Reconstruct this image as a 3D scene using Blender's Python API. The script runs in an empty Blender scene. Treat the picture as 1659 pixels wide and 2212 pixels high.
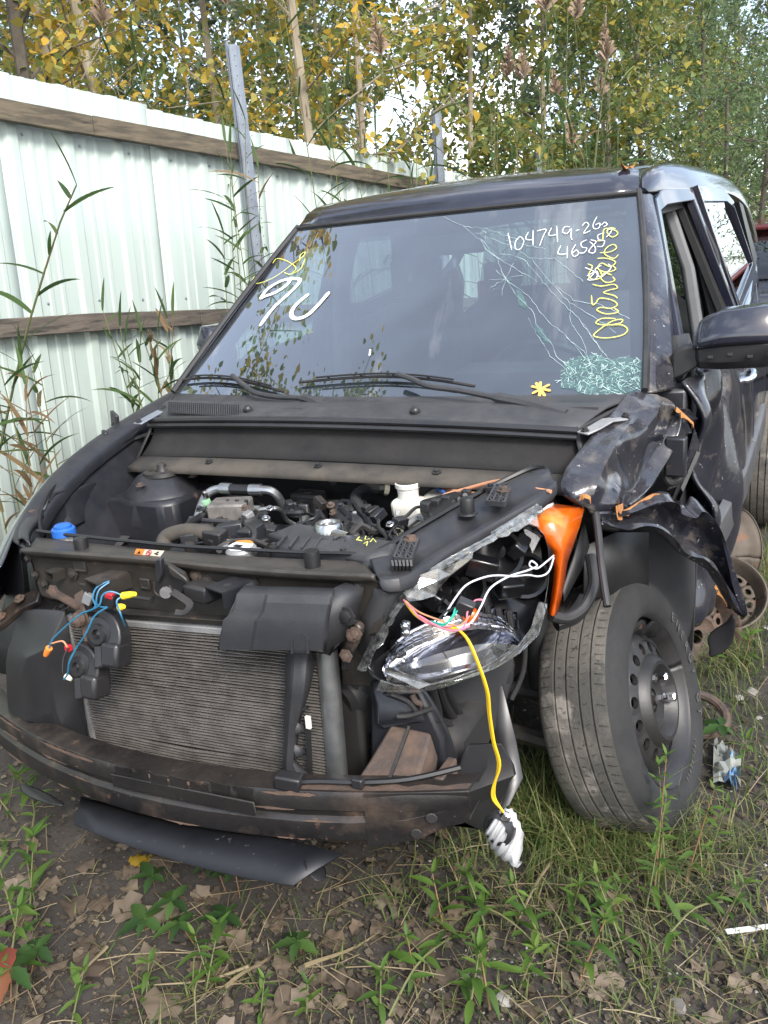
import bpy, math, random
import numpy as np
from mathutils import Vector, Matrix, Euler, noise as mnoise
R = math.radians
random.seed(7); rng = np.random.default_rng(7)
scene = bpy.context.scene
col = scene.collection
# ------------------------------------------------------------------ camera
CAMP = (1.0943, -1.7180, 1.3429); CAMR = (73.424, 4.316, 26.234); FPX = 1800.0   # focal length in pixels of a 1659 wide picture
cam = bpy.data.cameras.new('camera'); cam_o = bpy.data.objects.new('camera', cam); col.objects.link(cam_o)
cam_o.location = CAMP; cam_o.rotation_euler = [R(a) for a in CAMR]
cam.sensor_fit = 'VERTICAL'; cam.sensor_height = 36; cam.lens = FPX/2212*36
cam.clip_start = .02; cam.clip_end = 600
scene.camera = cam_o
# ------------------------------------------------------------------ sky and sun
SUN_EL, SUN_AZ = 40, 130            # azimuth measured clockwise from +y
wd = bpy.data.worlds.new('World'); scene.world = wd; wd.use_nodes = True
nt = wd.node_tree; bg = nt.nodes['Background']
sky = nt.nodes.new('ShaderNodeTexSky'); sky.sky_type = 'NISHITA'; sky.sun_disc = False
sky.sun_elevation = R(SUN_EL); sky.sun_rotation = R(SUN_AZ); sky.air_density = 1.0; sky.dust_density = 2.0
tcw = nt.nodes.new('ShaderNodeTexCoord'); cn = nt.nodes.new('ShaderNodeTexNoise')
cn.inputs['Scale'].default_value = 2.6; cn.inputs['Detail'].default_value = 7; cn.inputs['Roughness'].default_value = .62
crw = nt.nodes.new('ShaderNodeValToRGB'); crw.color_ramp.elements[0].position = .50; crw.color_ramp.elements[1].position = .70; crw.color_ramp.elements[0].color = (.14, .14, .14, 1)
mxw = nt.nodes.new('ShaderNodeMixRGB'); mxw.inputs[2].default_value = (10.5, 10.8, 11.4, 1)     # cloud, in the sky's own units
nt.links.new(tcw.outputs['Generated'], cn.inputs['Vector']); nt.links.new(cn.outputs[0], crw.inputs[0])
nt.links.new(crw.outputs[0], mxw.inputs[0]); nt.links.new(sky.outputs[0], mxw.inputs[1]); nt.links.new(mxw.outputs[0], bg.inputs[0])
bg.inputs[1].default_value = .15
sl = bpy.data.lights.new('sun', 'SUN'); sl.energy = 2.1; sl.angle = R(16); sl.color = (1, .965, .91)
so = bpy.data.objects.new('sun', sl); col.objects.link(so)
sd = Vector((math.sin(R(SUN_AZ))*math.cos(R(SUN_EL)), math.cos(R(SUN_AZ))*math.cos(R(SUN_EL)), math.sin(R(SUN_EL))))
so.rotation_euler = sd.to_track_quat('Z', 'Y').to_euler(); so.location = sd*20
vs = scene.view_settings; vs.view_transform = 'Standard'; vs.look = 'None'; vs.exposure = 1.2; vs.gamma = 1
# ------------------------------------------------------------------ helpers
CAMM = Euler([R(a) for a in CAMR]).to_matrix(); CAMV = Vector(CAMP)
def at(u, v, x=None, y=None, z=None, d=None):      # a point measured in the photograph, set at its real depth
    r = CAMM @ Vector(((u-829.5)/FPX, -(v-1106)/FPX, -1))
    if x is not None: t = (x-CAMV.x)/r.x
    elif y is not None: t = (y-CAMV.y)/r.y
    elif z is not None: t = (z-CAMV.z)/r.z
    else: t = d
    return CAMV + r*t
def V(*a): return Vector(a if len(a) > 1 else a[0])
def frame(zaxis, up=(0, 0, 1)):
    z = Vector(zaxis).normalized(); u = Vector(up)
    if abs(z.dot(u.normalized())) > .98: u = Vector((1, 0, 0))
    x = u.cross(z).normalized(); y = z.cross(x)
    return Matrix((x, y, z)).transposed()
class MB:
    def __init__(s): s.v = []; s.f = []
    def add(s, vs_, fs):
        n = len(s.v); s.v += [tuple(p) for p in vs_]; s.f += [tuple(i+n for i in f) for f in fs]; return s
    def box(s, c, d, rot=None, taper=1.0):
        q = []
        for k in range(8):
            sx, sy, sz = (k & 1)*2-1, (k >> 1 & 1)*2-1, (k >> 2)*2-1
            t = taper if sz > 0 else 1
            p = Vector((sx*d[0]/2*t, sy*d[1]/2*t, sz*d[2]/2))
            if rot is not None: p = rot @ p
            q.append(p+Vector(c))
        return s.add(q, [(0, 2, 3, 1), (4, 5, 7, 6), (0, 1, 5, 4), (2, 6, 7, 3), (0, 4, 6, 2), (1, 3, 7, 5)])
    def beam(s, a, b, w, h, up=(0, 0, 1)):           # rectangular bar from a to b
        a, b = Vector(a), Vector(b); m = frame(b-a, up)
        return s.box((a+b)/2, (w, h, (b-a).length), m)
    def tube(s, pts, r, seg=8, cap=True):
        pts = [Vector(p) for p in pts]; n = len(pts); rs = r if isinstance(r, (list, tuple)) else [r]*n
        prev = None; vs_ = []; fs = []
        for i, p in enumerate(pts):
            d = (pts[min(i+1, n-1)]-pts[max(i-1, 0)])
            d = d.normalized() if d.length > 1e-9 else Vector((0, 0, 1))
            if prev is None:
                a = Vector((0, 0, 1)) if abs(d.z) < .9 else Vector((1, 0, 0)); x = a.cross(d).normalized()
            else:
                x = (prev - d*prev.dot(d))
                x = x.normalized() if x.length > 1e-6 else d.orthogonal().normalized()
            prev = x; y = d.cross(x)
            for k in range(seg):
                a = 2*math.pi*k/seg; vs_.append(p+(x*math.cos(a)+y*math.sin(a))*rs[i])
        for i in range(n-1):
            for k in range(seg):
                k2 = (k+1) % seg; fs.append((i*seg+k, i*seg+k2, (i+1)*seg+k2, (i+1)*seg+k))
        if cap: fs.append(tuple(range(seg))[::-1]); fs.append(tuple((n-1)*seg+k for k in range(seg)))
        return s.add(vs_, fs)
    def lathe(s, c, axis, prof, seg=24, up=(0, 0, 1)):     # prof: (radius, height along axis)
        m = frame(axis, up); c = Vector(c); vs_ = []; fs = []; n = len(prof)
        for r, h in prof:
            for k in range(seg):
                a = 2*math.pi*k/seg; vs_.append(c+m @ Vector((r*math.cos(a), r*math.sin(a), h)))
        for i in range(n-1):
            for k in range(seg):
                k2 = (k+1) % seg; fs.append((i*seg+k, i*seg+k2, (i+1)*seg+k2, (i+1)*seg+k))
        if prof[0][0] > 1e-6: fs.append(tuple(range(seg))[::-1])
        if prof[-1][0] > 1e-6: fs.append(tuple((n-1)*seg+k for k in range(seg)))
        return s.add(vs_, fs)
    def grid(s, rows, flip=False):
        n, m = len(rows), len(rows[0]); fs = []
        for i in range(n-1):
            for j in range(m-1):
                q = (i*m+j, i*m+j+1, (i+1)*m+j+1, (i+1)*m+j); fs.append(q[::-1] if flip else q)
        return s.add([p for r in rows for p in r], fs)
    def prism(s, poly, off):                        # polygon (3-D points) pushed along off
        n = len(poly); off = Vector(off); a = [Vector(p) for p in poly]
        fs = [tuple(range(n))[::-1], tuple(range(n, 2*n))]+[(i, (i+1) % n, (i+1) % n+n, i+n) for i in range(n)]
        return s.add(a+[p+off for p in a], fs)
    def loft(s, secs, closed=True, cap=True):
        m = len(secs[0]); fs = []; n = len(secs)
        for i in range(n-1):
            for j in range(m if closed else m-1):
                j2 = (j+1) % m; fs.append((i*m+j, i*m+j2, (i+1)*m+j2, (i+1)*m+j))
        if cap and closed: fs.append(tuple(range(m))[::-1]); fs.append(tuple((n-1)*m+j for j in range(m)))
        return s.add([p for q in secs for p in q], fs)
    def mesh(s, name, smooth=35):
        me = bpy.data.meshes.new(name); me.from_pydata(s.v, [], s.f); me.update()
        if smooth:
            me.polygons.foreach_set('use_smooth', [True]*len(me.polygons))
            if smooth < 180: me.set_sharp_from_angle(angle=R(smooth))
        return me
    def build(s, name, mat, parent=None, smooth=35, bevel=0, sub=0, solid=0, soff=0, local=False):
        me = s.mesh(name, smooth)
        return link(name, me, MAT[mat] if isinstance(mat, str) else mat, parent, bevel, sub, solid, soff, local)
def link(name, me, mat, parent=None, bevel=0, sub=0, solid=0, soff=0, local=False):
    o = bpy.data.objects.new(name, me); col.objects.link(o)
    if mat is not None and not me.materials: me.materials.append(mat)
    if parent is not None:
        o.parent = parent; o.matrix_parent_inverse = Matrix.Translation(-parent.location) if not local else Matrix()
    if solid: m = o.modifiers.new('solid', 'SOLIDIFY'); m.thickness = solid; m.offset = soff
    if bevel: m = o.modifiers.new('bevel', 'BEVEL'); m.width = bevel; m.segments = 2; m.limit_method = 'ANGLE'; m.angle_limit = R(40)
    if sub: m = o.modifiers.new('sub', 'SUBSURF'); m.levels = sub; m.render_levels = sub
    return o
def thing(name, label, cat, loc=(0, 0, 0), group=None):
    o = bpy.data.objects.new(name, None); col.objects.link(o); o.location = loc; o.empty_display_size = .1
    return tag(o, label, cat, group)
def tag(o, label=None, cat=None, group=None, kind=None):
    for k, v in (('label', label), ('category', cat), ('group', group), ('kind', kind)):
        if v: o[k] = v
    return o
def dup(o, parent, loc=None, rot=None, scale=None):
    c = o.copy(); col.objects.link(c); c.parent = parent
    if loc is not None: c.location = loc
    if rot is not None: c.rotation_euler = rot
    if scale is not None: c.scale = scale if hasattr(scale, '__len__') else (scale,)*3
    return c
def sweep(path, nrm, w, t, closed=False):            # flat bar of width w and thickness t along a path, nrm = outward normal
    P = [Vector(p) for p in path]; n = len(P); nr = Vector(nrm).normalized(); secs = []
    for i, p in enumerate(P):
        a = P[(i-1) % n] if (closed or i) else p; b = P[(i+1) % n] if (closed or i < n-1) else p
        d = (b-a).normalized(); sd_ = d.cross(nr).normalized(); k = 1.0
        if a is not p and b is not p:
            c = (p-a).normalized().dot((b-p).normalized()); k = 1/math.sqrt(max(.3, (1+c)/2))
        secs.append([p+sd_*w/2*k, p-sd_*w/2*k, p-sd_*w/2*k-nr*t, p+sd_*w/2*k-nr*t])
    if closed: secs.append(secs[0])
    return MB().loft(secs, True, not closed)
def smoothpts(pts, n=6):                            # Catmull-Rom through points
    P = [Vector(p) for p in pts]; out = []
    for i in range(len(P)-1):
        p0, p1, p2, p3 = P[max(i-1, 0)], P[i], P[i+1], P[min(i+2, len(P)-1)]
        for k in range(n):
            t = k/n; out.append(.5*((2*p1)+(p2-p0)*t+(2*p0-5*p1+4*p2-p3)*t*t+(3*p1-p0-3*p2+p3)*t**3))
    return out+[P[-1]]
def interp(xs, ys, x): return float(np.interp(x, xs, ys))
# ------------------------------------------------------------------ materials
MAT = {}
def mat(name, c1, c2=None, rough=.5, metal=0, scale=6, lo=.4, hi=.65, detail=5, dust=0, dcol=(.12, .108, .095), bump=0, bscale=80, spec=.5,
        coat=0, spots=None, rvar=.12, island=None, trans=0, stretch=None, alpha=None):
    m = bpy.data.materials.new(name); m.use_nodes = True; t = m.node_tree; N = t.nodes; L = t.links; b = N['Principled BSDF']; out = N['Material Output']
    b.inputs['Roughness'].default_value = rough; b.inputs['Metallic'].default_value = metal; b.inputs['Specular IOR Level'].default_value = spec
    b.inputs['Coat Weight'].default_value = coat; b.inputs['Coat Roughness'].default_value = .05
    tc = N.new('ShaderNodeTexCoord'); vec = tc.outputs['Object']
    if stretch:
        mp = N.new('ShaderNodeMapping'); mp.inputs['Scale'].default_value = stretch; L.new(vec, mp.inputs[0]); vec = mp.outputs[0]
    def nz(sc, det=detail, rg=.6):
        n = N.new('ShaderNodeTexNoise'); n.inputs['Scale'].default_value = sc; n.inputs['Detail'].default_value = det; n.inputs['Roughness'].default_value = rg
        L.new(vec, n.inputs['Vector']); return n.outputs[0]
    def ramp(x, a, b_, ca=(0, 0, 0, 1), cb=(1, 1, 1, 1)):
        r = N.new('ShaderNodeValToRGB'); r.color_ramp.elements[0].position = a; r.color_ramp.elements[1].position = b_
        r.color_ramp.elements[0].color = ca; r.color_ramp.elements[1].color = cb; L.new(x, r.inputs[0]); return r.outputs[0]
    def mix(fac, a, b_):
        x = N.new('ShaderNodeMixRGB')
        for i, q in ((0, fac), (1, a), (2, b_)):
            if hasattr(q, 'is_linked') or hasattr(q, 'links'): L.new(q, x.inputs[i])
            else: x.inputs[i].default_value = q if i == 0 else (*q, 1)
        return x.outputs[0]
    if island:
        g = N.new('ShaderNodeNewGeometry'); r = N.new('ShaderNodeValToRGB'); cr = r.color_ramp
        while len(cr.elements) < len(island): cr.elements.new(.5)
        for e, (p, c) in zip(cr.elements, island): e.position = p; e.color = (*c, 1)
        L.new(g.outputs['Random Per Island'], r.inputs[0]); c = r.outputs[0]
        c = mix(ramp(nz(scale), .35, .7), c, tuple(.72*x for x in island[len(island)//2][1])) if c2 is None else c
    else:
        c = mix(ramp(nz(scale), lo, hi), c1, c2 if c2 is not None else tuple(.8*x for x in c1))
    for sp in (spots or []):                       # (colour, scale, lo, hi)
        c = mix(ramp(nz(sp[1], 6), sp[2], sp[3]), c, sp[0])
    rr = None
    if dust:
        g = N.new('ShaderNodeNewGeometry'); sx = N.new('ShaderNodeSeparateXYZ'); L.new(g.outputs['Normal'], sx.inputs[0])
        mu = N.new('ShaderNodeMath'); mu.operation = 'MULTIPLY'; L.new(ramp(sx.outputs[2], .0, .9, (.25, .25, .25, 1)), mu.inputs[0]); L.new(ramp(nz(14, 8, .7), .3, .75), mu.inputs[1])
        m2 = N.new('ShaderNodeMath'); m2.operation = 'MULTIPLY'; L.new(mu.outputs[0], m2.inputs[0]); m2.inputs[1].default_value = dust; m2.use_clamp = True
        c = mix(m2.outputs[0], c, dcol)
        a2 = N.new('ShaderNodeMath'); a2.operation = 'MULTIPLY_ADD'; L.new(m2.outputs[0], a2.inputs[0]); a2.inputs[1].default_value = .5; a2.inputs[2].default_value = rough; a2.use_clamp = True
        rr = a2.outputs[0]
    L.new(c, b.inputs['Base Color'])
    if rr is None and rvar:
        mr = N.new('ShaderNodeMapRange'); L.new(nz(scale*3), mr.inputs[0]); mr.inputs[3].default_value = max(.02, rough-rvar); mr.inputs[4].default_value = min(1, rough+rvar); rr = mr.outputs[0]
    if rr is not None: L.new(rr, b.inputs['Roughness'])
    if bump:
        bp = N.new('ShaderNodeBump'); bp.inputs['Strength'].default_value = min(1, bump); bp.inputs['Distance'].default_value = .004; L.new(nz(bscale, 4), bp.inputs['Height']); L.new(bp.outputs[0], b.inputs['Normal'])
    if trans:
        tr = N.new('ShaderNodeBsdfTranslucent'); L.new(c, tr.inputs[0]); ms = N.new('ShaderNodeMixShader'); ms.inputs[0].default_value = trans
        L.new(b.outputs[0], ms.inputs[1]); L.new(tr.outputs[0], ms.inputs[2]); L.new(ms.outputs[0], out.inputs[0])
    MAT[name] = m; return m
def glassmat(name, tint, refl=1.0, rough=.0, ior=1.5, haze=None):
    m = bpy.data.materials.new(name); m.use_nodes = True; t = m.node_tree; N = t.nodes; L = t.links; N.remove(N['Principled BSDF']); out = N['Material Output']
    tr = N.new('ShaderNodeBsdfTransparent'); tr.inputs[0].default_value = (*tint, 1); gl = N.new('ShaderNodeBsdfGlossy'); gl.inputs['Roughness'].default_value = rough
    fr = N.new('ShaderNodeFresnel'); fr.inputs[0].default_value = ior; mu = N.new('ShaderNodeMath'); mu.operation = 'MULTIPLY'; mu.use_clamp = True; mu.inputs[1].default_value = refl
    ms = N.new('ShaderNodeMixShader'); L.new(fr.outputs[0], mu.inputs[0]); L.new(mu.outputs[0], ms.inputs[0]); L.new(tr.outputs[0], ms.inputs[1]); L.new(gl.outputs[0], ms.inputs[2])
    sh = ms.outputs[0]
    if haze:                                       # diffuse film: dust, and on the windshield a painted veil of sky reflection
        df = N.new('ShaderNodeBsdfDiffuse'); df.inputs[0].default_value = (*haze[0], 1); n = N.new('ShaderNodeTexNoise'); n.inputs['Scale'].default_value = haze[2]; n.inputs['Detail'].default_value = 8
        tc = N.new('ShaderNodeTexCoord'); L.new(tc.outputs['Object'], n.inputs['Vector'])
        r = N.new('ShaderNodeMapRange'); r.inputs[1].default_value = .35; r.inputs[2].default_value = .75; r.inputs[3].default_value = 0.01; r.inputs[4].default_value = haze[1]; L.new(n.outputs[0], r.inputs[0])
        m2 = N.new('ShaderNodeMixShader'); L.new(r.outputs[0], m2.inputs[0]); L.new(sh, m2.inputs[1]); L.new(df.outputs[0], m2.inputs[2]); sh = m2.outputs[0]
    L.new(sh, out.inputs[0]); MAT[name] = m; return m
RUST = (.085, .052, .036); RUST2 = (.13, .080, .052)
mat('paint', (.009, .010, .019), (.013, .014, .024), rough=.14, coat=.7, dust=.14, dcol=(.11, .115, .135), scale=3)
mat('paint_scuffed', (.008, .009, .016), (.012, .013, .020), rough=.15, coat=.35, dust=.42, dcol=(.11, .10, .092), spots=[((.30, .30, .30), 75, .675, .71), ((.085, .075, .066), 11, .56, .66), ((.16, .15, .145), 38, .66, .70)], scale=4, bump=.3, bscale=45)
mat('plastic', (.010, .0105, .012), (.017, .017, .018), rough=.5, dust=.25, bump=.15, bscale=300)
mat('plastic_dusty', (.020, .021, .025), (.030, .031, .034), rough=.52, dust=.36, dcol=(.11, .105, .10), bump=.15, bscale=300)
mat('plastic_clean', (.012, .012, .014), (.018, .018, .02), rough=.34, dust=.10)
mat('gloss_black', (.005, .005, .006), (.009, .009, .010), rough=.22, rvar=.1)
mat('chassis', (.008, .009, .013), (.016, .0165, .020), rough=.36, dust=.26, dcol=(.10, .095, .09), spots=[(RUST, 9, .68, .74)], bump=.1)
mat('support', (.010, .0095, .0095), (.028, .024, .020), rough=.40, dust=.42, dcol=(.12, .105, .09), scale=5, spots=[(RUST, 16, .66, .72)], bump=.15)
mat('dark', (.006, .006, .007), (.012, .011, .011), rough=.7, dust=.3)
mat('felt', (.009, .009, .010), (.015, .0145, .0145), rough=.95, dust=.15, bump=.3, bscale=400)
mat('tan_dust', (.070, .060, .048), (.028, .026, .024), rough=.9, scale=9, bump=.2)
mat('beam', (.006, .006, .007), (.013, .012, .012), rough=.34, scale=4, spots=[((.05, .036, .028), 6.5, .52, .68), (RUST, 26, .63, .70), ((.18, .165, .15), 120, .70, .73)], dust=.26, dcol=(.12, .095, .075), bump=.25, bscale=60)
mat('rust', (.055, .040, .033), (.105, .066, .046), rough=.75, scale=22, bump=.5, spots=[((.06, .045, .04), 7, .55, .7)])
mat('rust_orange', (.42, .19, .06), (.30, .12, .04), rough=.9, scale=40, bump=.6, bscale=200)
mat('alu', (.42, .43, .44), (.30, .31, .32), rough=.38, metal=.9, scale=20, dust=.3)
mat('alu_dull', (.36, .36, .36), (.24, .24, .24), rough=.6, metal=.5, scale=12, dust=.3, dcol=(.2, .18, .15))
mat('steel', (.5, .5, .5), (.36, .35, .34), rough=.25, metal=1)
mat('refl', (.55, .56, .60), (.42, .42, .46), rough=.14, metal=1, rvar=.05)
mat('chrome', (.86, .87, .9), (.7, .7, .74), rough=.07, metal=1, rvar=.03)
mat('fin', (.024, .021, .021), (.042, .037, .035), rough=.65, metal=.2, stretch=(3, 3, 1), scale=30, spots=[((.15, .135, .12), 60, .6, .72)])
mat('fin_line', (.175, .16, .145), (.11, .10, .092), rough=.5, metal=.2, scale=25)
mat('rubber', (.012, .012, .0125), (.020, .0195, .0195), rough=.82, scale=8, bump=.25, bscale=120)
mat('tread', (.055, .052, .046), (.125, .114, .098), rough=.9, scale=7, spots=[((.19, .172, .15), 13, .56, .66), ((.03, .029, .027), 40, .62, .70)], bump=.5, bscale=90)
mat('rim_steel', (.008, .008, .009), (.016, .015, .015), rough=.45, dust=.10, spots=[((.16, .10, .07), 11, .66, .75)], bump=.1)
mat('rim_old', (.105, .085, .068), (.07, .055, .042), rough=.8, scale=9, spots=[((.14, .07, .04), 12, .58, .68)], bump=.3)
mat('orange_lens', (.85, .16, .01), (.75, .12, .008), rough=.16, coat=.8, trans=.3, spots=[((.9, .34, .06), 7, .62, .72)], bump=.25, bscale=160)
mat('wood', (.13, .105, .07), (.055, .047, .036), rough=.9, stretch=(1, 1, 9), scale=5, spots=[((.02, .019, .017), 3.2, .58, .70), ((.10, .095, .04), 5, .62, .75)], bump=.5, bscale=20)
mat('wood_grey', (.115, .095, .075), (.065, .055, .045), rough=.92, stretch=(1, 1, 9), scale=5, spots=[((.03, .027, .024), 4, .56, .68)], bump=.5, bscale=20)
mat('fence_white', (.39, .45, .415), (.36, .42, .385), rough=.42, scale=2.5, stretch=(1, 1, .25), spots=[((.49, .54, .45), 5, .60, .80), ((.33, .34, .30), 30, .74, .80)])
mat('galv', (.30, .33, .37), (.23, .25, .29), rough=.5, metal=.6, scale=10)
mat('white_plastic', (.66, .64, .58), (.5, .47, .40), rough=.45, scale=12)
mat('white', (.82, .82, .82), (.74, .74, .74), rough=.5)
mat('marker_yellow', (.72, .70, .12), (.62, .62, .14), rough=.5)
mat('marker_orange', (.80, .46, .12), (.70, .40, .10), rough=.5)
mat('crack', (.42, .52, .52), (.25, .34, .34), rough=.25)
mat('shard', (.22, .40, .35), (.62, .76, .72), rough=.5, scale=60)
mat('blue_cap', (.02, .13, .46), (.016, .10, .38), rough=.4)
for nm, c in (('w_blue', (.02, .14, .25)), ('w_yellow', (.80, .50, .02)), ('w_white', (.62, .62, .68)), ('w_pink', (.72, .18, .26)), ('w_green', (.02, .36, .27)), ('w_orange', (.75, .25, .05)), ('w_copper', (.52, .24, .13)), ('w_red', (.45, .02, .03)), ('w_black', (.012, .012, .013)), ('nut_yellow', (.78, .62, .03)), ('nut_orange', (.75, .23, .04)), ('w_cobalt', (.04, .12, .38)), ('cream', (.70, .66, .52)), ('lbl_green', (.25, .45, .28))):
    mat(nm, c, tuple(.85*x for x in c), rough=.42, rvar=.05)
mat('cloth', (.055, .057, .062), (.075, .077, .08), rough=.95, bump=.3, bscale=500)
mat('trim', (.16, .165, .17), (.13, .135, .14), rough=.8)
mat('head', (.42, .42, .40), (.38, .38, .36), rough=.95)
glassmat('windshield_glass', (.52, .68, .68), refl=5.6, haze=((.26, .33, .40), .085, 5))  # dusty haze, its blue grey colour also stands in for reflected sky
glassmat('door_glass', (.75, .86, .84), refl=1.5)
glassmat('side_glass', (.30, .36, .36), refl=1.6)
glassmat('lens_clear', (.88, .90, .90), refl=1.5, rough=.03, haze=((.6, .6, .58), .18, 70))
glassmat('crushed_glass', (.55, .76, .70), refl=.15, rough=.3, haze=((.22, .40, .35), .22, 45))
# ------------------------------------------------------------------ ground
def gz(x, y):
    a = .028*mnoise.noise(V(x*.9, y*.9, 3.1))+.014*mnoise.noise(V(x*3.1, y*3.1, 7.7))+.006*mnoise.noise(V(x*11, y*11, 1.2))
    return a-.015
def axis_pts(c0, c1, lo, hi, fine):
    a = list(np.arange(c0, c1+1e-6, fine)); s = fine*1.6; p = c1
    while p < hi: p += s; s *= 1.28; a.append(min(p, hi))
    s = fine*1.6; p = c0; b = []
    while p > lo: p -= s; s *= 1.28; b.append(max(p, lo))
    return b[::-1]+a
gx = axis_pts(-1.3, 1.7, -160, 160, .028); gy = axis_pts(-1.3, 2.6, -120, 220, .028)
mat('soil', (.052, .044, .037), (.028, .024, .021), rough=.95, scale=3.2, lo=.35, hi=.7, bump=1, bscale=55, spots=[((.085, .072, .06), 14, .58, .72), ((.028, .023, .019), 8, .60, .70), ((.24, .22, .20), 120, .70, .74)])
mbg = MB().grid([[V(x, y, gz(x, y) if abs(x) < 12 and -8 < y < 20 else -.015) for x in gx] for y in gy], True)
tag(mbg.build('ground', 'soil', smooth=180), kind='structure')
# ------------------------------------------------------------------ corrugated fence
FA, FPI = R(6), R(3.0)
F0 = V(-2.15, 1.05, .0); fe = V(math.sin(FA)*math.cos(FPI), math.cos(FA)*math.cos(FPI), -math.sin(FPI)); fn = V(math.cos(FA), -math.sin(FA), 0); fu = fe.cross(fn)*1.0
fu = fn.cross(fe) if fn.cross(fe).z > 0 else -fn.cross(fe)
FP = lambda s, h, n=0: F0+fe*s+fu*h+fn*n
fence = thing('metal_fence', 'white corrugated metal fence with weathered wooden rails and steel posts', 'fence', tuple(FP(0, 0)))
PITCH = .305
pf = [(0, 0), (.035, .0), (.054, .020), (.101, .020), (.12, 0), (.165, 0), (.172, .006), (.19, .006), (.197, 0), (.235, 0), (.242, .006), (.26, .006), (.267, 0)]
rf = random.Random(4)
for k in range(-4, 13):
    s0 = k*PITCH*3; dh = rf.uniform(-.012, .012); pts = []
    for j in range(3): pts += [(s0+j*PITCH+a, b) for a, b in pf]
    pts.append((s0+3*PITCH+.012, .0)); o = .0025*(k % 2)
    mb = MB().grid([[FP(a, h, -b*1.0-.04+o) if False else FP(a, h, b-.075+o) for a, b in pts] for h in (-.35 if k > -9 else 0, .8, 1.6, 2.285+dh)])
    pn = mb.build('panel', 'fence_white', fence, smooth=25, solid=.001); sc_ = MB()
    for j in range(3):
        for h in (.25, 1.30, 2.04): sc_.lathe(FP(s0+j*PITCH+.145+rf.uniform(-.01, .01), h+rf.uniform(-.008, .008), -.074+o), fn, [(.008, 0), (.008, .002), (.005, .003), (.004, .007)], 6)
    sc_.build('screws', 'galv', pn, smooth=20)
L = 2.44
for h, m, w, off in ((2.125, 'wood', .092, .5), (1.19, 'wood_grey', .085, 1.1)):
    for k in range(-2, 5):
        a0, a1 = off+k*L, off+(k+1)*L-.004; n = 14
        secs = []
        for t in np.linspace(0, 1, n):
            s = a0+(a1-a0)*t; d = .006*mnoise.noise(V(s*1.3, h, k)); e = .003*mnoise.noise(V(s*7, h, k+9))
            secs.append([FP(s, h+d+w/2+e, -.039), FP(s, h+d+w/2+e, .001), FP(s, h+d-w/2-e, .001), FP(s, h+d-w/2-e, -.039)])
        MB().loft(secs).build('rail', m, fence, bevel=.004)
def fsh(u, v):                                       # fence coordinates of a measured point
    r = CAMM @ Vector(((u-829.5)/FPX, -(v-1106)/FPX, -1)); t = (F0-CAMV).dot(fn)/r.dot(fn); p = CAMV+r*t-F0; return p.dot(fe), p.dot(fu)
for u, v in ((489, 95), (932, 241), (1153, 328)):
    s, h = fsh(u, v); po = MB(); hm = MB()
    for n0, dirn in ((.004, 1), (.046, -1)):
        prf = [(-.040, .030), (-.040, .034), (-.028, .034), (-.016, .004), (.016, .004), (.028, .034), (.040, .034), (.040, .030), (.030, .030), (.018, .0), (-.018, .0), (-.030, .030)]
        po.loft([[FP(s+.062*(h-hh)+a, hh, n0+(b if dirn > 0 else .034-b)-.001) for a, b in (prf if dirn > 0 else prf[::-1])] for hh in (-.1, h-.02*(dirn < 0))])
    for i in range(int(h/.0508)):
        for a in (-.034, .034): hm.add([FP(s+.062*(h-.02-i*.0508)+a+dx, .02+i*.0508+dy, .0811) for dx, dy in ((-.0035, -.0035), (.0035, -.0035), (.0035, .0035), (-.0035, .0035))], [(0, 1, 2, 3)])
    p_ = po.build('post', 'galv', fence, smooth=30); hm.build('perforations', 'dark', p_, smooth=0)
    MB().lathe(FP(s+.062*(h-2.12), 2.12, .045), fn, [(.014, -.004), (.014, .004), (.008, .006), (.007, .02)], 6).build('post_bolt', 'dark', p_)
# ------------------------------------------------------------------ vegetation helpers
def leafmat(name, cols, trans=.5, rough=.55, obj=True, spec=.25):
    m = mat(name, cols[0], island=[(i/max(1, len(cols)-1), c) for i, c in enumerate(cols)], c2=(0, 0, 0), rough=rough, trans=trans, rvar=0, spec=spec)
    if obj:
        t = m.node_tree; g = [n for n in t.nodes if n.type == 'NEW_GEOMETRY'][0]; oi = t.nodes.new('ShaderNodeObjectInfo')
        for l in list(g.outputs['Random Per Island'].links): t.links.new(oi.outputs['Random'], l.to_socket)
    return m
leafmat('poplar_yellow', [(0.69, 0.414, 0.046), (0.598, 0.414, 0.092), (0.276, 0.287, 0.081), (0.184, 0.23, 0.069), (0.552, 0.391, 0.069), (0.345, 0.333, 0.103)], obj=False)
leafmat('poplar_green', [(0.182, 0.24, 0.085), (0.26, 0.305, 0.117), (0.52, 0.416, 0.091), (0.143, 0.195, 0.072), (0.221, 0.286, 0.104)], obj=False)
leafmat('bush_green', [(0.117, 0.182, 0.078), (0.182, 0.26, 0.111), (0.091, 0.143, 0.065), (0.234, 0.299, 0.13)], obj=False)
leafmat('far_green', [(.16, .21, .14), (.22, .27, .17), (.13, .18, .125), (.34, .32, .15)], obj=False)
leafmat('reed_leaf', [(.06, .105, .035), (.085, .14, .045), (.05, .09, .035), (.11, .155, .055)])
leafmat('reed_dry', [(.28, .19, .10), (.22, .14, .075), (.33, .24, .13)])
leafmat('weed_leaf', [(0.079, 0.158, 0.03), (0.119, 0.208, 0.04), (0.059, 0.124, 0.03), (0.158, 0.238, 0.05)])
leafmat('creeper_leaf', [(0.047, 0.102, 0.03), (0.068, 0.136, 0.038), (0.034, 0.076, 0.025), (0.093, 0.17, 0.043)])
leafmat('red_leaf', [(.30, .06, .05), (.24, .10, .05)])
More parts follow.
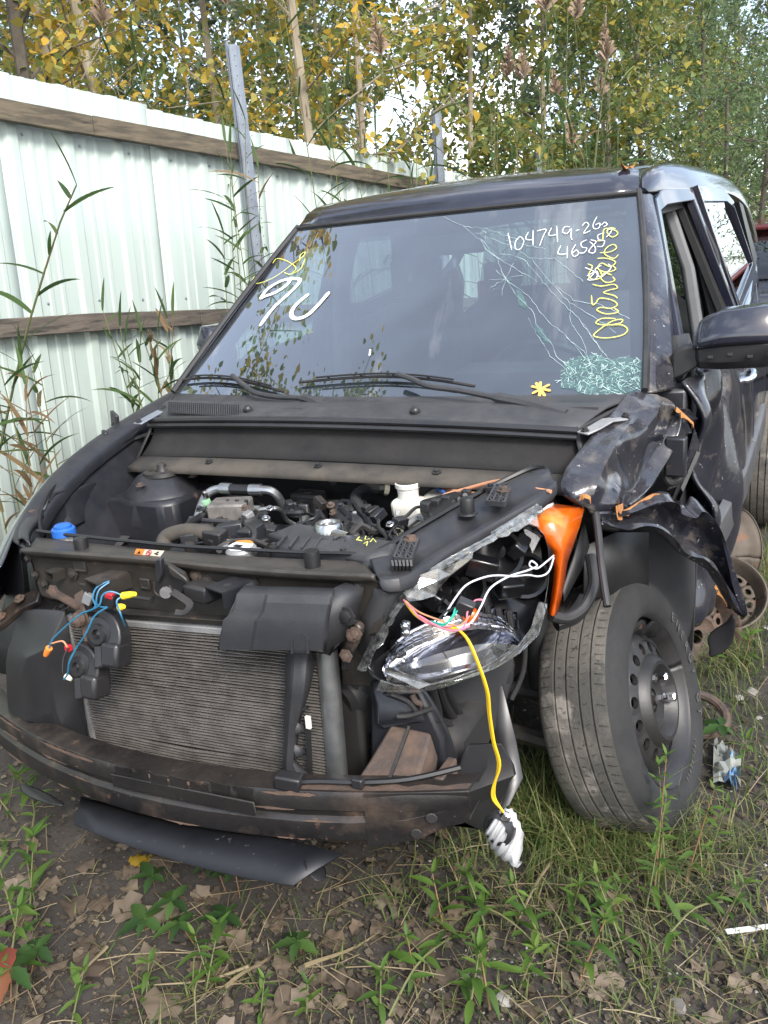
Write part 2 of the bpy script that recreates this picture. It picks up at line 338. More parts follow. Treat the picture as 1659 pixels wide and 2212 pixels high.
leafmat('dead_leaf', [(0.15, 0.116, 0.083), (0.105, 0.079, 0.056), (0.188, 0.15, 0.112), (0.075, 0.056, 0.041), (0.128, 0.094, 0.064)], trans=.12, rough=.85)
leafmat('yellow_leaf', [(.50, .34, .04), (.42, .26, .04)])
leafmat('litter', [(0.09, 0.069, 0.048), (0.054, 0.042, 0.03), (0.12, 0.099, 0.072), (0.039, 0.03, 0.023), (0.144, 0.12, 0.084)], trans=.1, rough=.9, obj=False)
leafmat('grass_blade', [(.055, .10, .025), (.09, .14, .035), (.20, .19, .08), (.07, .12, .03), (.28, .23, .12)], trans=.3, obj=False)
leafmat('straw', [(0.225, 0.18, 0.105), (0.165, 0.124, 0.068), (0.27, 0.225, 0.143)], trans=.1, obj=False)
mat('bark', (.30, .26, .19), (.19, .155, .11), rough=.9, scale=7, stretch=(1, 1, .35), spots=[((.08, .065, .05), 16, .62, .70)], bump=.5, bscale=40)
mat('bark_dark', (.10, .085, .065), (.06, .05, .04), rough=.95, scale=8, bump=.5)
mat('stem', (.13, .12, .05), (.10, .13, .045), rough=.7)
mat('stem_red', (.20, .09, .045), (.15, .11, .045), rough=.7)
mat('plume', (.30, .22, .155), (.22, .155, .11), rough=.95)
def leaf_cloud(name, pts, size, m, parent, seed, shape='heart', flat=.35):
    r = np.random.default_rng(seed); n = len(pts)
    if shape == 'heart': base = np.array([(0, 0, 0), (.34, .10, .05), (.40, .42, .09), (0, 1, -.05), (-.40, .42, .09), (-.34, .10, .05)])
    else: base = np.array([(0, 0, 0), (.20, .35, .05), (0, 1, -.03), (-.20, .35, .05)])
    k = len(base); a = r.uniform(0, 2*np.pi, n); tilt = r.normal(1.9 if shape == 'heart' else 1.2, .55, n); roll = r.normal(0, .5, n); sc = size*r.uniform(.5, 1.45, n)
    B = base[None]*sc[:, None, None]
    cr, sr = np.cos(roll), np.sin(roll); x = B[..., 0]*cr[:, None]+B[..., 2]*sr[:, None]; z = -B[..., 0]*sr[:, None]+B[..., 2]*cr[:, None]; y = B[..., 1]
    ct, st = np.cos(tilt), np.sin(tilt); y2 = y*st[:, None]*1.0; z2 = z*1.0+y*ct[:, None]
    ca, sa = np.cos(a), np.sin(a); X = x*ca[:, None]-y2*sa[:, None]; Y = x*sa[:, None]+y2*ca[:, None]
    co = np.stack([X, Y, z2], -1)+pts[:, None, :]
    me = bpy.data.meshes.new(name); me.vertices.add(n*k); me.loops.add(n*k); me.polygons.add(n)
    me.vertices.foreach_set('co', co.astype(np.float32).ravel()); me.loops.foreach_set('vertex_index', np.arange(n*k, dtype=np.int32)); me.polygons.foreach_set('loop_start', np.arange(0, n*k, k, dtype=np.int32)); me.update(calc_edges=True)
    return link(name, me, MAT[m], parent)
def tree(label, u, v, d, height, crad, nleaf, size, m, seed, trunk_r=.045, bark='bark', low=.22, group=None, name='poplar_tree', shape='heart', lean=0):
    r = random.Random(seed); b = at(u, v, d=d); base = V(b.x, b.y, -.1); t = thing(name, label, 'tree', tuple(base), group)
    tp = [base+V(lean*k*height+.06*height*.3*math.sin(3*k+seed), .05*math.cos(2*k*2+seed), k*height) for k in np.linspace(0, 1, 9)]
    tm = MB().tube(tp, [trunk_r*(1-.8*k)+.006 for k in np.linspace(0, 1, 9)], 8); C = []
    nb = int(9+height*2.2); br = MB()
    for i in range(nb):
        k = low+(.97-low)*(i+r.random()*.8)/nb; o = tp[0].lerp(tp[-1], k); o = V(np.interp(k, np.linspace(0, 1, 9), [p.x for p in tp]), np.interp(k, np.linspace(0, 1, 9), [p.y for p in tp]), base.z+k*height)
        a = i*2.4+r.uniform(-.5, .5); ln = crad*(1.1-.65*k)*r.uniform(.6, 1.15); up = r.uniform(.35, .95)
        q = [o+V(math.cos(a)*ln*s, math.sin(a)*ln*s, ln*up*s**.8)+V(r.uniform(-.05, .05), r.uniform(-.05, .05), r.uniform(-.05, .05))*s for s in (0, .3, .6, 1)]
        br.tube(q, [trunk_r*.32*(1-k*.5), trunk_r*.24*(1-k*.5), trunk_r*.15, .004], 5)
        for s in (.3, .45, .6, .72, .85, 1.0):
            p = V(np.interp(s, (0, .3, .6, 1), [x.x for x in q]), np.interp(s, (0, .3, .6, 1), [x.y for x in q]), np.interp(s, (0, .3, .6, 1), [x.z for x in q])); C.append((p, .10+.12*crad*s))
            if r.random() < .6:
                e = p+V(r.uniform(-1, 1), r.uniform(-1, 1), r.uniform(-.3, .8)).normalized()*crad*.35; br.tube([p, e], [.006, .003], 4); C.append((e, .12+.08*crad))
    tm.build('trunk', bark, t); br.build('branches', bark, t)
    g = np.random.default_rng(seed); idx = g.integers(0, len(C), nleaf); cc = np.array([tuple(C[i][0]) for i in range(len(C))]); rr = np.array([C[i][1] for i in range(len(C))])
    v3 = g.normal(size=(nleaf, 3)); v3 /= np.linalg.norm(v3, axis=1)[:, None]; pts = cc[idx]+v3*(rr[idx]*g.random(nleaf)**.5)[:, None]
    leaf_cloud('crown', pts, size, m, t, seed, shape); return t
Y, G, B = 'poplar_yellow', 'poplar_green', 'bush_green'
for a in ((52, 5.6, 6.4, 1.0, 1700, .062, Y, 11, .060, 'bark_dark'), (92, 6.2, 6.6, 1.0, 2000, .060, Y, 12, .050, 'bark'), (174, 6.0, 7.0, 1.1, 2300, .062, Y, 13, .048, 'bark'), (645, 6.4, 7.2, 1.2, 4200, .062, Y, 14, .042, 'bark'), (480, 7.6, 6.8, 1.3, 3600, .06, Y, 15, .04, 'bark'), (800, 7.4, 6.6, 1.2, 3400, .06, G, 16, .035, 'bark')):
    u, d, h, cr, n, sz, m, sd_, tr_, bk = a
    tree({11: 'dark trunked poplar leaning behind the near end of the white fence', 12: 'pale slim poplar beside the dark trunked one behind the fence', 13: 'pale straight poplar with bare lower trunk behind the near fence panels', 14: 'golden poplar with a long bare pale trunk beyond the tall steel post', 15: 'bushy yellow poplar right behind the tall steel post', 16: 'greenish poplar standing between the two steel posts'}[sd_], u, 200, d, h, cr, n, sz, m, sd_, tr_, bk, group='yellow poplars behind the fence')
for a in ((300, 9.0, 7.0, 1.5, 4200, .075, G, 21), (20, 9.5, 7.5, 1.5, 3600, .075, G, 22), (700, 9.6, 7.6, 1.5, 4800, .075, G, 23), (1010, 8.8, 7.4, 1.4, 5200, .07, G, 24), (1150, 10.0, 8.0, 1.6, 5600, .075, G, 25), (1290, 9.4, 7.8, 1.5, 5600, .072, G, 26), (1420, 11.5, 8.6, 1.7, 5600, .08, G, 28)):
    u, d, h, cr, n, sz, m, sd_ = a
    tree({21: 'green poplar filling the gap behind the pale straight trunk', 22: 'green poplar behind the dark trunked one at the near fence', 23: 'green poplar behind the long bare trunk', 24: 'green poplar rising behind the second steel post', 25: 'tall green and gold poplar behind the thick reeds', 26: 'tall green poplar above the middle of the car roof', 28: 'tall green poplar beside the dark bush'}[sd_], u, 200, d, h, cr, int(n*1.6), sz, m, sd_, .03, 'bark', low=.12, group='poplars behind the reeds')
for a in ((1500, 10.0, 4.4, 1.5, 8000, .055, B, 31), (1380, 9.5, 3.6, 1.2, 5200, .055, B, 32), (1600, 12.0, 4.2, 1.6, 7000, .06, B, 33), (1690, 10.5, 3.4, 1.4, 6000, .055, B, 34), (1780, 12, 4.0, 1.5, 4500, .06, B, 35), (1650, 7.6, 2.5, 1.0, 5200, .05, B, 36), (1560, 8.5, 2.8, 1.1, 4800, .05, B, 37), (2000, 13, 3.0, 1.5, 3000, .07, B, 38), (2300, 15, 3.2, 1.6, 3000, .07, B, 39), (2700, 16, 3.2, 1.6, 3000, .07, B, 40)):
    u, d, h, cr, n, sz, m, sd_ = a
    tree('dense dark green bush growing behind the car roof', u, 300, d, h, cr, n, sz, m, sd_, .04, 'bark_dark', low=.02, group='dark bushes behind the car', name='leafy_bush', shape='lance')
for i, u in enumerate((-150, 60, 230, 420, 590, 770, 1120, 1280, 1450, 1600, 1760)):
    tree('tall pale tree in the far line behind the poplars', u, 200, 15+2.5*((i*7) % 4)/3, 9.5+(i*5 % 3), 2.4, 9000, .115, 'far_green', 50+i, .045, 'bark', low=.06, group='far tree line', name='distant_tree')
# poplars along the fence just out of the picture: they mirror in the windshield
for x, y, h, n, sd_ in ((-3.1, .75, 9.2, 6500, 71), (-3.4, -.5, 8.4, 4200, 73), (-3.1, -1.7, 6.4, 2200, 74)):
    t = tree('slim poplar behind the near end of the fence', 100, 200, 5, h, 1.15, n, .05, G, sd_, .04, 'bark', low=.3, group='poplars behind the near end of the fence'); t.location = (x, y, -.1)
# ------------------------------------------------------------------ reeds
def blade_mesh(name, ln, w, droop, n=9, fold=.25, twist=0):
    L_, M_, R_ = [], [], []
    for i in range(n):
        t = i/(n-1); ww = w*(math.sin(math.pi*min(1, .14+t*.86))**.7)*(1-t*.3)/2 if t < 1 else .0004; a = droop*t; y = ln*(math.sin(a)/droop if droop else t)*1.0; z = -ln*(1-math.cos(a))/droop if droop else 0
        c = math.cos(twist*t); s = math.sin(twist*t); L_.append((-ww*c, y, z+ww*fold-ww*s)); M_.append((0, y, z)); R_.append((ww*c, y, z+ww*fold+ww*s))
    me = MB().grid([L_, M_, R_]).mesh(name, 180); return me
BW = [blade_mesh('leaf', ln, w, dr, twist=tw) for ln, w, dr, tw in ((.26, .027, .4, .3), (.30, .030, .7, .6), (.22, .024, .2, -.3), (.28, .028, 1.0, .5), (.24, .026, .6, -.6))]
BL = [blade_mesh('leaf', ln, w, dr, twist=tw) for ln, w, dr, tw in ((.34, .020, .5, .3), (.42, .024, .9, .8), (.28, .018, .3, -.3), (.38, .022, 1.2, .5), (.30, .02, .7, -.7))]
BG = []; BD = []
for me in BL:
    g = me.copy(); g.materials.append(MAT['reed_leaf']); BG.append(g); d = me.copy(); d.materials.append(MAT['reed_dry']); BD.append(d)
BGW = []; BDW = []
for me in BW:
    g = me.copy(); g.materials.append(MAT['reed_leaf']); BGW.append(g); d = me.copy(); d.materials.append(MAT['reed_dry']); BDW.append(d)
def inst(name, me, parent, M):
    o = bpy.data.objects.new(name, me); col.objects.link(o); o.parent = parent; o.matrix_basis = M; return o
def orient(p, yaw, pitch, roll=0, sc=1): return Matrix.Translation(p) @ Matrix.Rotation(yaw, 4, 'Z') @ Matrix.Rotation(pitch, 4, 'X') @ Matrix.Rotation(roll, 4, 'Y') @ Matrix.Diagonal((sc, sc, sc, 1))
def plume_mesh(seed):
    r = random.Random(seed); mb = MB()
    for i in range(120):
        t = r.random(); a = r.uniform(0, 6.28); ln = (.13*(1-t)+.03)*r.uniform(.6, 1.1); p = V(.01*math.sin(t*3), 0, t*.30); q = p+V(math.cos(a)*ln*.45, math.sin(a)*ln*.45, ln*.55); e = q+V(math.cos(a)*ln*.35, math.sin(a)*ln*.35, -ln*.05); w = V(-math.sin(a), math.cos(a), 0)*.0022
        mb.add([p-w, p+w, q+w*1.6, e, q-w*1.6], [(0, 1, 2, 3, 4)])
    me = mb.mesh('plume', 0); me.materials.append(MAT['plume']); return me
PLM = [plume_mesh(k) for k in range(3)]
def reed(base, h, lean, nl, seed, label, group, sc=1, dry=0, plume=False, start=.15, stem_pts=None, sr=.005, wide=False):
    BG, BD = (BGW, BDW) if wide else (globals()['BG'], globals()['BD'])
    r = random.Random(seed); t = thing('reed', label, 'reed', tuple(base), group); base = Vector(base)
    pts = stem_pts or [base+V(lean[0]*k*k*h, lean[1]*k*k*h, h*k) for k in np.linspace(0, 1, 7)]
    MB().tube(pts, [sr*(1-.6*k) for k in np.linspace(0, 1, len(pts))], 6).build('stem', 'stem' if dry < .6 else 'reed_dry', t); side = r.uniform(0, 6.28)
    for i in range(nl):
        k = start+(1-start)*(i+.3*r.random())/nl; j = k*(len(pts)-1); i0 = min(int(j), len(pts)-2); p = pts[i0].lerp(pts[i0+1], j-i0)-base
        side += math.pi+r.uniform(-.7, .7); inst('leaf', (BD if r.random() < dry else BG)[r.randrange(5)], t, orient(p, side, r.uniform(.35, 1.05), r.uniform(-.4, .4), sc*r.uniform(.65, 1.15)*(1-.35*abs(k-.5))))
    if not dry > .9: inst('leaf', BG[2], t, orient(pts[-1]-base, r.uniform(0, 6), 1.35, 0, sc*.8))
    if plume: inst('plume', PLM[seed % 3], t, Matrix.Translation(pts[-1]-base) @ Matrix.Rotation(r.uniform(0, 6), 4, 'Z') @ Matrix.Rotation(r.uniform(-.25, .25), 4, 'X') @ Matrix.Diagonal((.7, .7, .8, 1)))
    return t
GB = 'reeds growing behind the fence'
for i in range(46):                                  # over and behind the fence top
    u = (330, 395, 520, 600, 655, 700)[i % 6]+random.uniform(-40, 40) if i < 9 else random.uniform(720, 1330); d = random.uniform(5.2, 6.4) if u < 720 else random.uniform(5.8, 8.2)
    b = at(u, 330, d=d); top = 2.75 if u < 720 else random.uniform(2.1, 2.95); rr = reed((b.x, b.y, -.2), top+.2+random.uniform(-.15, .3), (random.uniform(-.08, .08), random.uniform(-.06, .06)), 11, 100+i, 'tall green reed with drooping blades standing behind the white fence', GB, sc=1.25, dry=.12, plume=i % 4 == 0, start=.45)
GF = 'reeds growing between the fence and the car'
hero = [at(u, v, y=yy) for u, v, yy in ((-40, 1130, .50), (0, 970, .48), (30, 830, .46), (62, 700, .44), (95, 590, .42), (130, 480, .40), (165, 400, .38))]
reed(hero[0], 1, (0, 0), 13, 201, 'tall single reed leaning across the fence at its bare end', GF, sc=.95, stem_pts=hero, start=.1, sr=.006, wide=True)
for i, (u, v, yy, h, dry) in enumerate(((60, 1000, .30, .9, .2), (85, 1005, .36, .75, .9), (105, 1000, .40, .8, .5), (40, 1040, .24, .6, .9), (120, 1000, .45, .65, .1), (-10, 1040, .3, .9, .3), (20, 1010, .5, .7, .4), (290, 900, .95, .95, .0), (320, 900, 1.0, .85, .15), (345, 900, 1.05, 1.0, .8), (365, 900, 1.0, .9, .95), (270, 900, .9, .7, .0), (385, 890, 1.1, .85, .2), (330, 900, .9, .8, .0), (310, 900, 1.2, 1.1, .1), (360, 890, 1.25, .95, .3),
     (520, 700, 1.9, 1.75, .0), (500, 720, 1.8, 1.6, .1), (545, 680, 2.0, 1.85, .0), (560, 690, 2.1, 1.7, .2), (530, 690, 2.2, 1.95, .0), (480, 730, 1.7, 1.4, .1), (720, 600, 3.0, 2.05, 0), (750, 600, 3.2, 2.1, .1), (830, 500, 4.4, 2.0, 0))):
    b = at(u, v, y=yy); b.z = 0; hh = h*.4+.80 if i < 16 else h+.15
    reed(b, hh, (random.uniform(-.09, .09), random.uniform(-.08, .08)), 10, 300+i, ('brown dried reed with curled leaves' if dry > .7 else 'green leafy reed with narrow blades')+' between the white fence and the car', GF, sc=.85 if i < 16 else .9, dry=dry, start=.42 if i < 16 else .55, sr=.0042, wide=True)
# ------------------------------------------------------------------ wrecked car: body shell
car = thing('wrecked_car', 'black wrecked hatchback with its hood, bumper and left fender torn off', 'car')
def part(mb, name, m, parent=car, **k): return mb.build(name, m, parent, **k)
def bolt(p, n=(0, 0, 1), r=.008, m='chassis', parent=car, name='bolt', h=.008):
    n = Vector(n).normalized()
    mb = MB().lathe(p, n, [(r*1.7, 0), (r*1.7, .0025), (r*1.05, .003), (r, h), (r*.6, h+.001)], 6); return part(mb, name, m, parent, smooth=20)
def warp(p, amp, sc, seed=0):
    q = Vector(p)*sc+Vector((seed, seed*1.7, seed*.3)); return Vector(p)+mnoise.noise_vector(q)*amp
def crumple(ctrl, n, amp, sc, seed, tri=True):            # dense sheet through control rows, with ridged creases
    lin = lambda r: [r[i].lerp(r[i+1], k/n) for i in range(len(r)-1) for k in range(n)]+[r[-1]]      # straight between folds
    rows_ = [lin(r) if tri else smoothpts(r, n) for r in ctrl]; cols_ = list(zip(*rows_)); cols_ = [smoothpts(c, n) for c in cols_]; rows_ = [list(r) for r in zip(*cols_)]
    src_ = [list(r) for r in rows_]
    for i, r in enumerate(src_):
        for j, p in enumerate(r):
            q = p*sc+V(seed, seed*2.1, seed*.7); a = 1-2*abs(mnoise.noise(q)); b = 1-2*abs(mnoise.noise(q*2.3+V(5, 1, 2))); e = min(1, i/3, j/3, (len(rows_)-1-i)/3, (len(r)-1-j)/3)
            p0, p1 = src_[max(i-1, 0)][j], r[max(j-1, 0)]; nn = (src_[min(i+1, len(rows_)-1)][j]-p0).cross(r[min(j+1, len(r)-1)]-p1)
            nn = nn.normalized() if nn.length > 1e-9 else V(0, -1, 0); rows_[i][j] = p+nn*amp*(a+.22*b)*(.35+.65*e)
    rj = random.Random(int(seed*10))
    for r in (rows_[0], rows_[-1]):
        for j in range(len(r)): r[j] = r[j]+V(rj.uniform(-.005, .005), rj.uniform(-.003, .003), rj.uniform(-.007, .004))
    return rows_
# windshield surface: y as a function of x and z
WB, WT = (.41, 1.0), (1.056, 1.485)
def wsy(x, z): return WB[0]+(z-WB[1])*(WT[0]-WB[0])/(WT[1]-WB[1]) - .075*(1-(x/.74)**2) + .012*(1-(2*(z-1.2425)/.485)**2)
def wsx(z): return .742+(z-1.0)*(.606-.742)/.485
WN = Vector((0, -.485, .646)).normalized()
def on_glass(u, v, off=.003):
    y = .7
    for _ in range(12):
        p = at(u, v, y=y); y = wsy(p.x, p.z)
    return at(u, v, y=y)+WN*off
rows = []
for i in range(13):
    z = .985+(1.492-.985)*i/12; w = wsx(z)
    rows.append([V(w*(2*j/20-1), wsy(w*(2*j/20-1), z), z) for j in range(21)])
ws = part(MB().grid(rows), 'windshield', 'windshield_glass', smooth=180)
# black frit border and shade band, just inside the glass
def frit(name, f, m='dark'):
    part(MB().grid(f), name, m, ws, smooth=180)
IN = WN*-.006
frit('frit_border', [[V(wsx(z)*s, wsy(wsx(z)*s, z), z)+IN for s in np.linspace(-1, 1, 21)] for z in np.linspace(.985, 1.045, 3)])
for s_ in (-1, 1):
    frit('frit_border', [[V(s_*(wsx(z)-k), wsy(wsx(z)-k, z), z)+IN for k in (0, .02, .035)] for z in np.linspace(1.04, 1.47, 12)])
glassmat('shade_band', (.30, .36, .40), refl=.0)
frit('shade_strip', [[V(wsx(z)*s*.95, wsy(wsx(z)*s*.95, z), z)+IN*1.3 for s in np.linspace(-1, 1, 21)] for z in (1.425, 1.45, 1.475, 1.49)], 'shade_band')
frit('mirror_patch', [[V(x, wsy(x, z), z)+IN*1.6 for x in np.linspace(-.14*k, .14*k, 6)] for z, k in ((1.375, .85), (1.39, 1), (1.44, 1.05), (1.488, 1.1))])
# roof with front header
yr = [1.056, 1.062, 1.10, 1.15, 1.2, 1.4, 1.7, 2.1, 2.6, 3.0, 3.25]; zr = [1.487, 1.505, 1.54, 1.562, 1.574, 1.592, 1.606, 1.612, 1.60, 1.575, 1.53]; xr = [.606, .604, .598, .588, .578, .588, .602, .625, .645, .655, .655]
rows = [[V(x*t, y-(.045 if y < 1.3 else .0)*(1-t*t), z+.03*(1-t*t)*min(1, (y-1.05)/.3)) for t in np.linspace(-1, 1, 15)] for y, z, x in zip(yr, zr, xr)]
part(MB().grid(rows), 'roof', 'paint', smooth=50, solid=.006, soff=-1)
part(MB().tube([V(wsx(1.49)*t, wsy(wsx(1.49)*t, 1.49)-.004, 1.492) for t in np.linspace(-1, 1, 15)], .006, 6), 'roof_seal', 'dark')
# side structure, both sides
S_Y = [1.075, 1.2, 1.4, 1.6, 2.0, 2.5, 2.9, 3.1, 3.2]
S_IN = [(.606, 1.50), (.583, 1.572), (.592, 1.59), (.602, 1.602), (.622, 1.614), (.648, 1.606), (.67, 1.585), (.68, 1.55), (.69, 1.5)]
S_CR = [(.618, 1.506), (.618, 1.577), (.632, 1.598), (.648, 1.61), (.672, 1.62), (.705, 1.615), (.75, 1.58), (.79, 1.45), (.83, 1.3)]
S_MD = [(.628, 1.50), (.645, 1.553), (.668, 1.57), (.69, 1.58), (.712, 1.588), (.742, 1.582), (.78, 1.54), (.81, 1.41), (.845, 1.26)]
S_OU = [(.63, 1.488), (.655, 1.498), (.682, 1.503), (.714, 1.510), (.742, 1.52), (.768, 1.518), (.80, 1.47), (.822, 1.36), (.856, 1.2)]
def belt(y): return interp([.5, .75, 1.55, 2.35, 3.2], [1.0, 1.02, 1.08, 1.19, 1.26], y)
def side_x(y, z):                                  # outer skin
    k = interp([.25, .34, .5, .62, .75, .9, 1.0, 1.1, 1.2], [.865, .885, .905, .912, .905, .893, .87, .855, .845], z)
    return k + interp([.45, .7, 1.2, 1.9, 2.6, 3.2], [-.045, -.02, .008, .016, .012, -.03], y)
LSIDE = None
for s in (1, -1):
    M_ = lambda p: V(p[0]*s, p[1], p[2])
    dent = lambda p: warp(p, .006, 9, 3) if s > 0 else p
    rows = [[M_(dent(V(q[0], y, q[1]))) for q in (a, b, c, d)] for y, a, b, c, d in zip(S_Y, S_IN, S_CR, S_MD, S_OU)]
    if s > 0:                                      # crumpled rail above the front door
        for i, r in enumerate(rows[2:5]): r[3] += V(.004, 0, (-.010, .006, -.004)[i])
    part(MB().grid(rows, s < 0), 'roof_rail', 'paint', sub=2, solid=.004, soff=-1)
    # A pillar
    if 'moulding' not in MAT: mat('moulding', (.055, .056, .062), (.075, .076, .08), rough=.45, dust=.3)
    base = [(.738, .395, .985), (.760, .402, .99), (.800, .47, .985), (.796, .56, .985), (.74, .53, .985)]
    top = [(.603, 1.052, 1.488), (.617, 1.056, 1.49), (.634, 1.09, 1.49), (.634, 1.15, 1.488), (.60, 1.13, 1.478)]
    secs = [[M_(V(a).lerp(V(b), t)+V(.012*math.sin(math.pi*t), 0, .006*math.sin(math.pi*t))) for a, b in zip(base, top)] for t in np.linspace(0, 1, 9)]
    part(MB().loft(secs), 'a_pillar', 'paint_scuffed' if s > 0 else 'paint', bevel=.008)
    part(MB().tube([M_(V(.742, .398, .99).lerp(V(.607, 1.05, 1.49), t)+V(.012*math.sin(math.pi*t), -.004, .008)) for t in np.linspace(0, 1, 9)], .009, 6), 'windshield_moulding', 'plastic', ws)
    # doors
    front = part(MB().grid([[M_(V(side_x(y, z)+(.0 if s < 0 else
                .030*math.exp(-((y-.52)/.05)**2)*math.sin(z*22) + .026*math.sin(y*17+z*9)*math.exp(-((y-.8)/.28)**2)+.010*math.sin(y*41-z*15)*math.exp(-((y-.75)/.2)**2) - .055*math.exp(-((y-.72)/.16)**2-((z-.72)/.22)**2) + .028*math.exp(-((y-.92)/.05)**2)*max(0, math.sin((z-.3)*4)) - .025*math.exp(-((y-.56-.25*(z-.6))/.03)**2) + .016*(1-2*abs(mnoise.noise(V(y*7, z*7, 4.2))))*math.exp(-((y-.58)/.22)**2)), y, z))
                for z in np.linspace(.33, belt(y), 44)] for y in np.linspace(.49 if s > 0 else .52, 1.555, 70)], s < 0), 'front_door', 'paint_scuffed' if s > 0 else 'paint', smooth=180, solid=.01, soff=-1)
    if s > 0: front['label'] = 'crumpled front door with scratched paint and torn front edge'
    rear = part(MB().grid([[M_(V(side_x(y, z), y, z)) for z in np.linspace(max(.33, .33 if y < 2.16 else .33+math.sqrt(max(0, .13-(2.55-y)**2))), belt(y), 12)] for y in np.linspace(1.565, 2.36, 14)], s < 0), 'rear_door', 'paint', smooth=180, solid=.01, soff=-1)
    qy = np.linspace(2.37, 3.25, 16)
    part(MB().grid([[M_(V(side_x(y, z)-max(0, z-1.19)*.25, y, z)) for z in np.linspace(max(.36, .33+math.sqrt(max(0, .132-(y-2.55)**2))), interp([2.37, 2.75, 2.9, 3.05, 3.25], [1.19, 1.22, 1.27, 1.36, 1.2], y), 14)] for y in qy], s < 0), 'quarter_panel', 'paint', smooth=180, solid=.01, soff=-1)
    part(MB().loft([[M_(V(side_x(y, .34)+dx, y, z)) for dx, z in ((-.01, .345), (.004, .34), (.002, .285), (-.02, .262), (-.12, .262), (-.12, .345))] for y in (.46, .9, 1.4, 1.8, 2.17)]), 'sill', 'plastic' if s < 0 else 'paint', bevel=.006)
    for dr, y0, y1 in ((front, .60, 1.55), (rear, 1.572, 2.20)):
        part(MB().loft([[M_(V(side_x(y, .56)+dx+.004, y, z+.035*(y-1.5))) for dx, z in ((-.004, .63), (.020, .612), (.024, .53), (.012, .51), (-.01, .51))] for y in np.linspace(y0, y1, 6)]), 'door_moulding', 'moulding', dr, bevel=.004)
    # handles
    for dr, y in ((front, 1.44), (rear, 2.24)):
        h = smoothpts([M_(V(side_x(y, .9)-.004, y-.09, .872)), M_(V(side_x(y, .9)+.024, y-.06, .876)), M_(V(side_x(y, .9)+.026, y+.03, .886)), M_(V(side_x(y, .9)-.004, y+.07, .89))], 5)
        part(MB().tube(h, .011, 8), 'door_handle', 'chrome' if s > 0 else 'paint', dr)
    # window frames
    wf = [(.812, .63, 1.025), (.655, 1.12, 1.455), (.664, 1.19, 1.478), (.711, 1.50, 1.492), (.868, 1.515, 1.085)]
    part(sweep([M_(p) for p in wf], (s, 0, .3), .05, .03), 'window_frame', 'paint', front, bevel=.004)
    part(sweep([M_(V(p)+V(-.02, 0, 0)) for p in [(.825, .66, 1.03), (.668, 1.135, 1.435), (.70, 1.46, 1.46), (.852, 1.475, 1.08)]], (s, 0, .3), .022, .02), 'window_seal', 'dark', front)
    part(MB().prism([M_(p) for p in ((.80, .55, 1.0), (.812, .72, 1.03), (.79, .72, 1.10), (.765, .66, 1.10))], (s*.012, 0, 0)), 'mirror_sail', 'plastic', front)
    rf = [(.872, 1.60, 1.09), (.726, 1.575, 1.497), (.758, 2.14, 1.505), (.785, 2.22, 1.47), (.872, 2.36, 1.195)]
    part(sweep([M_(p) for p in rf], (s, 0, .3), .05, .03, True), 'window_frame', 'paint', rear, bevel=.004)
    part(MB().grid([[M_(V(a).lerp(V(b), t)+V(-.012, 0, 0)) for t in np.linspace(0, 1, 6)] for a, b in (((.872, 1.60, 1.09), (.726, 1.575, 1.497)), ((.873, 1.98, 1.14), (.745, 1.86, 1.5)), ((.872, 2.35, 1.2), (.77, 2.18, 1.49)))], s < 0), 'window_glass', 'side_glass', rear, smooth=180)
    if s < 0: part(MB().grid([[M_(V(a).lerp(V(b), t)+V(-.012, 0, 0)) for t in np.linspace(0, 1, 6)] for a, b in (((.812, .68, 1.03), (.665, 1.14, 1.45)), ((.845, 1.1, 1.05), (.69, 1.32, 1.48)), ((.868, 1.50, 1.085), (.711, 1.49, 1.49)))], True), 'window_glass', 'door_glass', front, smooth=180)
    # B pillar and its inner trim, C pillar and quarter glass
    part(MB().loft([[M_(V(p[0]+dx, p[1]+dy, p[2])) for dx, dy in ((0, -.05), (0, .06), (-.07, .07), (-.09, 0), (-.07, -.06))] for p in ((.85, 1.54, .35), (.85, 1.54, 1.08), (.79, 1.54, 1.3), (.70, 1.545, 1.5))]), 'b_pillar', 'dark')
    part(MB().loft([[M_(V(p[0]+dx, p[1]+dy, p[2])) for dx, dy in ((0, -.035), (0, .055), (-.04, .06), (-.05, 0), (-.04, -.04))] for p in ((.762, 1.52, .6), (.765, 1.515, 1.0), (.725, 1.49, 1.25), (.64, 1.47, 1.5))]), 'pillar_trim', 'trim', bevel=.01)
    part(MB().prism([M_(p) for p in ((.868, 2.40, 1.2), (.80, 2.27, 1.48), (.805, 2.42, 1.47), (.852, 2.78, 1.24))], (-s*.02, 0, 0)), 'quarter_window', 'plastic_clean')
    # inner rear wheel house
    part(MB().loft([[M_(V(x, 2.55+.36*math.cos(a), .33+.36*math.sin(a))) for a in np.linspace(0, math.pi, 13)] for x in (.88, .55)], closed=False), 'wheel_house', 'dark', smooth=180)
    # rear lamp
    part(MB().loft([[M_(V(x, y, z)) for x, y in ((.74, 3.26), (.68, 3.31), (.64, 3.28), (.70, 3.22))] for z in (.90, 1.0, 1.12, 1.2)]), 'rear_lamp', 'w_red', bevel=.01)
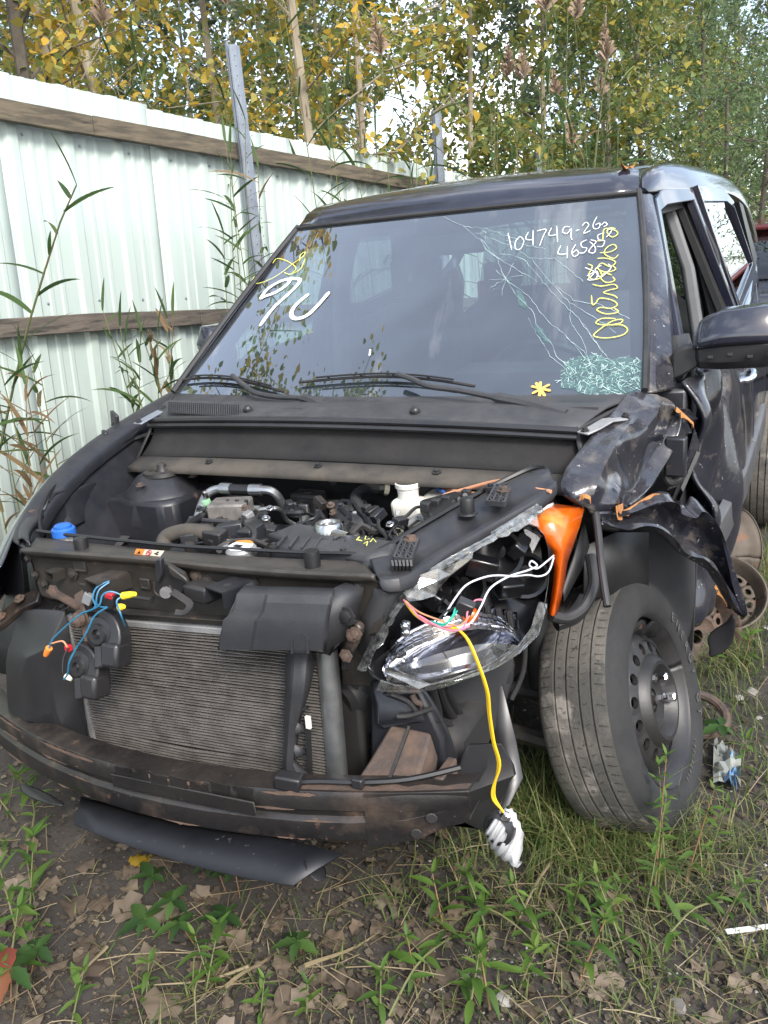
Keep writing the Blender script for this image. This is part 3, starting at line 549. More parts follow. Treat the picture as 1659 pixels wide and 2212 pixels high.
# tailgate, floor, firewall, interior
part(MB().grid([[V(t*w, y-.05*t*t, z) for t in np.linspace(-1, 1, 9)] for y, z, w in ((3.36, .35, .80), (3.40, .6, .80), (3.37, .9, .80), (3.33, 1.05, .78))]), 'tailgate', 'paint', smooth=180, solid=.01)
part(MB().grid([[V(t*w, y-.05*t*t, z) for t in np.linspace(-1, 1, 9)] for y, z, w in ((3.33, 1.05, .74), (3.29, 1.25, .70), (3.2, 1.5, .62))]), 'rear_window', 'side_glass', smooth=180)
part(MB().box((0, 1.8, .29), (1.56, 2.9, .05)), 'floor_pan', 'dark')
part(MB().grid([[V(x, y, z) for x in np.linspace(-.66, .66, 9)] for y, z in ((.30, .28), (.27, .55), (.22, .75), (.20, .90), (.26, .975))]), 'firewall', 'felt', solid=.02, smooth=180)
part(MB().grid([[V(x, y, z+.02*(1-(x/.6)**2)) for x in np.linspace(-.62, .62, 9)] for y, z in ((1.14, 1.49), (1.3, 1.53), (2.0, 1.56), (3.1, 1.50))]), 'headliner', 'head', smooth=180)
dash = part(MB().loft([[V(x, y-.02*(x/.7)**2, z) for y, z in ((.30, .955), (.46, .985), (.62, .985), (.72, .955), (.78, .88), (.76, .70), (.45, .62), (.3, .66))] for x in np.linspace(-.73, .73, 11)]), 'dashboard', 'cloth', bevel=.01)
part(MB().loft([[V(x, y, z) for y, z in ((.52, .98), (.56, 1.03), (.70, 1.035), (.77, .99), (.77, .95))] for x in (.17, .22, .5, .55)]), 'gauge_hood', 'cloth', dash, bevel=.012)
sw_c, sw_n = V(.37, .86, .93), V(0, .82, .57).normalized(); fm = frame(sw_n)
sw = part(MB().tube([sw_c+fm @ V(.185*math.cos(a), .185*math.sin(a), 0) for a in np.linspace(0, 2*math.pi, 33)], .015, 8, False), 'steering_wheel', 'plastic_clean')
part(MB().lathe(sw_c-sw_n*.03, sw_n, [(.075, 0), (.08, .02), (.05, .04), (0, .045)], 16), 'hub', 'plastic_clean', sw)
for a in (R(0), R(180), R(270)): part(MB().beam(sw_c-sw_n*.01, sw_c+fm @ V(.18*math.cos(a), .18*math.sin(a), 0), .035, .015), 'spoke', 'plastic_clean', sw)
part(MB().tube([sw_c-sw_n*.03, sw_c-sw_n*.35], .03, 8), 'column', 'plastic_clean', sw)
def seat(x, y, w, hr=True):
    st = part(MB().loft([[V(x+a*w/2, yy, zz) for a, zz in ((-1, z0), (-.95, z1), (-.3, z1-.02), (.3, z1-.02), (.95, z1), (1, z0))] for yy, z0, z1 in ((y-.5, .42, .56), (y-.45, .42, .60), (y-.1, .42, .58), (y+.02, .42, .57))]), 'seat', 'cloth', bevel=.03)
    part(MB().loft([[V(x+a*w/2*k, yy+dy, zz) for a, dy in ((-1, 0), (-.8, -.05), (0, -.03), (.8, -.05), (1, 0), (.8, .08), (-.8, .08))] for yy, zz, k in ((y, .55, 1), (y+.06, .8, 1), (y+.12, 1.05, .95), (y+.15, 1.15, .75), (y+.155, 1.18, .6))]), 'backrest', 'cloth', st, bevel=.02)
    if hr: part(MB().loft([[V(x+a*.12*k, y+.13+dy, zz) for a, dy in ((-1, 0), (-.7, -.06), (.7, -.06), (1, 0), (.7, .05), (-.7, .05))] for zz, k in ((1.21, .8), (1.25, 1), (1.34, 1), (1.385, .75))]), 'headrest', 'cloth', st, bevel=.02)
    return st
seat(.37, 1.42, .50); seat(-.37, 1.42, .50); seat(0, 2.45, 1.25, False)
for x in (-.35, .35): part(MB().loft([[V(x+a*.11, 2.6+dy, zz) for a, dy in ((-1, 0), (-.7, -.05), (.7, -.05), (1, 0), (.7, .04), (-.7, .04))] for zz in (1.18, 1.22, 1.28, 1.31)]), 'headrest', 'cloth', bevel=.02)
rv = part(MB().loft([[V(x, .985+.01*abs(x+.0)/.1+dy, 1.385+dz) for dy, dz in ((0, .03), (.03, .028), (.03, -.028), (0, -.03))] for x in (-.12, -.1, .1, .12)]), 'rear_view_mirror', 'plastic_clean', bevel=.006)
part(MB().tube([(0, .98, 1.40), (0, .965, 1.44)], .01, 6), 'mirror_stalk', 'plastic_clean', rv)
for s in (-1, 1): part(MB().box((s*.34, 1.13, 1.475), (.36, .16, .02), Euler((R(18), 0, 0)).to_matrix()), 'sun_visor', 'trim', bevel=.006)
# ------------------------------------------------------------------ marks on the windshield
def stroke(pts, w, m, name='marker_stroke', parent=ws, n=5, off=.0035):
    P = smoothpts([on_glass(u, v, off) for u, v in pts], n); N_ = len(P); L_, R_ = [], []
    for i, p in enumerate(P):
        d = (P[min(i+1, N_-1)]-P[max(i-1, 0)]).normalized(); sd_ = d.cross(WN).normalized()
        k = w/2*(1 if 0 < i < N_-1 else .55)*(.85+.3*random.random()*.5); L_.append(p+sd_*k); R_.append(p-sd_*k)
    return part(MB().grid([L_, R_]), name, m, parent, smooth=180)
stroke([(630, 600), (622, 615), (598, 632), (572, 642), (565, 645), (580, 625), (612, 607), (645, 604), (645, 615), (620, 640), (590, 668), (562, 706)], .015, 'white')
stroke([(668, 636), (640, 660), (630, 680), (640, 690), (665, 682), (690, 658), (712, 632)], .016, 'white')
for pts in ([(560, 592), (548, 602), (545, 612), (562, 613), (590, 602), (612, 588), (632, 572), (655, 556), (660, 546), (650, 552), (648, 566)], [(590, 570), (600, 560), (622, 566), (640, 580), (632, 592)], [(615, 590), (628, 594), (650, 582), (660, 560)]):
    stroke(pts, .0032, 'marker_yellow')
W = .0027                                            # white stock number
for pts in ([(1098, 505), (1106, 542)], [(1124, 512), (1114, 524), (1115, 540), (1126, 538), (1132, 522), (1124, 512)], [(1142, 503), (1136, 518), (1152, 520)], [(1152, 499), (1152, 532)],
            [(1160, 501), (1180, 497), (1174, 512), (1166, 533)], [(1192, 494), (1186, 510), (1206, 508)], [(1203, 490), (1205, 525)],
            [(1232, 492), (1220, 492), (1216, 503), (1226, 506), (1234, 496), (1234, 512), (1236, 520)], [(1244, 500), (1252, 498)],
            [(1258, 490), (1266, 482), (1272, 488), (1264, 500), (1262, 506), (1276, 500)], [(1290, 470), (1282, 486), (1284, 496), (1294, 494), (1296, 484), (1286, 488)], [(1300, 488), (1306, 482), (1312, 487), (1304, 492)],
            [(1212, 532), (1206, 550), (1226, 550)], [(1226, 534), (1226, 560)], [(1244, 530), (1236, 545), (1240, 556), (1250, 550), (1246, 542), (1238, 548)], [(1268, 520), (1256, 526), (1258, 536), (1268, 538), (1262, 548), (1252, 548)],
            [(1276, 520), (1288, 524), (1278, 536), (1272, 546), (1284, 548), (1286, 536), (1274, 524)], [(1306, 505), (1292, 510), (1294, 520), (1306, 522), (1302, 534), (1290, 534)], [(1310, 500), (1322, 496), (1318, 506), (1310, 514)],
            [(1264, 580), (1284, 590), (1270, 606), (1288, 604), (1290, 588), (1268, 598)], [(1300, 575), (1286, 584), (1296, 600), (1310, 592), (1320, 580), (1314, 572)]):
    stroke(pts, W, 'white', n=4)
for pts in ([(1330, 496), (1318, 494), (1312, 504), (1322, 514), (1334, 508), (1330, 500), (1306, 496), (1302, 520), (1290, 522)], [(1296, 548), (1318, 546), (1332, 538), (1326, 530), (1312, 536), (1306, 550), (1326, 560), (1336, 552)], [(1290, 560), (1312, 560), (1330, 568), (1318, 578), (1300, 570), (1292, 582), (1310, 590), (1330, 584), (1324, 576)],
            [(1270, 572), (1280, 578), (1272, 596), (1282, 606), (1300, 600), (1296, 586)], [(1322, 596), (1306, 592), (1298, 602), (1310, 612), (1328, 608), (1324, 600)], [(1280, 616), (1300, 620), (1326, 616), (1334, 624), (1318, 628), (1304, 634), (1326, 640), (1334, 646)],
            [(1278, 640), (1280, 660), (1288, 656), (1296, 646), (1322, 650), (1334, 660), (1320, 668), (1298, 666), (1290, 672), (1310, 680), (1336, 676), (1328, 668)],
            [(1330, 690), (1300, 690), (1288, 700), (1310, 704), (1340, 700), (1344, 692), (1322, 696), (1290, 718), (1284, 728), (1310, 732), (1344, 726), (1356, 714), (1344, 704), (1318, 704)]):
    stroke(pts, .0031, 'marker_yellow', n=4)
for a, b in (((1168, 826), (1166, 858)), ((1148, 836), (1190, 846)), ((1188, 832), (1150, 852)), ((1158, 828), (1178, 858))): stroke([a, ((a[0]+b[0])/2, (a[1]+b[1])/2), b], .0085, 'marker_orange')
stroke([(801, 756), (799, 770)], .006, 'white')
# cracks
rc = random.Random(5)
def crack(pts, w=.0010, jag=2.0, m='crack'):
    q = []
    for i in range(len(pts)-1):
        a, b = pts[i], pts[i+1]; n = max(2, int(math.hypot(b[0]-a[0], b[1]-a[1])/9))
        for k in range(n): t = k/n; q.append((a[0]+(b[0]-a[0])*t+rc.uniform(-jag, jag), a[1]+(b[1]-a[1])*t+rc.uniform(-jag, jag)))
    q.append(pts[-1]); P = [on_glass(u, v, .0025) for u, v in q]; N_ = len(P); L_, R_ = [], []
    for i, p in enumerate(P):
        d = (P[min(i+1, N_-1)]-P[max(i-1, 0)]).normalized(); sd_ = d.cross(WN).normalized(); k = w/2*rc.uniform(.3, 1.3); L_.append(p+sd_*k); R_.append(p-sd_*k)
    return MB().grid([L_, R_])
cr = MB()
def addc(*a, **k): q = crack(*a, **k); cr.add(q.v, q.f)
for pts in ([(958, 468), (1000, 490), (1040, 520), (1075, 560), (1092, 604), (1118, 640), (1148, 672), (1160, 700), (1172, 720), (1190, 738), (1202, 770), (1240, 800)], [(1028, 505), (1100, 530), (1150, 560), (1180, 600), (1230, 655), (1290, 690), (1330, 720)], [(1092, 604), (1140, 640), (1180, 690), (1225, 730), (1260, 770), (1290, 800)],
            [(1092, 604), (1060, 622)], [(1092, 604), (1072, 585)], [(1092, 604), (1130, 596)], [(1092, 604), (1110, 570)], [(1092, 604), (1058, 605)], [(1092, 604), (1085, 640)], [(1140, 690), (1150, 705), (1190, 770), (1225, 800)],
            [(1225, 730), (1262, 762), (1280, 800)], [(1260, 700), (1300, 760), (1330, 790)], [(1180, 600), (1240, 650), (1300, 660), (1360, 690)], [(1150, 560), (1200, 560), (1260, 610)], [(1230, 655), (1235, 700), (1260, 740), (1275, 790)], [(1040, 520), (1050, 540), (1095, 570), (1160, 610)], [(1095, 520), (1180, 540)], [(1000, 490), (1050, 495), (1120, 520)], [(1080, 548), (1130, 560), (1200, 640), (1250, 690), (1310, 770)]):
    addc(pts)
part(cr, 'crack', 'crack', ws, smooth=0)
for pts in ([(1116, 625), (1126, 632), (1138, 655), (1136, 668), (1122, 660), (1118, 640)], [(1152, 700), (1172, 712), (1188, 742), (1178, 738), (1160, 718)], [(1090, 598), (1108, 606), (1094, 612)]):
    part(MB().add([on_glass(u, v, .002) for u, v in pts], [tuple(range(len(pts)))]), 'glass_flake', 'crushed_glass', ws, smooth=0)
cz = [(1222, 782), (1250, 770), (1290, 766), (1320, 778), (1350, 772), (1384, 778), (1390, 800), (1388, 835), (1360, 848), (1310, 858), (1270, 858), (1240, 842), (1212, 838), (1214, 812)]
part(MB().add([on_glass(u, v, .0016) for u, v in cz], [tuple(range(len(cz)))]), 'crushed_glass', 'crushed_glass', ws, smooth=0)
cw = MB(); rc = random.Random(9)
def inside(u, v):
    c_ = False; n = len(cz)
    for i in range(n):
        (x1, y1), (x2, y2) = cz[i], cz[i-1]
        if (y1 > v) != (y2 > v) and u < (x2-x1)*(v-y1)/(y2-y1)+x1: c_ = not c_
    return c_
for k in range(520):
    u, v = rc.uniform(1205, 1392), rc.uniform(764, 862)
    if not inside(u, v): continue
    a = rc.uniform(0, 6.28); l = rc.uniform(4, 18); q = crack([(u, v), (u+l*math.cos(a), v+l*.7*math.sin(a))], w=rc.uniform(.0004, .0013), jag=1.2)
    cw.add(q.v, q.f)
part(cw, 'shattered_web', 'shard', ws, smooth=0)
# ------------------------------------------------------------------ cowl, wipers, fenders, mirrors, engine bay
def cyf(x): return .155-.035*(1-(x/.62)**2)           # front lip of the cowl
def czf(x): return .945+.018*(1-(x/.62)**2)-.006*x
rows = []
for t in np.linspace(0, 1, 8):
    r = []
    for k in np.linspace(-1, 1, 25):
        xb, xf = k*.738, k*.63; yb, zb = wsy(xb, 1.0)+.01, .990
        x = xb+(xf-xb)*t; r.append(V(x, yb+(cyf(xf)-yb)*t, zb+(czf(xf)-zb)*t + (.012*math.sin(math.pi*t) if t > 0 else 0) - .014*math.exp(-((t-.28)/.14)**2)))
    rows.append(r)
cowl = part(MB().grid(rows), 'cowl_panel', 'plastic_dusty', smooth=180, solid=.006, soff=-1)
for k in (0, 1):                                     # rubber lips along the hood line
    part(MB().tube([V(x, cyf(x)-.004-.010*k, czf(x)+.004-.014*k) for x in np.linspace(-.635, .635, 25)], .009-.002*k, 8), 'hood_seal', 'plastic_clean', cowl)
# vent grilles
def grille(u0, u1, v0a, v1a, v0b, v1b, n, m):
    g = MB(); c = [[at(u0, v0a, y=.205), at(u1, v0b, y=.185)], [at(u0, v1a, y=.165), at(u1, v1b, y=.15)]]
    c[0][0].z += 0
    P = lambda a, b: (c[0][0].lerp(c[0][1], a)).lerp(c[1][0].lerp(c[1][1], a), b)+V(0, -.004, .006)
    for i in range(n+1): g.beam(P(i/n, 0), P(i/n, 1), .0022, .004)
    for j in range(m+1): g.beam(P(0, j/m), P(1, j/m), .0022, .004)
    part(g, 'vent_grille', 'plastic_dusty', cowl, smooth=0)
    part(MB().add([P(0, 0)+V(0, .002, -.003), P(1, 0)+V(0, .002, -.003), P(1, 1)+V(0, .002, -.003), P(0, 1)+V(0, .002, -.003)], [(0, 1, 2, 3)]), 'vent_recess', 'dark', cowl)
grille(366, 520, 873, 894, 880, 904, 34, 6); grille(548, 656, 884, 903, 888, 909, 24, 6)
for u, v in ((535, 884), (896, 888)): part(MB().lathe(at(u, v, y=.17), (0, -.5, .8), [(.014, -.01), (.013, .004), (.009, .010), (.004, .012)], 10), 'washer_nozzle', 'plastic_clean', cowl)
# plenum face below the lip, with its stitched outline
def plx(k, t): return k*(.625+.02*t)
def pl(k, t): x = plx(k, t); return V(x, cyf(x*.97)+.012-.055*t*t, czf(x*.97)-.020-.078*t+.004*x*t)
plen = part(MB().grid([[pl(k, t) for k in np.linspace(-1, 1, 25)] for t in np.linspace(0, 1, 6)]), 'cowl_insulator', 'felt', smooth=180, solid=.01, soff=-1)
def seam(q): part(MB().tube([pl(k, t)+V(0, -.0065, .0045) for k, t in q], .0011, 4), 'seam', 'trim', plen)
seam([(k, .22) for k in np.linspace(-.82, .90, 24)])
for k0 in np.linspace(-.30, .42, 8): seam([(k0+.042+.042*math.cos(a), .22+.42*math.sin(a)) for a in np.linspace(0, math.pi, 9)])
seam([(-.88, .05), (-.86, .4), (-.8, .5)]+[(k, .55) for k in np.linspace(-.7, -.42, 6)]+[(-.38, .48), (-.36, .22)])
seam([(.54, .22), (.56, .5), (.6, .6)]+[(k, .62) for k in np.linspace(.66, .88, 5)]+[(.92, .5), (.94, .3)])
fl = part(MB().grid([[pl(k, 1)+V(0, -dy-.012*(1-k*k), -dz) for k in np.linspace(-1.02, 1.0, 25)] for dy, dz in ((.004, -.004), (.03, .006), (.055, .014), (.06, .028))]), 'cowl_flange', 'tan_dust', smooth=180, solid=.004)
for k in (-.55, .0, .5): bolt(pl(k, 1)+V(0, -.035, .0), (0, -.3, 1), .007, 'plastic', fl, 'clip')
# side ends of the cowl and hinges
for s in (-1, 1):
    part(MB().prism([V(s*.62, .16, .95), V(s*.735, .40, .99), V(s*.745, .38, .86), V(s*.66, .10, .84)], (s*.012, 0, 0)), 'cowl_end', 'plastic', bevel=.004)
    hp_ = [(1258, 934, .13), (1285, 922, .165), (1312, 906, .20), (1345, 902, .25)] if s > 0 else [(296, 914, .10), (318, 902, .14), (350, 885, .22)]
    hg = part(sweep([at(u, v, y=y) for u, v, y in hp_], (0, -.1, 1), .034, .005), 'hood_hinge', 'alu_dull' if s > 0 else 'galv', bevel=.002)
    for q in (hp_[0], hp_[-1]): bolt(at(q[0]+(6 if s > 0 else 4), q[1]-3, y=q[2]+.008), (0, 0, 1), .006, 'dark', hg)
# wipers
def wiper(arm, blade, y):
    A_ = smoothpts([at(u, v, y=yy)+V(0, -.006, .010) for u, v, yy in arm], 5); n = len(A_)
    w = part(MB().tube(A_, [.015 if i < n*.35 else .008 for i in range(n)], 8), 'wiper_arm', 'plastic_dusty', cowl)
    B_ = smoothpts([on_glass(u, v, .012) for u, v in blade], 4)
    b = part(MB().tube(B_, .0045, 6), 'wiper_blade', 'dark', w)
    C_ = [p+WN*.012 for p in B_[2:-2]]; part(MB().tube(C_, .003, 5), 'blade_frame', 'plastic_clean', b)
    for i in range(3, len(B_)-2, 3): part(MB().beam(B_[i], B_[i]+WN*.012, .006, .004), 'blade_claw', 'plastic_clean', b)
wiper([(745, 893, .235), (700, 884, .25), (662, 868, .28), (600, 864, .29), (555, 855, .31), (530, 838, .345), (505, 818, .375)], [(400, 826), (450, 822), (510, 826), (565, 838), (616, 852)], .3)
wiper([(1225, 905, .235), (1140, 880, .265), (1080, 868, .28), (990, 850, .295), (930, 842, .31), (890, 825, .34), (862, 816, .355)], [(650, 832), (740, 824), (830, 820), (930, 826), (1028, 841)], .3)
# ------------------------------------------------------------------ right fender and front corner (far side)
fy = [-.56, -.48, -.38, -.2, 0, .2, .4, .53]; fx = [-.47, -.53, -.60, -.682, -.727, -.748, -.772, -.79]; fz = [.76, .785, .815, .872, .918, .955, .985, .998]
rows = []
for y, x, z in zip(fy, fx, fz):
    lo = max(.42 if y > -.3 else .60, .335+math.sqrt(max(0, .14-y*y)))
    if y < -.3: lo = max(lo, .58)
    r = []
    for t in np.linspace(0, 1, 9): r.append(V(x-(.115 if y > -.3 else .10)*math.sin(t*math.pi/2), y-.03*t*(1 if y < -.3 else 0), z-(z-lo)*(1-math.cos(t*math.pi/2))**.9))
    rows.append(r)
part(MB().grid(rows), 'right_fender', 'paint', sub=1, smooth=180, solid=.004)
part(MB().grid([[V(x+dx, y, z+dz) for dx, dz in ((-.005, .006), (.02, .003), (.035, -.006), (.05, -.012), (.055, -.05))] for y, x, z in zip(fy[1:], fx[1:], fz[1:])]), 'fender_flange', 'chassis', sub=1, smooth=180, solid=.003)
part(MB().grid([[V(-.86+.30*t, .0+.345*math.cos(a), .335+.345*math.sin(a)) for t in (0, .5, 1)] for a in np.linspace(0, math.pi, 15)]), 'wheel_liner', 'plastic', smooth=180, solid=.004)
# inner aprons, strut towers, frame rails
def apron(s):
    top = [V(-.575*s*-1 if False else s*.57, -.34, .80), V(s*.655, -.15, .86), V(s*.69, .0, .90), V(s*.70, .18, .93)]
    bot = [V(s*.50, -.36, .50), V(s*.50, -.15, .47), V(s*.50, 0, .47), V(s*.50, .22, .5)]
    mid = [V(s*.60, -.34, .68), V(s*.60, -.15, .70), V(s*.62, .0, .70), V(s*.66, .2, .75)]
    if s > 0: top, mid, bot = top[2:], mid[2:], bot[2:]
    part(MB().grid([smoothpts(top, 4), smoothpts(mid, 4), smoothpts(bot, 4)]), 'inner_apron', 'chassis', sub=1, smooth=180, solid=.004)
    tw = part(MB().lathe(V(s*.53, .045, .50), (0, 0, 1), [(.125, .2), (.118, .262), (.102, .282), (.092, .29), (.068, .318), (.056, .325), (.0, .325)], 28), 'strut_tower', 'chassis', smooth=40)
    if s < 0: part(MB().loft([[V(s*.53+a*k, .035+b*k*.9, z) for a, b in ((-.13, -.10), (-.10, -.125), (.09, -.125), (.125, -.09), (.125, .13), (-.13, .13))] for z, k in ((.44, 1.12), (.70, 1.0), (.772, .95))]), 'tower_wall', 'chassis', tw, bevel=.012)
    if s < 0:
        cap = part(MB().lathe(V(-.515, .04, .815), (0, 0, 1), [(.05, 0), (.055, .008), (.053, .018), (.038, .022), (.034, .014), (.018, .014), (.014, .024), (.012, .036), (.006, .04)], 24), 'strut_mount', 'support', tw)
        for a in range(3): bolt(V(-.515+.085*math.cos(a*2.1+.4), .04+.085*math.sin(a*2.1+.4), .81), (0, 0, 1), .008, 'rust', tw)
    part(MB().loft([[V(s*x, y, z) for x, z in ((.38, .44), (.50, .44), (.50, .34), (.38, .34))] for y in (-.44, .3)]), 'frame_rail', 'chassis', bevel=.01)
apron(-1); apron(1)
for q in ((-.46, -.50, .60), ): pass
part(MB().loft([[V(x, y, z) for y, z in ((.02, .34), (.02, .44), (-.12, .44), (-.12, .34))] for x in (-.5, .5)]), 'subframe', 'dark', bevel=.02)
# right upper rail of the bay (image left) with bolts and bump stop
rr = [V(-.455, -.49, .805), V(-.53, -.42, .812), V(-.60, -.30, .825), V(-.655, -.17, .852), V(-.69, 0, .893), V(-.705, .18, .925)]
rp = smoothpts(rr, 4)
part(MB().loft([[p+V(.018, -.012, -.012), p+V(.010, -.008, .0), p+V(-.028, .008, .002), p+V(-.05, .016, -.006), p+V(-.06, .02, -.06)] for p in rp], closed=False), 'apron_rail', 'chassis', smooth=180, solid=.004)
for i, nm in ((9, 0), (11, 0), (6, 1)): bolt(rp[i]+V(-.025, .01, .003), (0, 0, 1), .009, 'chassis' if not nm else 'rust')
part(MB().lathe(at(155, 1052, y=-.12)-V(0, 0, .02), (0, 0, 1), [(.018, 0), (.018, .012), (.013, .014), (.013, .03), (.010, .032)], 14), 'bump_stop', 'dark')
part(MB().tube(smoothpts([at(u, v, y=yy) for u, v, yy in ((88, 1148, -.40), (86, 1118, -.36), (102, 1070, -.29), (130, 1040, -.2), (185, 1010, -.08), (260, 960, .10), (330, 935, .16))], 5), .006, 6), 'bay_seal', 'w_black')
# small pressings along the right apron
part(sweep(smoothpts([at(u, v, y=yy) for u, v, yy in ((92, 1100, -.34), (118, 1040, -.22), (175, 990, -.08), (240, 940, .08), (300, 900, .2))], 4), (.3, -.3, 1), .012, .004), 'apron_lip', 'moulding')
for u, v, yy, w, h in ((250, 925, .14, .05, .10), (228, 955, .06, .03, .07), (205, 985, -.02, .025, .05)):
    part(MB().box(at(u, v, y=yy), (w, .012, h), Euler((0, .25, -.5)).to_matrix()), 'apron_bracket', 'chassis', bevel=.004); part(MB().lathe(at(u, v, y=yy)+V(.003, -.008, .012), (.4, -1, 0), [(.009, 0), (.008, .0015), (0, .0015)], 12), 'bracket_hole', 'dark')
part(MB().grid([PPb for PPb in [[at(u, v, y=yy) for u, v, yy in r] for r in ([(118, 1075, -.26), (150, 1060, -.2), (215, 1030, -.06)], [(120, 1110, -.26), (165, 1090, -.2), (222, 1060, -.05)], [(150, 1150, -.26), (180, 1130, -.2), (225, 1120, -.06)])]]), 'apron_panel', 'chassis', smooth=180, solid=.003, sub=1)
line_ = [(105, 1085, -.3), (120, 1066, -.26), (150, 1064, -.2), (158, 1090, -.18), (166, 1120, -.18)]
part(MB().tube(smoothpts([at(u, v, y=yy) for u, v, yy in line_], 4), .004, 6), 'apron_wire', 'w_black')
for u, v, yy in ((178, 1030, -.1), (160, 1062, -.16), (235, 1045, -.02), (197, 1072, -.06), (180, 1090, -.12)): part(MB().lathe(at(u, v, y=yy), (.3, -.9, .2), [(.006, 0), (.005, .004), (0, .004)], 8), 'apron_stud', 'trim')
# ------------------------------------------------------------------ engine bay contents
bay = part(MB().grid([[V(x, y, z) for x in np.linspace(-.5, .5, 5)] for y, z in ((.24, .36), (-.3, .36), (-.42, .40))]), 'undertray', 'dark')
eng = part(MB().box((-.05, -.10, .53), (.56, .36, .30)), 'engine_block', 'dark', bevel=.03)
part(MB().loft([[V(-.05+a*.22*k, -.14+b*.13*k, z) for a, b in ((-1, -1), (1, -1), (1, 1), (-1, 1))] for z, k in ((.67, 1.05), (.715, 1), (.725, .95))]), 'valve_cover', 'chassis', eng, bevel=.012)
for i in range(4): part(MB().lathe(V(-.17+.08*i, -.14, .715), (0, 0, 1), [(.022, 0), (.022, .02), (.012, .026), (.012, .034)], 10), 'coil', 'plastic', eng)
part(MB().tube(smoothpts([at(u, v, y=yy) for u, v, yy in ((352, 1182, -.33), (360, 1160, -.31), (395, 1148, -.30), (440, 1150, -.30), (470, 1165, -.30))], 5), .018, 12), 'intake_pipe', 'tan_dust', eng)
part(MB().lathe(at(432, 1150, y=-.28), (0, -.2, 1), [(.034, -.02), (.036, .0), (.03, .006), (.012, .007), (.010, .014)], 16), 'oil_cap', 'plastic_dusty', eng)
th = part(MB().box(at(500, 1110, y=-.10), (.10, .08, .07), Euler((0, 0, R(20))).to_matrix()), 'throttle_body', 'fin_line', eng, bevel=.006)
for k in range(4): part(MB().tube([at(472+20*k, 1098, y=-.10)+V(0, 0, .0), at(472+20*k, 1080, y=-.10)], .005, 6), 'fitting', 'plastic', th)
for pts, r, m in (([(380, 1170, -.30), (400, 1150, -.30), (405, 1135, -.28), (430, 1118, -.2)], .009, 'w_black'), ([(450, 1090, .05), (475, 1078, .08), (520, 1072, .1), (560, 1085, .06), (575, 1110, 0)], .005, 'support'), ([(490, 1150, -.25), (530, 1140, -.22), (560, 1130, -.16), (575, 1150, -.2)], .010, 'plastic'),
                  ([(545, 1175, -.33), (550, 1150, -.3), (530, 1135, -.25), (500, 1130, -.2)], .007, 'plastic'), ([(470, 1185, -.36), (500, 1170, -.33), (545, 1168, -.33), (580, 1180, -.35)], .006, 'support'), ([(410, 1120, -.2), (450, 1125, -.2), (500, 1128, -.2), (545, 1140, -.2)], .006, 'plastic_dusty')):
    part(MB().tube(smoothpts([at(u, v, y=yy) for u, v, yy in pts], 5), r, 8), 'hose', m, eng)
for u, v, yy, sz in ((465, 1160, -.3, .035), (545, 1155, -.27, .04), (412, 1165, -.31, .03), (500, 1150, -.26, .045), (570, 1150, -.22, .035)):
    part(MB().box(at(u, v, y=yy), (sz*1.4, sz, sz), Euler((.1, .1, u)).to_matrix()), 'connector', 'plastic' if sz < .04 else 'chassis', eng, bevel=.004)
part(MB().tube([at(514, 1145, y=-.26), at(514, 1128, y=-.26)], [.006, .004], 8), 'dipstick', 'steel', eng)
# air conditioning lines
def line(pts, r, m, name, parent=car, seg=10): return part(MB().tube(smoothpts([at(u, v, y=yy) for u, v, yy in pts], 5), r, seg), name, m, parent)
ac = line([(418, 1152, -.14), (425, 1125, -.10), (440, 1080, -.03), (455, 1062, -.01), (480, 1055, 0), (500, 1055, 0)], .0115, 'alu', 'refrigerant_line')
line([(478, 1055, 0), (500, 1056, 0)], .0155, 'alu', 'ferrule', ac); line([(498, 1056, 0), (545, 1058, .01)], .014, 'w_black', 'rubber_section', ac); line([(540, 1058, .01), (565, 1058, .015)], .0155, 'alu', 'ferrule', ac)
line([(562, 1058, .015), (585, 1060, .02), (600, 1072, .03), (612, 1092, .05), (630, 1108, .07), (660, 1112, .09)], .0115, 'alu', 'pipe', ac)
ac2 = line([(436, 1130, -.10), (452, 1118, -.08), (460, 1102, -.06), (475, 1096, -.05), (490, 1096, -.05)], .006, 'alu', 'refrigerant_line')
line([(486, 1096, -.05), (508, 1098, -.045)], .010, 'alu', 'ferrule', ac2); line([(506, 1098, -.045), (540, 1100, -.04)], .009, 'w_black', 'rubber_section', ac2); line([(538, 1100, -.04), (562, 1100, -.035)], .010, 'alu', 'ferrule', ac2)
line([(560, 1101, -.035), (590, 1098, -.02), (606, 1102, 0), (618, 1122, .03), (640, 1135, .06)], .006, 'alu', 'pipe', ac2)
pv = part(MB().lathe(at(446, 1086, y=-.04), (-.1, -.2, 1), [(.011, -.012), (.013, .0), (.012, .008), (.004, .009)], 12), 'service_port', 'lbl_green', ac)
part(MB().lathe(at(443, 1068, y=-.04), (-.1, -.2, 1), [(.006, -.012), (.008, .004), (.006, .010)], 10), 'service_port', 'steel', ac)
ev = part(MB().box(at(668, 1100, y=.12), (.085, .06, .10)), 'expansion_valve', 'plastic', bevel=.008)
part(MB().lathe(at(668, 1078, y=.12), (0, 0, 1), [(.03, -.01), (.03, .012), (.02, .02), (.018, .024)], 16), 'valve_cap', 'plastic_clean', ev)
part(MB().box(at(658, 1110, y=.08), (.028, .012, .055)), 'valve_plate', 'alu', ev, bevel=.002)
part(MB().grid([[at(u0+(u1-u0)*t, v, y=yy) for t in np.linspace(0, 1, 4)] for u0, u1, v, yy in ((705, 790, 1080, .19), (712, 800, 1105, .17), (715, 800, 1140, .13))]), 'heat_shield', 'alu_dull', solid=.002)
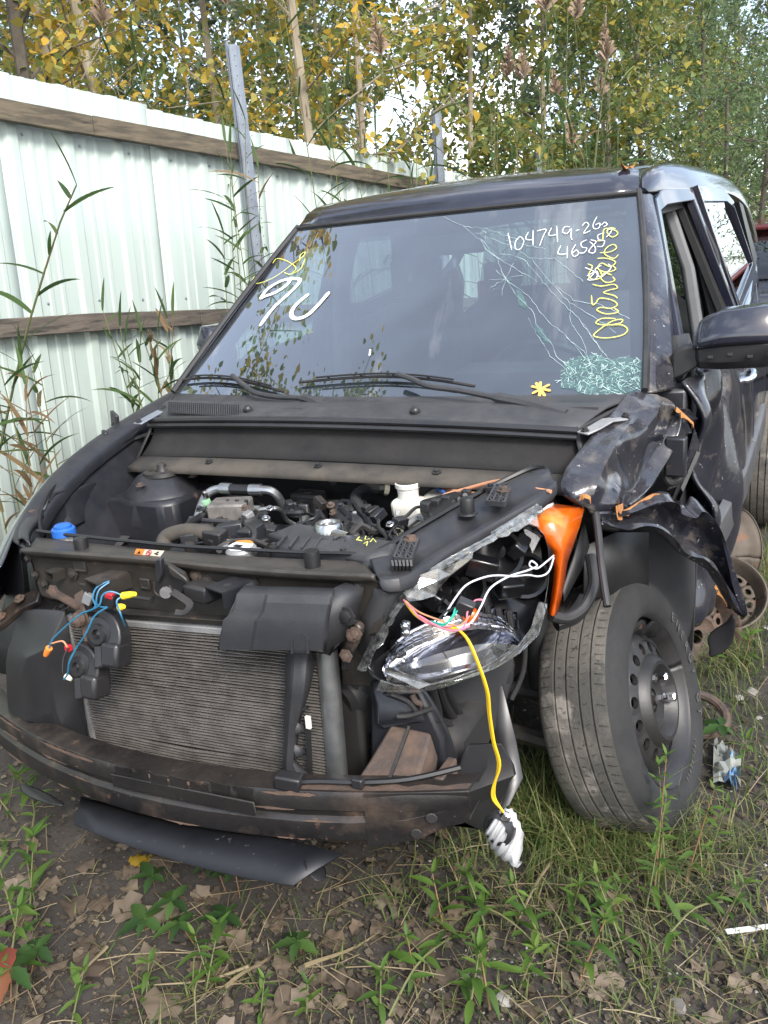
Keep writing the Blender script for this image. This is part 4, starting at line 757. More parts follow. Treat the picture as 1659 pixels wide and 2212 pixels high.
hh = line([(838, 1056, .16), (815, 1055, .14), (785, 1058, .10), (768, 1075, .06), (778, 1098, .02), (795, 1118, -.02), (803, 1145, -.06)], .0145, 'plastic_dusty', 'heater_hose')
line([(826, 1055, .15), (836, 1056, .16)], .018, 'cream', 'hose_clamp', hh); line([(818, 1055, .145), (828, 1055, .152)], .019, 'w_black', 'hose_clamp', hh)
for u, v in ((592, 1018), (730, 1034), (850, 1032)): part(MB().lathe(at(u, v, y=.215), (0, -1, 0), [(.018, 0), (.014, .008), (.005, .014)], 10), 'firewall_clip', 'dark')
part(MB().lathe(at(722, 1036, y=.2), (0, -1, .2), [(.012, 0), (.016, .006), (.01, .012), (.0, .012)], 7), 'torn_insulation', 'tan_dust')
# brake fluid reservoir
rz = at(885, 1085, y=.02)
res = part(MB().loft([[rz+V(a*.040*k, b*.030*k, dz) for a, b in ((-1, -1), (1, -1), (1, 1), (-1, 1))] for dz, k in ((-.06, .55), (-.04, .7), (-.03, .95), (.0, 1), (.012, .85))]), 'brake_fluid_reservoir', 'white_plastic', bevel=.008)
part(MB().lathe(rz+V(-.002, 0, .008), (0, 0, 1), [(.025, 0), (.025, .028), (.030, .030), (.031, .040), (.028, .042), (.026, .034), (.026, .02), (0, .02)], 24), 'filler_neck', 'white_plastic', res, smooth=50)
part(MB().loft([[rz+V(.06+a*.04*k, .05+b*.03, dz) for a, b in ((-1, -1), (1, -1), (1, 1), (-1, 1))] for dz, k in ((-.03, 1), (.015, .9))]), 'rear_chamber', 'white_plastic', res, bevel=.01)
part(MB().tube([rz+V(0, .02, -.06), rz+V(0, .14, -.05)], .025, 12), 'master_cylinder', 'alu_dull')
part(MB().lathe(rz+V(0, .11, -.055), (0, 1, 0), [(.06, 0), (.10, .02), (.11, .05), (.11, .08)], 24), 'brake_booster', 'dark')
# air box, fuse box, battery area
def slab(pts, h, name, m, parent=car, bevel=.008): return part(MB().prism([V(p) for p in pts], (0, 0, -h)), name, m, parent, bevel=bevel)
ab = slab([at(u, v, z=zz) for u, v, zz in ((574, 1150, .80), (645, 1135, .83), (730, 1140, .83), (722, 1172, .82), (640, 1170, .82))], .07, 'air_box', 'plastic_dusty')
duct = slab([at(u, v, z=zz) for u, v, zz in ((582, 1182, .815), (612, 1158, .825), (785, 1170, .835), (760, 1198, .825))], .035, 'air_duct', 'plastic_dusty', bevel=.005)
for k in range(6):
    a_, b_ = at(620+25*k, 1160+1.8*k, z=.827), at(600+26*k, 1184+2.2*k, z=.818); part(MB().beam(a_+V(0, 0, .003), b_+V(0, 0, .003), .004, .008), 'rib', 'plastic_dusty', duct, bevel=.001)
for u, v in ((592, 1181), (742, 1193)): bolt(at(u, v, z=.822), (0, 0, 1), .006, 'plastic', duct, 'clip')
bx = slab([at(u, v, z=zz) for u, v, zz in ((715, 1165, .82), (760, 1150, .83), (860, 1165, .845), (850, 1192, .84), (790, 1200, .84), (722, 1190, .82))], .12, 'battery_cover', 'plastic_dusty', bevel=.012)
for pts in ([(776, 1160), (770, 1166), (782, 1168)], [(790, 1158), (788, 1166), (798, 1164)], [(800, 1170), (806, 1163), (812, 1170)], [(786, 1174), (794, 1170), (792, 1178)]):
    part(MB().tube([at(u, v, z=.8445) for u, v in pts], .0012, 4), 'chalk_mark', 'marker_yellow', bx)
sk = part(MB().lathe(at(710, 1142, z=.83), (0, 0, 1), [(.03, -.03), (.03, .008), (.026, .014), (.020, .014), (.018, .008), (0, .008)], 20), 'intake_collar', 'steel')
part(MB().tube([at(724, 1154, z=.825), at(752, 1157, z=.83)], [.012, .006], 10), 'socket', 'chrome', sk)
lb = part(MB().prism([at(u, v, y=-.10) for u, v in ((848, 1121), (872, 1124), (866, 1170), (846, 1165))], (0, .03, -.01)), 'relay_housing', 'plastic')
part(MB().add([at(u, v, y=-.105) for u, v in ((851, 1139), (872, 1141), (871, 1161), (849, 1160))], [(0, 1, 2, 3)]), 'part_label', 'cream', lb, smooth=0)
def text(s, p, size, m, nrm, up, parent, name='lettering'):
    c = bpy.data.curves.new(name, 'FONT'); c.body = s; c.size = size; c.align_x = 'CENTER'; c.align_y = 'CENTER'; c.extrude = .0004
    t = bpy.data.objects.new(name, c); col.objects.link(t); dg = bpy.context.evaluated_depsgraph_get(); me = bpy.data.meshes.new_from_object(t.evaluated_get(dg)); bpy.data.objects.remove(t)
    z = Vector(nrm).normalized(); x = Vector(up).cross(z).normalized(); y = z.cross(x); me.transform(Matrix.Translation(p) @ Matrix((x, y, z)).transposed().to_4x4())
    me.materials.clear(); return link(name, me, MAT[m], parent)
text('A14', at(860, 1154, y=-.107), .016, 'w_black', (0, -1, .1), (0, 0, 1), lb)
for k in range(7): part(MB().box(at(854+1.9*k, 1146, y=-.107), (.001+.0006*(k % 3), .0008, .009)), 'bar_mark', 'w_black', lb)
jb = slab([at(u, v, z=zz) for u, v, zz in ((905, 1080, .835), (985, 1058, .86), (1020, 1075, .86), (985, 1100, .85), (930, 1115, .84))], .09, 'junction_box', 'plastic_clean', bevel=.006)
for k in range(5): part(MB().box(at(920+22*k, 1095-7*k, z=.845), (.02, .018, .02)), 'relay', 'plastic', jb, bevel=.002)
for k in range(6): line([(905+14*k, 1120-6*k, -.12+.0*k), (925+12*k, 1105-5*k, -.1), (945+12*k, 1110-8*k, -.15)], .006, 'w_black' if k % 2 else 'plastic', 'harness', jb, 6)
line([(880, 1135, -.12), (905, 1118, -.11), (925, 1122, -.14), (938, 1112, -.16)], .009, 'alu_dull', 'cable', jb, 6)
line([(926, 1022, .2), (945, 1050, .1), (990, 1062, 0), (1045, 1066, -.1), (1080, 1048, -.12), (1190, 1062, -.16)], .0042, 'w_copper', 'battery_cable')
line([(935, 1105, -.13), (942, 1085, -.1), (960, 1070, -.06), (1000, 1058, -.05), (1060, 1042, -.06), (1090, 1038, -.08)], .0042, 'w_copper', 'battery_cable')
line([(926, 1022, .2), (940, 1050, .1), (960, 1065, 0), (965, 1085, -.06), (960, 1110, -.12)], .004, 'w_cobalt', 'battery_cable')
# washer bottle and coolant cap
wz = at(136, 1140, y=-.42)
wb = part(MB().lathe(wz-V(0, 0, .07), (0, 0, 1), [(.016, 0), (.018, .05), (.024, .055), (.024, .065)], 20), 'washer_filler', 'white_plastic')
part(MB().lathe(wz-V(0, 0, .008), (0, 0, 1), [(.027, -.010), (.027, .006), (.024, .009), (.020, .009), (.020, .014), (.016, .017), (0, .018)], 24), 'washer_cap', 'blue_cap', wb)
cp = at(520, 1180, y=-.42)
rcap = part(MB().lathe(cp-V(0, 0, .01), (0, -.1, 1), [(.03, -.01), (.032, .004), (.028, .010), (0, .011)], 24), 'radiator_cap', 'alu_dull')
for a in (0, math.pi): part(MB().box(cp+V(.034*math.cos(a), .0, -.005), (.022, .018, .006)), 'cap_ear', 'alu_dull', rcap, bevel=.002)
part(MB().lathe(cp-V(0, 0, .0), (0, -.1, 1), [(.026, .0012), (0, .0016)], 20), 'cap_label', 'white', rcap)
part(MB().prism([cp+V(.026*math.cos(a), .026*math.sin(a), .0036) for a in np.linspace(.5, 2.6, 8)], (0, 0, .001)), 'label_band', 'w_orange', rcap)
part(MB().box(cp+V(-.002, -.006, .0035), (.018, .010, .0012)), 'label_mark', 'w_black', rcap)

# loose looms, clips and fittings that fill the bay
rb2 = random.Random(21)
for i in range(34):
    u, v = rb2.uniform(380, 900), rb2.uniform(1095, 1185); yy = -.05-.3*(v-1095)/90; q = [(u, v, yy)]
    for k in range(4): u += rb2.uniform(-28, 42); v = min(1188, max(1085, v+rb2.uniform(-22, 22))); q.append((u, v, -.05-.3*(v-1095)/90+rb2.uniform(-.03, .03)))
    line(q, rb2.choice((.003, .004, .006, .008)), rb2.choice(('w_black', 'plastic', 'support', 'chassis', 'w_black')), 'loom', eng, 6)
for i in range(40):
    u, v = rb2.uniform(390, 880), rb2.uniform(1085, 1185); yy = -.05-.3*(v-1095)/90; sz = rb2.uniform(.008, .024)
    part(MB().box(at(u, v, y=yy), (sz*rb2.uniform(.7, 1.8), sz, sz*rb2.uniform(.6, 1.4)), Euler((rb2.uniform(-.4, .4), rb2.uniform(-.4, .4), rb2.uniform(0, 3))).to_matrix()), 'fitting', rb2.choice(('plastic', 'plastic_clean', 'chassis', 'support', 'alu_dull')), eng, bevel=.002)
for i in range(16): bolt(at(rb2.uniform(400, 860), rb2.uniform(1090, 1180), y=-.2), (rb2.uniform(-.3, .3), -.4, 1), .006, rb2.choice(('steel', 'rust', 'chassis')), eng)
# ------------------------------------------------------------------ front end
def PP(L, y=None): return [at(q[0], q[1], y=q[2] if len(q) > 2 else y) for q in L]
FR = PP([(39, 1188), (95, 1193), (150, 1197), (240, 1203), (324, 1209), (433, 1222), (540, 1232), (648, 1240), (740, 1244), (813, 1245)], -.525)
RE = PP([(78, 1153), (130, 1160), (184, 1166), (240, 1172), (300, 1178), (390, 1187), (520, 1194), (648, 1201), (730, 1203), (794, 1206)], -.44)
sup = part(MB().grid([[p+V(0, .01, -.05) for p in RE], RE, [a.lerp(b, .25)+V(0, 0, -.006) for a, b in zip(RE, FR)], [a.lerp(b, .75)+V(0, 0, -.006) for a, b in zip(RE, FR)], [p+V(0, .006, .003) for p in FR], FR, [p+V(0, 0, -.010) for p in FR], [p+V(0, .022, -.014) for p in FR], [p+V(0, .028, -.065) for p in FR], [p+V(0, .02, -.13) for p in FR]]), 'radiator_support', 'support', smooth=40, solid=.004, sub=1)
part(MB().tube(smoothpts([p+V(0, .004, .006) for p in RE], 2), .004, 6), 'hood_seal', 'w_black', sup)
for u, v, yy in ((178, 1192, -.48), (676, 1224, -.48)):
    part(MB().lathe(at(u, v, y=yy)-V(0, 0, .005), (0, 0, 1), [(.022, 0), (.02, .004), (.0155, .005), (.0155, .03), (.0145, .037), (.008, .038)], 16), 'bump_stop', 'w_black', sup)
# warning label
lab = PP([(290, 1203), (297, 1188), (357, 1192), (347, 1206)], -.487); lo = V(0, -.002, .003)
q = [p+lo for p in lab]
part(MB().add(q, [(0, 3, 2, 1)]), 'warning_label', 'cream', sup, smooth=0)
part(MB().add([q[0], q[0].lerp(q[3], .32), q[1].lerp(q[2], .32), q[1]], [(0, 1, 2, 3)]), 'label_orange', 'w_orange', sup, smooth=0).location = (0, -.0004, .0006)
lp = lambda a, b: q[0].lerp(q[3], a).lerp(q[1].lerp(q[2], a), b)+V(0, -.0006, .0009)
part(MB().tube([lp(.52+.085*math.cos(a), .5+.36*math.sin(a)) for a in np.linspace(0, 6.283, 20)], .0011, 4), 'label_ring', 'w_red', sup)
part(MB().tube([lp(.46, .72), lp(.58, .28)], .0011, 4), 'label_bar', 'w_red', sup)
part(MB().add([lp(.47, .4), lp(.57, .45), lp(.55, .62), lp(.5, .66)], [(0, 1, 2, 3)]), 'label_mark', 'w_black', sup, smooth=0)
part(MB().add([lp(.08, .3), lp(.24, .3), lp(.16, .75)], [(0, 1, 2)]), 'label_mark', 'w_black', sup, smooth=0)
for a, b in ((.72, .4), (.8, .3), (.78, .6)): part(MB().add([lp(a, b), lp(a+.07, b-.05), lp(a+.1, b+.15), lp(a+.02, b+.2)], [(0, 1, 2, 3)]), 'label_mark', 'w_black', sup, smooth=0)
# square holes, brackets and bolts on the face
def hole(u, v, w, h, yy=-.503, m='dark'):
    p = at(u, v, y=yy); o = part(MB().box(p+V(0, .002, 0), (w, .006, h)), 'slot', m, sup, bevel=.004)
    part(sweep([p+V(a*w/2*1.15, -.002, b*h/2*1.15) for a, b in ((-1, -1), (1, -1), (1, 1), (-1, 1))], (0, -1, 0), .006, .006, True), 'slot_rim', 'support', sup, bevel=.002)
for a in ((172, 1222, .026, .020), (184, 1272, .022, .016), (313, 1262, .018, .016)): hole(*a, yy=-.506)
for u, v in ((62, 1206), (76, 1242), (112, 1244), (98, 1262), (158, 1240), (424, 1243), (447, 1254), (383, 1257)): bolt(at(u, v, y=-.505), (0, -1, 0), .006 if u < 150 else .009, 'rust' if u in (112, 424) else 'support', sup)
def bracket(u, v, w, d, h, yy, m='support', rz=0):
    p = at(u, v, y=yy); b = MB(); rt = Euler((0, 0, R(rz))).to_matrix()
    b.box(p, (w, d, .003), rt); b.box(p+rt @ V(-w/2, 0, -h/2), (.003, d, h), rt); b.box(p+rt @ V(w/2, 0, -h/2), (.003, d, h), rt)
    o = part(b, 'bracket', m, sup); part(MB().lathe(p+V(0, -d*.1, .0005), (0, 0, 1), [(.008, 0), (.008, .0016), (.0, .0016)], 12), 'bracket_hole', 'dark', sup); return o
bracket(232, 1245, .055, .075, .03, -.535, rz=-18); bracket(497, 1262, .055, .075, .03, -.545, 'chassis', rz=-18); bracket(118, 1232, .03, .03, .02, -.515, rz=-10)
part(MB().box(at(437, 1277, y=-.525), (.065, .045, .035), Euler((0, 0, R(-8))).to_matrix()), 'sensor_box', 'plastic', sup, bevel=.006)
part(MB().beam(at(108, 1275, y=-.53), at(170, 1310, y=-.56), .018, .006), 'stay', 'rust', sup)
bolt(at(117, 1278, y=-.535), (0, -1, 0), .010, 'rust', sup)
# hood latch
lt = part(MB().prism(PP([(340, 1212), (360, 1218), (395, 1238), (405, 1262), (392, 1282), (362, 1292), (340, 1282), (332, 1262)], -.535), (0, .01, 0)), 'hood_latch', 'dark', sup, bevel=.002)
part(MB().prism(PP([(335, 1210), (346, 1208), (350, 1240), (342, 1262), (334, 1250)], -.555), (0, .012, 0)), 'latch_pawl', 'chassis', lt, bevel=.002)
part(MB().prism(PP([(362, 1222), (400, 1250), (404, 1258), (378, 1250), (366, 1240)], -.552), (0, .006, 0)), 'latch_plate', 'support', lt, bevel=.002)
part(MB().tube(smoothpts(PP([(333, 1258, -.56), (336, 1280, -.56), (355, 1290, -.56), (372, 1280, -.56), (366, 1264, -.56)]), 4), .0022, 6), 'latch_spring', 'support', lt)
part(MB().tube([at(358, 1280, y=-.55), at(358, 1280, y=-.57)], .012, 10), 'pivot', 'chassis', lt)
part(sweep(smoothpts(PP([(370, 1276, -.56), (392, 1290, -.57), (410, 1305, -.58), (398, 1322, -.60), (378, 1322, -.61)]), 3), (0, -.5, 1), .014, .004), 'release_lever', 'dark', lt)
# left corner lamp carrier (dark) and lamp bracket
cb = part(MB().loft([PP([(8, 1180, -.38), (35, 1165, -.42), (45, 1200, -.46), (55, 1300, -.46), (12, 1325, -.41)]), PP([(15, 1150, -.27), (35, 1130, -.28), (52, 1160, -.29), (66, 1290, -.29), (20, 1320, -.27)])]), 'corner_panel', 'chassis', bevel=.005)
part(sweep(PP([(-10, 1342, -.5), (5, 1332, -.5), (40, 1302, -.49), (84, 1282, -.48)]), (0, -.6, .8), .045, .02), 'lamp_bracket', 'beam', bevel=.004)
bolt(at(42, 1294, y=-.5), (0, -.4, .9), .008, 'rust'); bolt(at(2, 1332, y=-.51), (0, -.4, .9), .008, 'rust')
# ------------------------------------------------------------------ condenser with tubes
c00, c10, c01, c11 = V(-.352, -.51, .627), V(.305, -.51, .668), V(-.343, -.508, .268), V(.298, -.508, .305)
CP = lambda a, b: c00.lerp(c10, a).lerp(c01.lerp(c11, a), b)
cond = part(MB().grid([[CP(a, b)+V(0, .012, 0) for a in np.linspace(0, 1, 14)] for b in np.linspace(0, 1, 10)]), 'condenser', 'fin', smooth=0)
nt_ = 52; rc = random.Random(3)
for k in range(nt_+1):
    b = k/nt_; pts = [CP(a, b)+V(0, -.001, (rc.uniform(-.0012, .0012)+(-.006*math.exp(-((a-.45)/.2)**2) if 40 <= k <= 43 else 0))) for a in np.linspace(0, 1, 12)]
    part(MB().loft([[p+V(0, -.002, .0009), p+V(0, .012, .0011), p+V(0, .012, -.0011), p+V(0, -.002, -.0009)] for p in pts]), 'tube', 'fin_line', cond, smooth=0)
fm_ = MB()                                            # fin folds between the tubes
for k in range(nt_):
    b0, b1 = (k+.12)/nt_, (k+.88)/nt_; n = 150
    for i in range(n):
        a = (i+rc.uniform(-.15, .15))/n; j = rc.uniform(-.25, .25)/n; p, p2 = CP(a, b0)+V(0, .003, 0), CP(a+j, b1)+V(0, .003, 0)
        fm_.add([p, p+V(.0006, .008, 0), p2+V(.0006, .008, 0), p2], [(0, 1, 2, 3)])
fo = part(fm_, 'fins', 'fin', cond, smooth=0); fo['kind'] = 'stuff'
part(MB().loft([[p+V(0, -.006, .014), p+V(0, .016, .016), p+V(0, .016, -.003), p+V(0, -.004, -.001)] for p in (c00+V(0, 0, .004), c10+V(0, 0, .004))]), 'top_rail', 'alu_dull', cond, bevel=.002)
part(MB().loft([[p+V(0, -.012, .028), p+V(0, .03, .034), p+V(0, .03, .012), p+V(0, -.004, .015)] for p in (c00+V(.02, -.004, .012), c10+V(0, 0, .012))]), 'upper_rail', 'support', cond, bevel=.002)
part(MB().loft([[p+V(-.008, -.006, 0), p+V(.004, -.006, 0), p+V(.004, .016, 0), p+V(-.008, .016, 0)] for p in (c00, c01)]), 'side_plate', 'alu_dull', cond)
part(MB().tube([V(.315, -.50, .655), V(.308, -.50, .29)], .021, 16), 'receiver_drier', 'alu', cond)
part(MB().box((.312, -.50, .667), (.05, .05, .02)), 'drier_cap', 'alu_dull', cond, bevel=.008)
part(MB().box((-.02, -.42, .46), (.72, .04, .46)), 'radiator', 'dark', bevel=.01)
part(MB().lathe(V(-.0, -.38, .47), (0, 1, 0), [(.2, 0), (.21, .05), (.05, .06)], 24), 'cooling_fan', 'dark')
# ------------------------------------------------------------------ grey shroud above the condenser
sh = []
for dy, k in ((0, 1), (.06, 1)):
    pass
cu = [0, .02, .30, .33, .70, .96, 1]
def srow(l, r, yy, dy): return [at(l[0]+(r[0]-l[0])*c, l[1]+(r[1]-l[1])*c, y=yy-(dy if .3 <= c < .99 and c > .31 else 0)) for c in cu]
top = srow((527, 1266), (720, 1272), -.548, 0); rws = [top, srow((512, 1284), (718, 1288), -.585, .004), srow((508, 1300), (716, 1306), -.592, .008), srow((504, 1318), (713, 1326), -.594, .010), srow((494, 1330), (710, 1338), -.597, .010), srow((483, 1338), (709, 1350), -.599, .010), srow((478, 1365), (707, 1376), -.600, .010), srow((471, 1402), (704, 1404), -.598, .010)]
ftop, fmid, fbot = rws[2], rws[4], rws[-1]
shr = part(MB().grid(rws+[[p+V(0, .012, -.002) for p in fbot]]), 'grille_shroud', 'plastic_dusty', smooth=30, solid=.003)
part(MB().grid([[top[0], ftop[0], fmid[0], fbot[0]], [p+V(0, .07, .0) for p in (top[0], ftop[0], fmid[0], fbot[0])]]), 'shroud_side', 'plastic_dusty', shr, solid=.003)
part(MB().grid([[top[-1], ftop[-1], fmid[-1], fbot[-1]], [p+V(.02, .08, .0) for p in (top[-1], ftop[-1], fmid[-1], fbot[-1])]]), 'shroud_side', 'plastic_dusty', shr, solid=.003)
part(MB().prism(PP([(632, 1410), (632, 1382), (638, 1374), (656, 1374), (662, 1382), (662, 1410)], -.608), (0, .006, 0)), 'shroud_notch', 'dark', shr)
part(sweep(PP([(630, 1412), (630, 1381), (637, 1371), (657, 1371), (664, 1381), (664, 1412)], -.612), (0, -1, 0), .004, .004), 'notch_rim', 'plastic_dusty', shr)
part(sweep(PP([(715, 1325, -.57), (745, 1335, -.55), (762, 1328, -.53)]), (0, -1, .2), .04, .012), 'shroud_tab', 'plastic', shr, bevel=.008)
bolt(at(748, 1330, y=-.565), (0, -1, 0), .011, 'plastic', shr, 'clip')
part(MB().grid([PP([(735, 1345, -.56), (700, 1412, -.58)]), PP([(742, 1350, -.50), (712, 1416, -.53)])]), 'shroud_fin', 'plastic', shr, solid=.004)
# support leg right of the shroud
part(MB().grid([PP([(730, 1250, -.50), (812, 1252, -.50)]), PP([(735, 1300, -.495), (800, 1302, -.495)]), PP([(735, 1370, -.48), (790, 1370, -.48)]), PP([(740, 1480, -.47), (800, 1480, -.47)])]), 'support_leg', 'support', sup, solid=.006, bevel=.004)
for u, v in ((752, 1265), (768, 1267), (775, 1265)): bolt(at(u, v, y=-.508), (0, -1, 0), .006, 'dark', sup)
# rusty bracket by the headlamp
rb = part(MB().prism(PP([(768, 1346), (780, 1358), (776, 1378), (757, 1420), (752, 1452), (735, 1448), (738, 1405), (752, 1366)], -.545), (0, .018, 0)), 'rusty_bracket', 'beam', bevel=.004)
for u, v in ((768, 1368), (760, 1372), (748, 1416)): bolt(at(u, v, y=-.548), (0, -1, 0), .008, 'rust', rb)
# ------------------------------------------------------------------ air guides
gl = part(MB().loft([PP([(35, 1322, -.52), (70, 1312, -.53), (140, 1318, -.52), (150, 1345, -.52), (145, 1372, -.53), (40, 1345, -.53)]), PP([(25, 1395, -.53), (70, 1400, -.56), (110, 1385, -.56), (150, 1385, -.53), (165, 1440, -.52), (30, 1400, -.53)]),
                     PP([(8, 1410, -.53), (60, 1420, -.57), (100, 1400, -.57), (158, 1420, -.53), (178, 1500, -.52), (15, 1440, -.53)]), PP([(18, 1545, -.54), (60, 1560, -.575), (120, 1562, -.57), (170, 1530, -.53), (190, 1580, -.52), (30, 1550, -.54)]), PP([(90, 1560, -.53), (110, 1575, -.55), (150, 1580, -.55), (185, 1575, -.52), (195, 1600, -.52), (95, 1590, -.52)]), PP([(100, 1620, -.53), (120, 1640, -.54), (160, 1648, -.54), (190, 1640, -.52), (196, 1640, -.51), (105, 1630, -.51)])]), 'air_guide', 'plastic_clean', bevel=.008, sub=1)
part(MB().lathe(at(136, 1316, y=-.5), (0, -.2, 1), [(.02, 0), (.02, .006), (.015, .008), (.014, .002), (.008, .002), (.007, .01)], 16), 'radiator_mount', 'support')
tr_ = []
gr = part(MB().grid([PP([(618, 1414, -.545), (640, 1400, -.555), (665, 1402, -.55), (680, 1420, -.535)]), PP([(618, 1500, -.545), (632, 1500, -.56), (655, 1500, -.555), (668, 1490, -.535)]), PP([(616, 1560, -.545), (625, 1575, -.56), (637, 1565, -.55), (650, 1545, -.53)]), PP([(614, 1640, -.545), (620, 1650, -.56), (632, 1650, -.55), (636, 1640, -.535)]), PP([(612, 1680, -.545), (622, 1690, -.56), (650, 1692, -.555), (685, 1690, -.53)]), PP([(638, 1690, -.535), (640, 1695, -.55), (660, 1700, -.55), (686, 1712, -.53)])]), 'air_deflector', 'plastic_dusty', solid=.004, smooth=40)
for v in (1510, 1555, 1605, 1655): part(MB().add(PP([(630, v, -.55), (638, v+28, -.55), (668, v+18, -.525), (632, v+36, -.55)]), [(0, 2, 1), (1, 2, 3)]), 'tooth', 'plastic_dusty', gr, solid=.003)
part(MB().beam(at(664, 1545, y=-.53), at(672, 1712, y=-.53), .008, .008), 'deflector_strip', 'plastic', gr)
part(MB().box(at(666, 1560, y=-.538), (.010, .006, .026)), 'clip', 'white_plastic', gr)
# ------------------------------------------------------------------ horns
def horn(u, v, r, yy, tilt):
    c = at(u, v, y=yy); n = V(*tilt).normalized()
    h = part(MB().lathe(c-n*.02, n, [(r*.9, 0), (r, .006), (r, .024), (r*.92, .03), (r*.62, .032), (r*.55, .038), (r*.30, .038), (r*.26, .032), (r*.14, .034), (0, .036)], 28), 'horn', 'plastic_clean', smooth=40)
    f = frame(n); S = []
    for t in np.linspace(0, 1, 12):
        a = R(100-190*t); w = .016+.022*t**2; rr_ = r*(1.03+.18*t); p = c+f @ V(rr_*math.cos(a), rr_*math.sin(a), -.005)
        o = f @ V(math.cos(a), math.sin(a), 0); S.append([p-o*w*.6+n*w*.8, p+o*w*.7+n*w*.8, p+o*w*.7-n*w*.8, p-o*w*.6-n*w*.8])
    m0 = V(c+f @ V(r*1.25, -r*.55, -.005))
    part(MB().loft(S), 'trumpet', 'plastic_clean', h, bevel=.004)
    part(MB().box(c+f @ V(r*.95, -r*1.05, -.002), (.012+r*.9, .052, .05), f), 'mouth', 'plastic_clean', h, bevel=.008)
    return h
h1 = horn(221, 1368, .037, -.585, (.05, -.95, .25)); h2 = horn(178, 1437, .036, -.60, (.0, -.95, .2))
hb = part(sweep(PP([(168, 1280, -.54), (172, 1320, -.56), (186, 1360, -.57), (196, 1400, -.58)]), (0, -1, 0), .03, .005), 'horn_bracket', 'rust', bevel=.001)
part(MB().lathe(at(176, 1338, y=-.575), (-.3, -1, .2), [(.016, 0), (.017, .012), (.010, .016), (.006, .02)], 10), 'horn_bolt', 'rust', hb)
def wire(pts, m, r=.0019, name='wire', parent=car, n=6): return part(MB().tube(smoothpts(PP(pts), n), r, 6), name, m, parent)
wire([(236, 1258, -.56), (214, 1275, -.58), (208, 1300, -.6), (215, 1310, -.62), (232, 1312, -.62)], 'w_blue')
wire([(236, 1255, -.555), (210, 1268, -.58), (200, 1290, -.6), (205, 1312, -.61), (170, 1330, -.62), (140, 1355, -.62), (115, 1380, -.62), (106, 1400, -.62)], 'w_blue')
wire([(262, 1285, -.6), (240, 1278, -.61), (222, 1285, -.62), (212, 1310, -.63), (175, 1325, -.63)], 'w_blue')
wire([(262, 1290, -.6), (252, 1300, -.61), (262, 1330, -.62), (270, 1352, -.6)], 'w_blue')
wire([(232, 1312, -.62), (205, 1330, -.63), (185, 1370, -.64), (165, 1400, -.64), (150, 1430, -.65), (146, 1455, -.65), (138, 1468, -.65)], 'w_blue')
wire([(112, 1390, -.62), (135, 1385, -.62), (145, 1398, -.62)], 'w_copper'); wire([(148, 1400, -.62), (138, 1420, -.63), (136, 1450, -.64), (140, 1460, -.64)], 'w_black')
def nut(a, b, yy, m, r=.0075): return part(MB().tube([at(*a, y=yy), at(*a, y=yy).lerp(at(*b, y=yy), .55), at(*b, y=yy)], [r, r*.92, r*.6], 10), 'wire_nut', m)
nut((266, 1287), (292, 1283), -.6, 'nut_yellow'); nut((258, 1312), (268, 1310), -.6, 'nut_yellow'); nut((106, 1400), (98, 1416), -.62, 'nut_orange'); nut((142, 1460), (154, 1468), -.645, 'cream', .006)
part(MB().box(at(238, 1298, y=-.59), (.022, .018, .03), Euler((0, .3, .2)).to_matrix()), 'relay', 'plastic_clean', bevel=.003); part(MB().box(at(238, 1286, y=-.592), (.016, .014, .012), Euler((0, .3, .2)).to_matrix()), 'spade_fuse', 'w_red', bevel=.002)
part(MB().box(at(190, 1293, y=-.56), (.02, .012, .026), Euler((0, .5, .2)).to_matrix()), 'relay_label', 'trim', bevel=.002); part(MB().box(at(148, 1400, y=-.61), (.012, .012, .014)), 'spade_terminal', 'w_red', bevel=.002)
part(MB().tube(smoothpts(PP([(280, 1290, -.55), (305, 1292, -.55), (330, 1296, -.55)]), 3), [.004]*6+[.008], 8), 'hood_cable', 'plastic', sup)
# ------------------------------------------------------------------ bumper beam
def bmy(x): return -.662+.30*x*x
def bmz(x): return .398+.062*x
prof = [(.055, .012), (.0, .012), (-.004, .004), (-.004, -.022), (.004, -.028), (.006, -.042), (-.003, -.050), (-.003, -.086), (.003, -.094), (.05, -.100)]
xs = [-.78, -.70, -.6, -.5, -.4, -.3, -.2, -.1, 0, .1, .2, .3, .4, .5, .57, .61]
S = []
for x in xs:
    e = max(0, (x-.45)/.16); S.append([V(x, bmy(x)+dy, bmz(x)+dz+(-.004*math.sin(x*31) if dz < 0 else 0)) for dy, dz in prof])
for x, q in zip(xs, S):
    e = max(0, (x-.42)/.19)
    for j, p in enumerate(q): p.z += .060*e**1.5*max(0, j-3)/6
bm = part(MB().loft(S, closed=False), 'bumper_beam', 'beam', smooth=50, solid=.004, bevel=.003)
for x0, x1, dz in ((-.10, .02, .0), ): pass
re_ = random.Random(12); mat('rust_brown', (.12, .074, .05), (.075, .05, .038), rough=.8, scale=30, bump=.4)
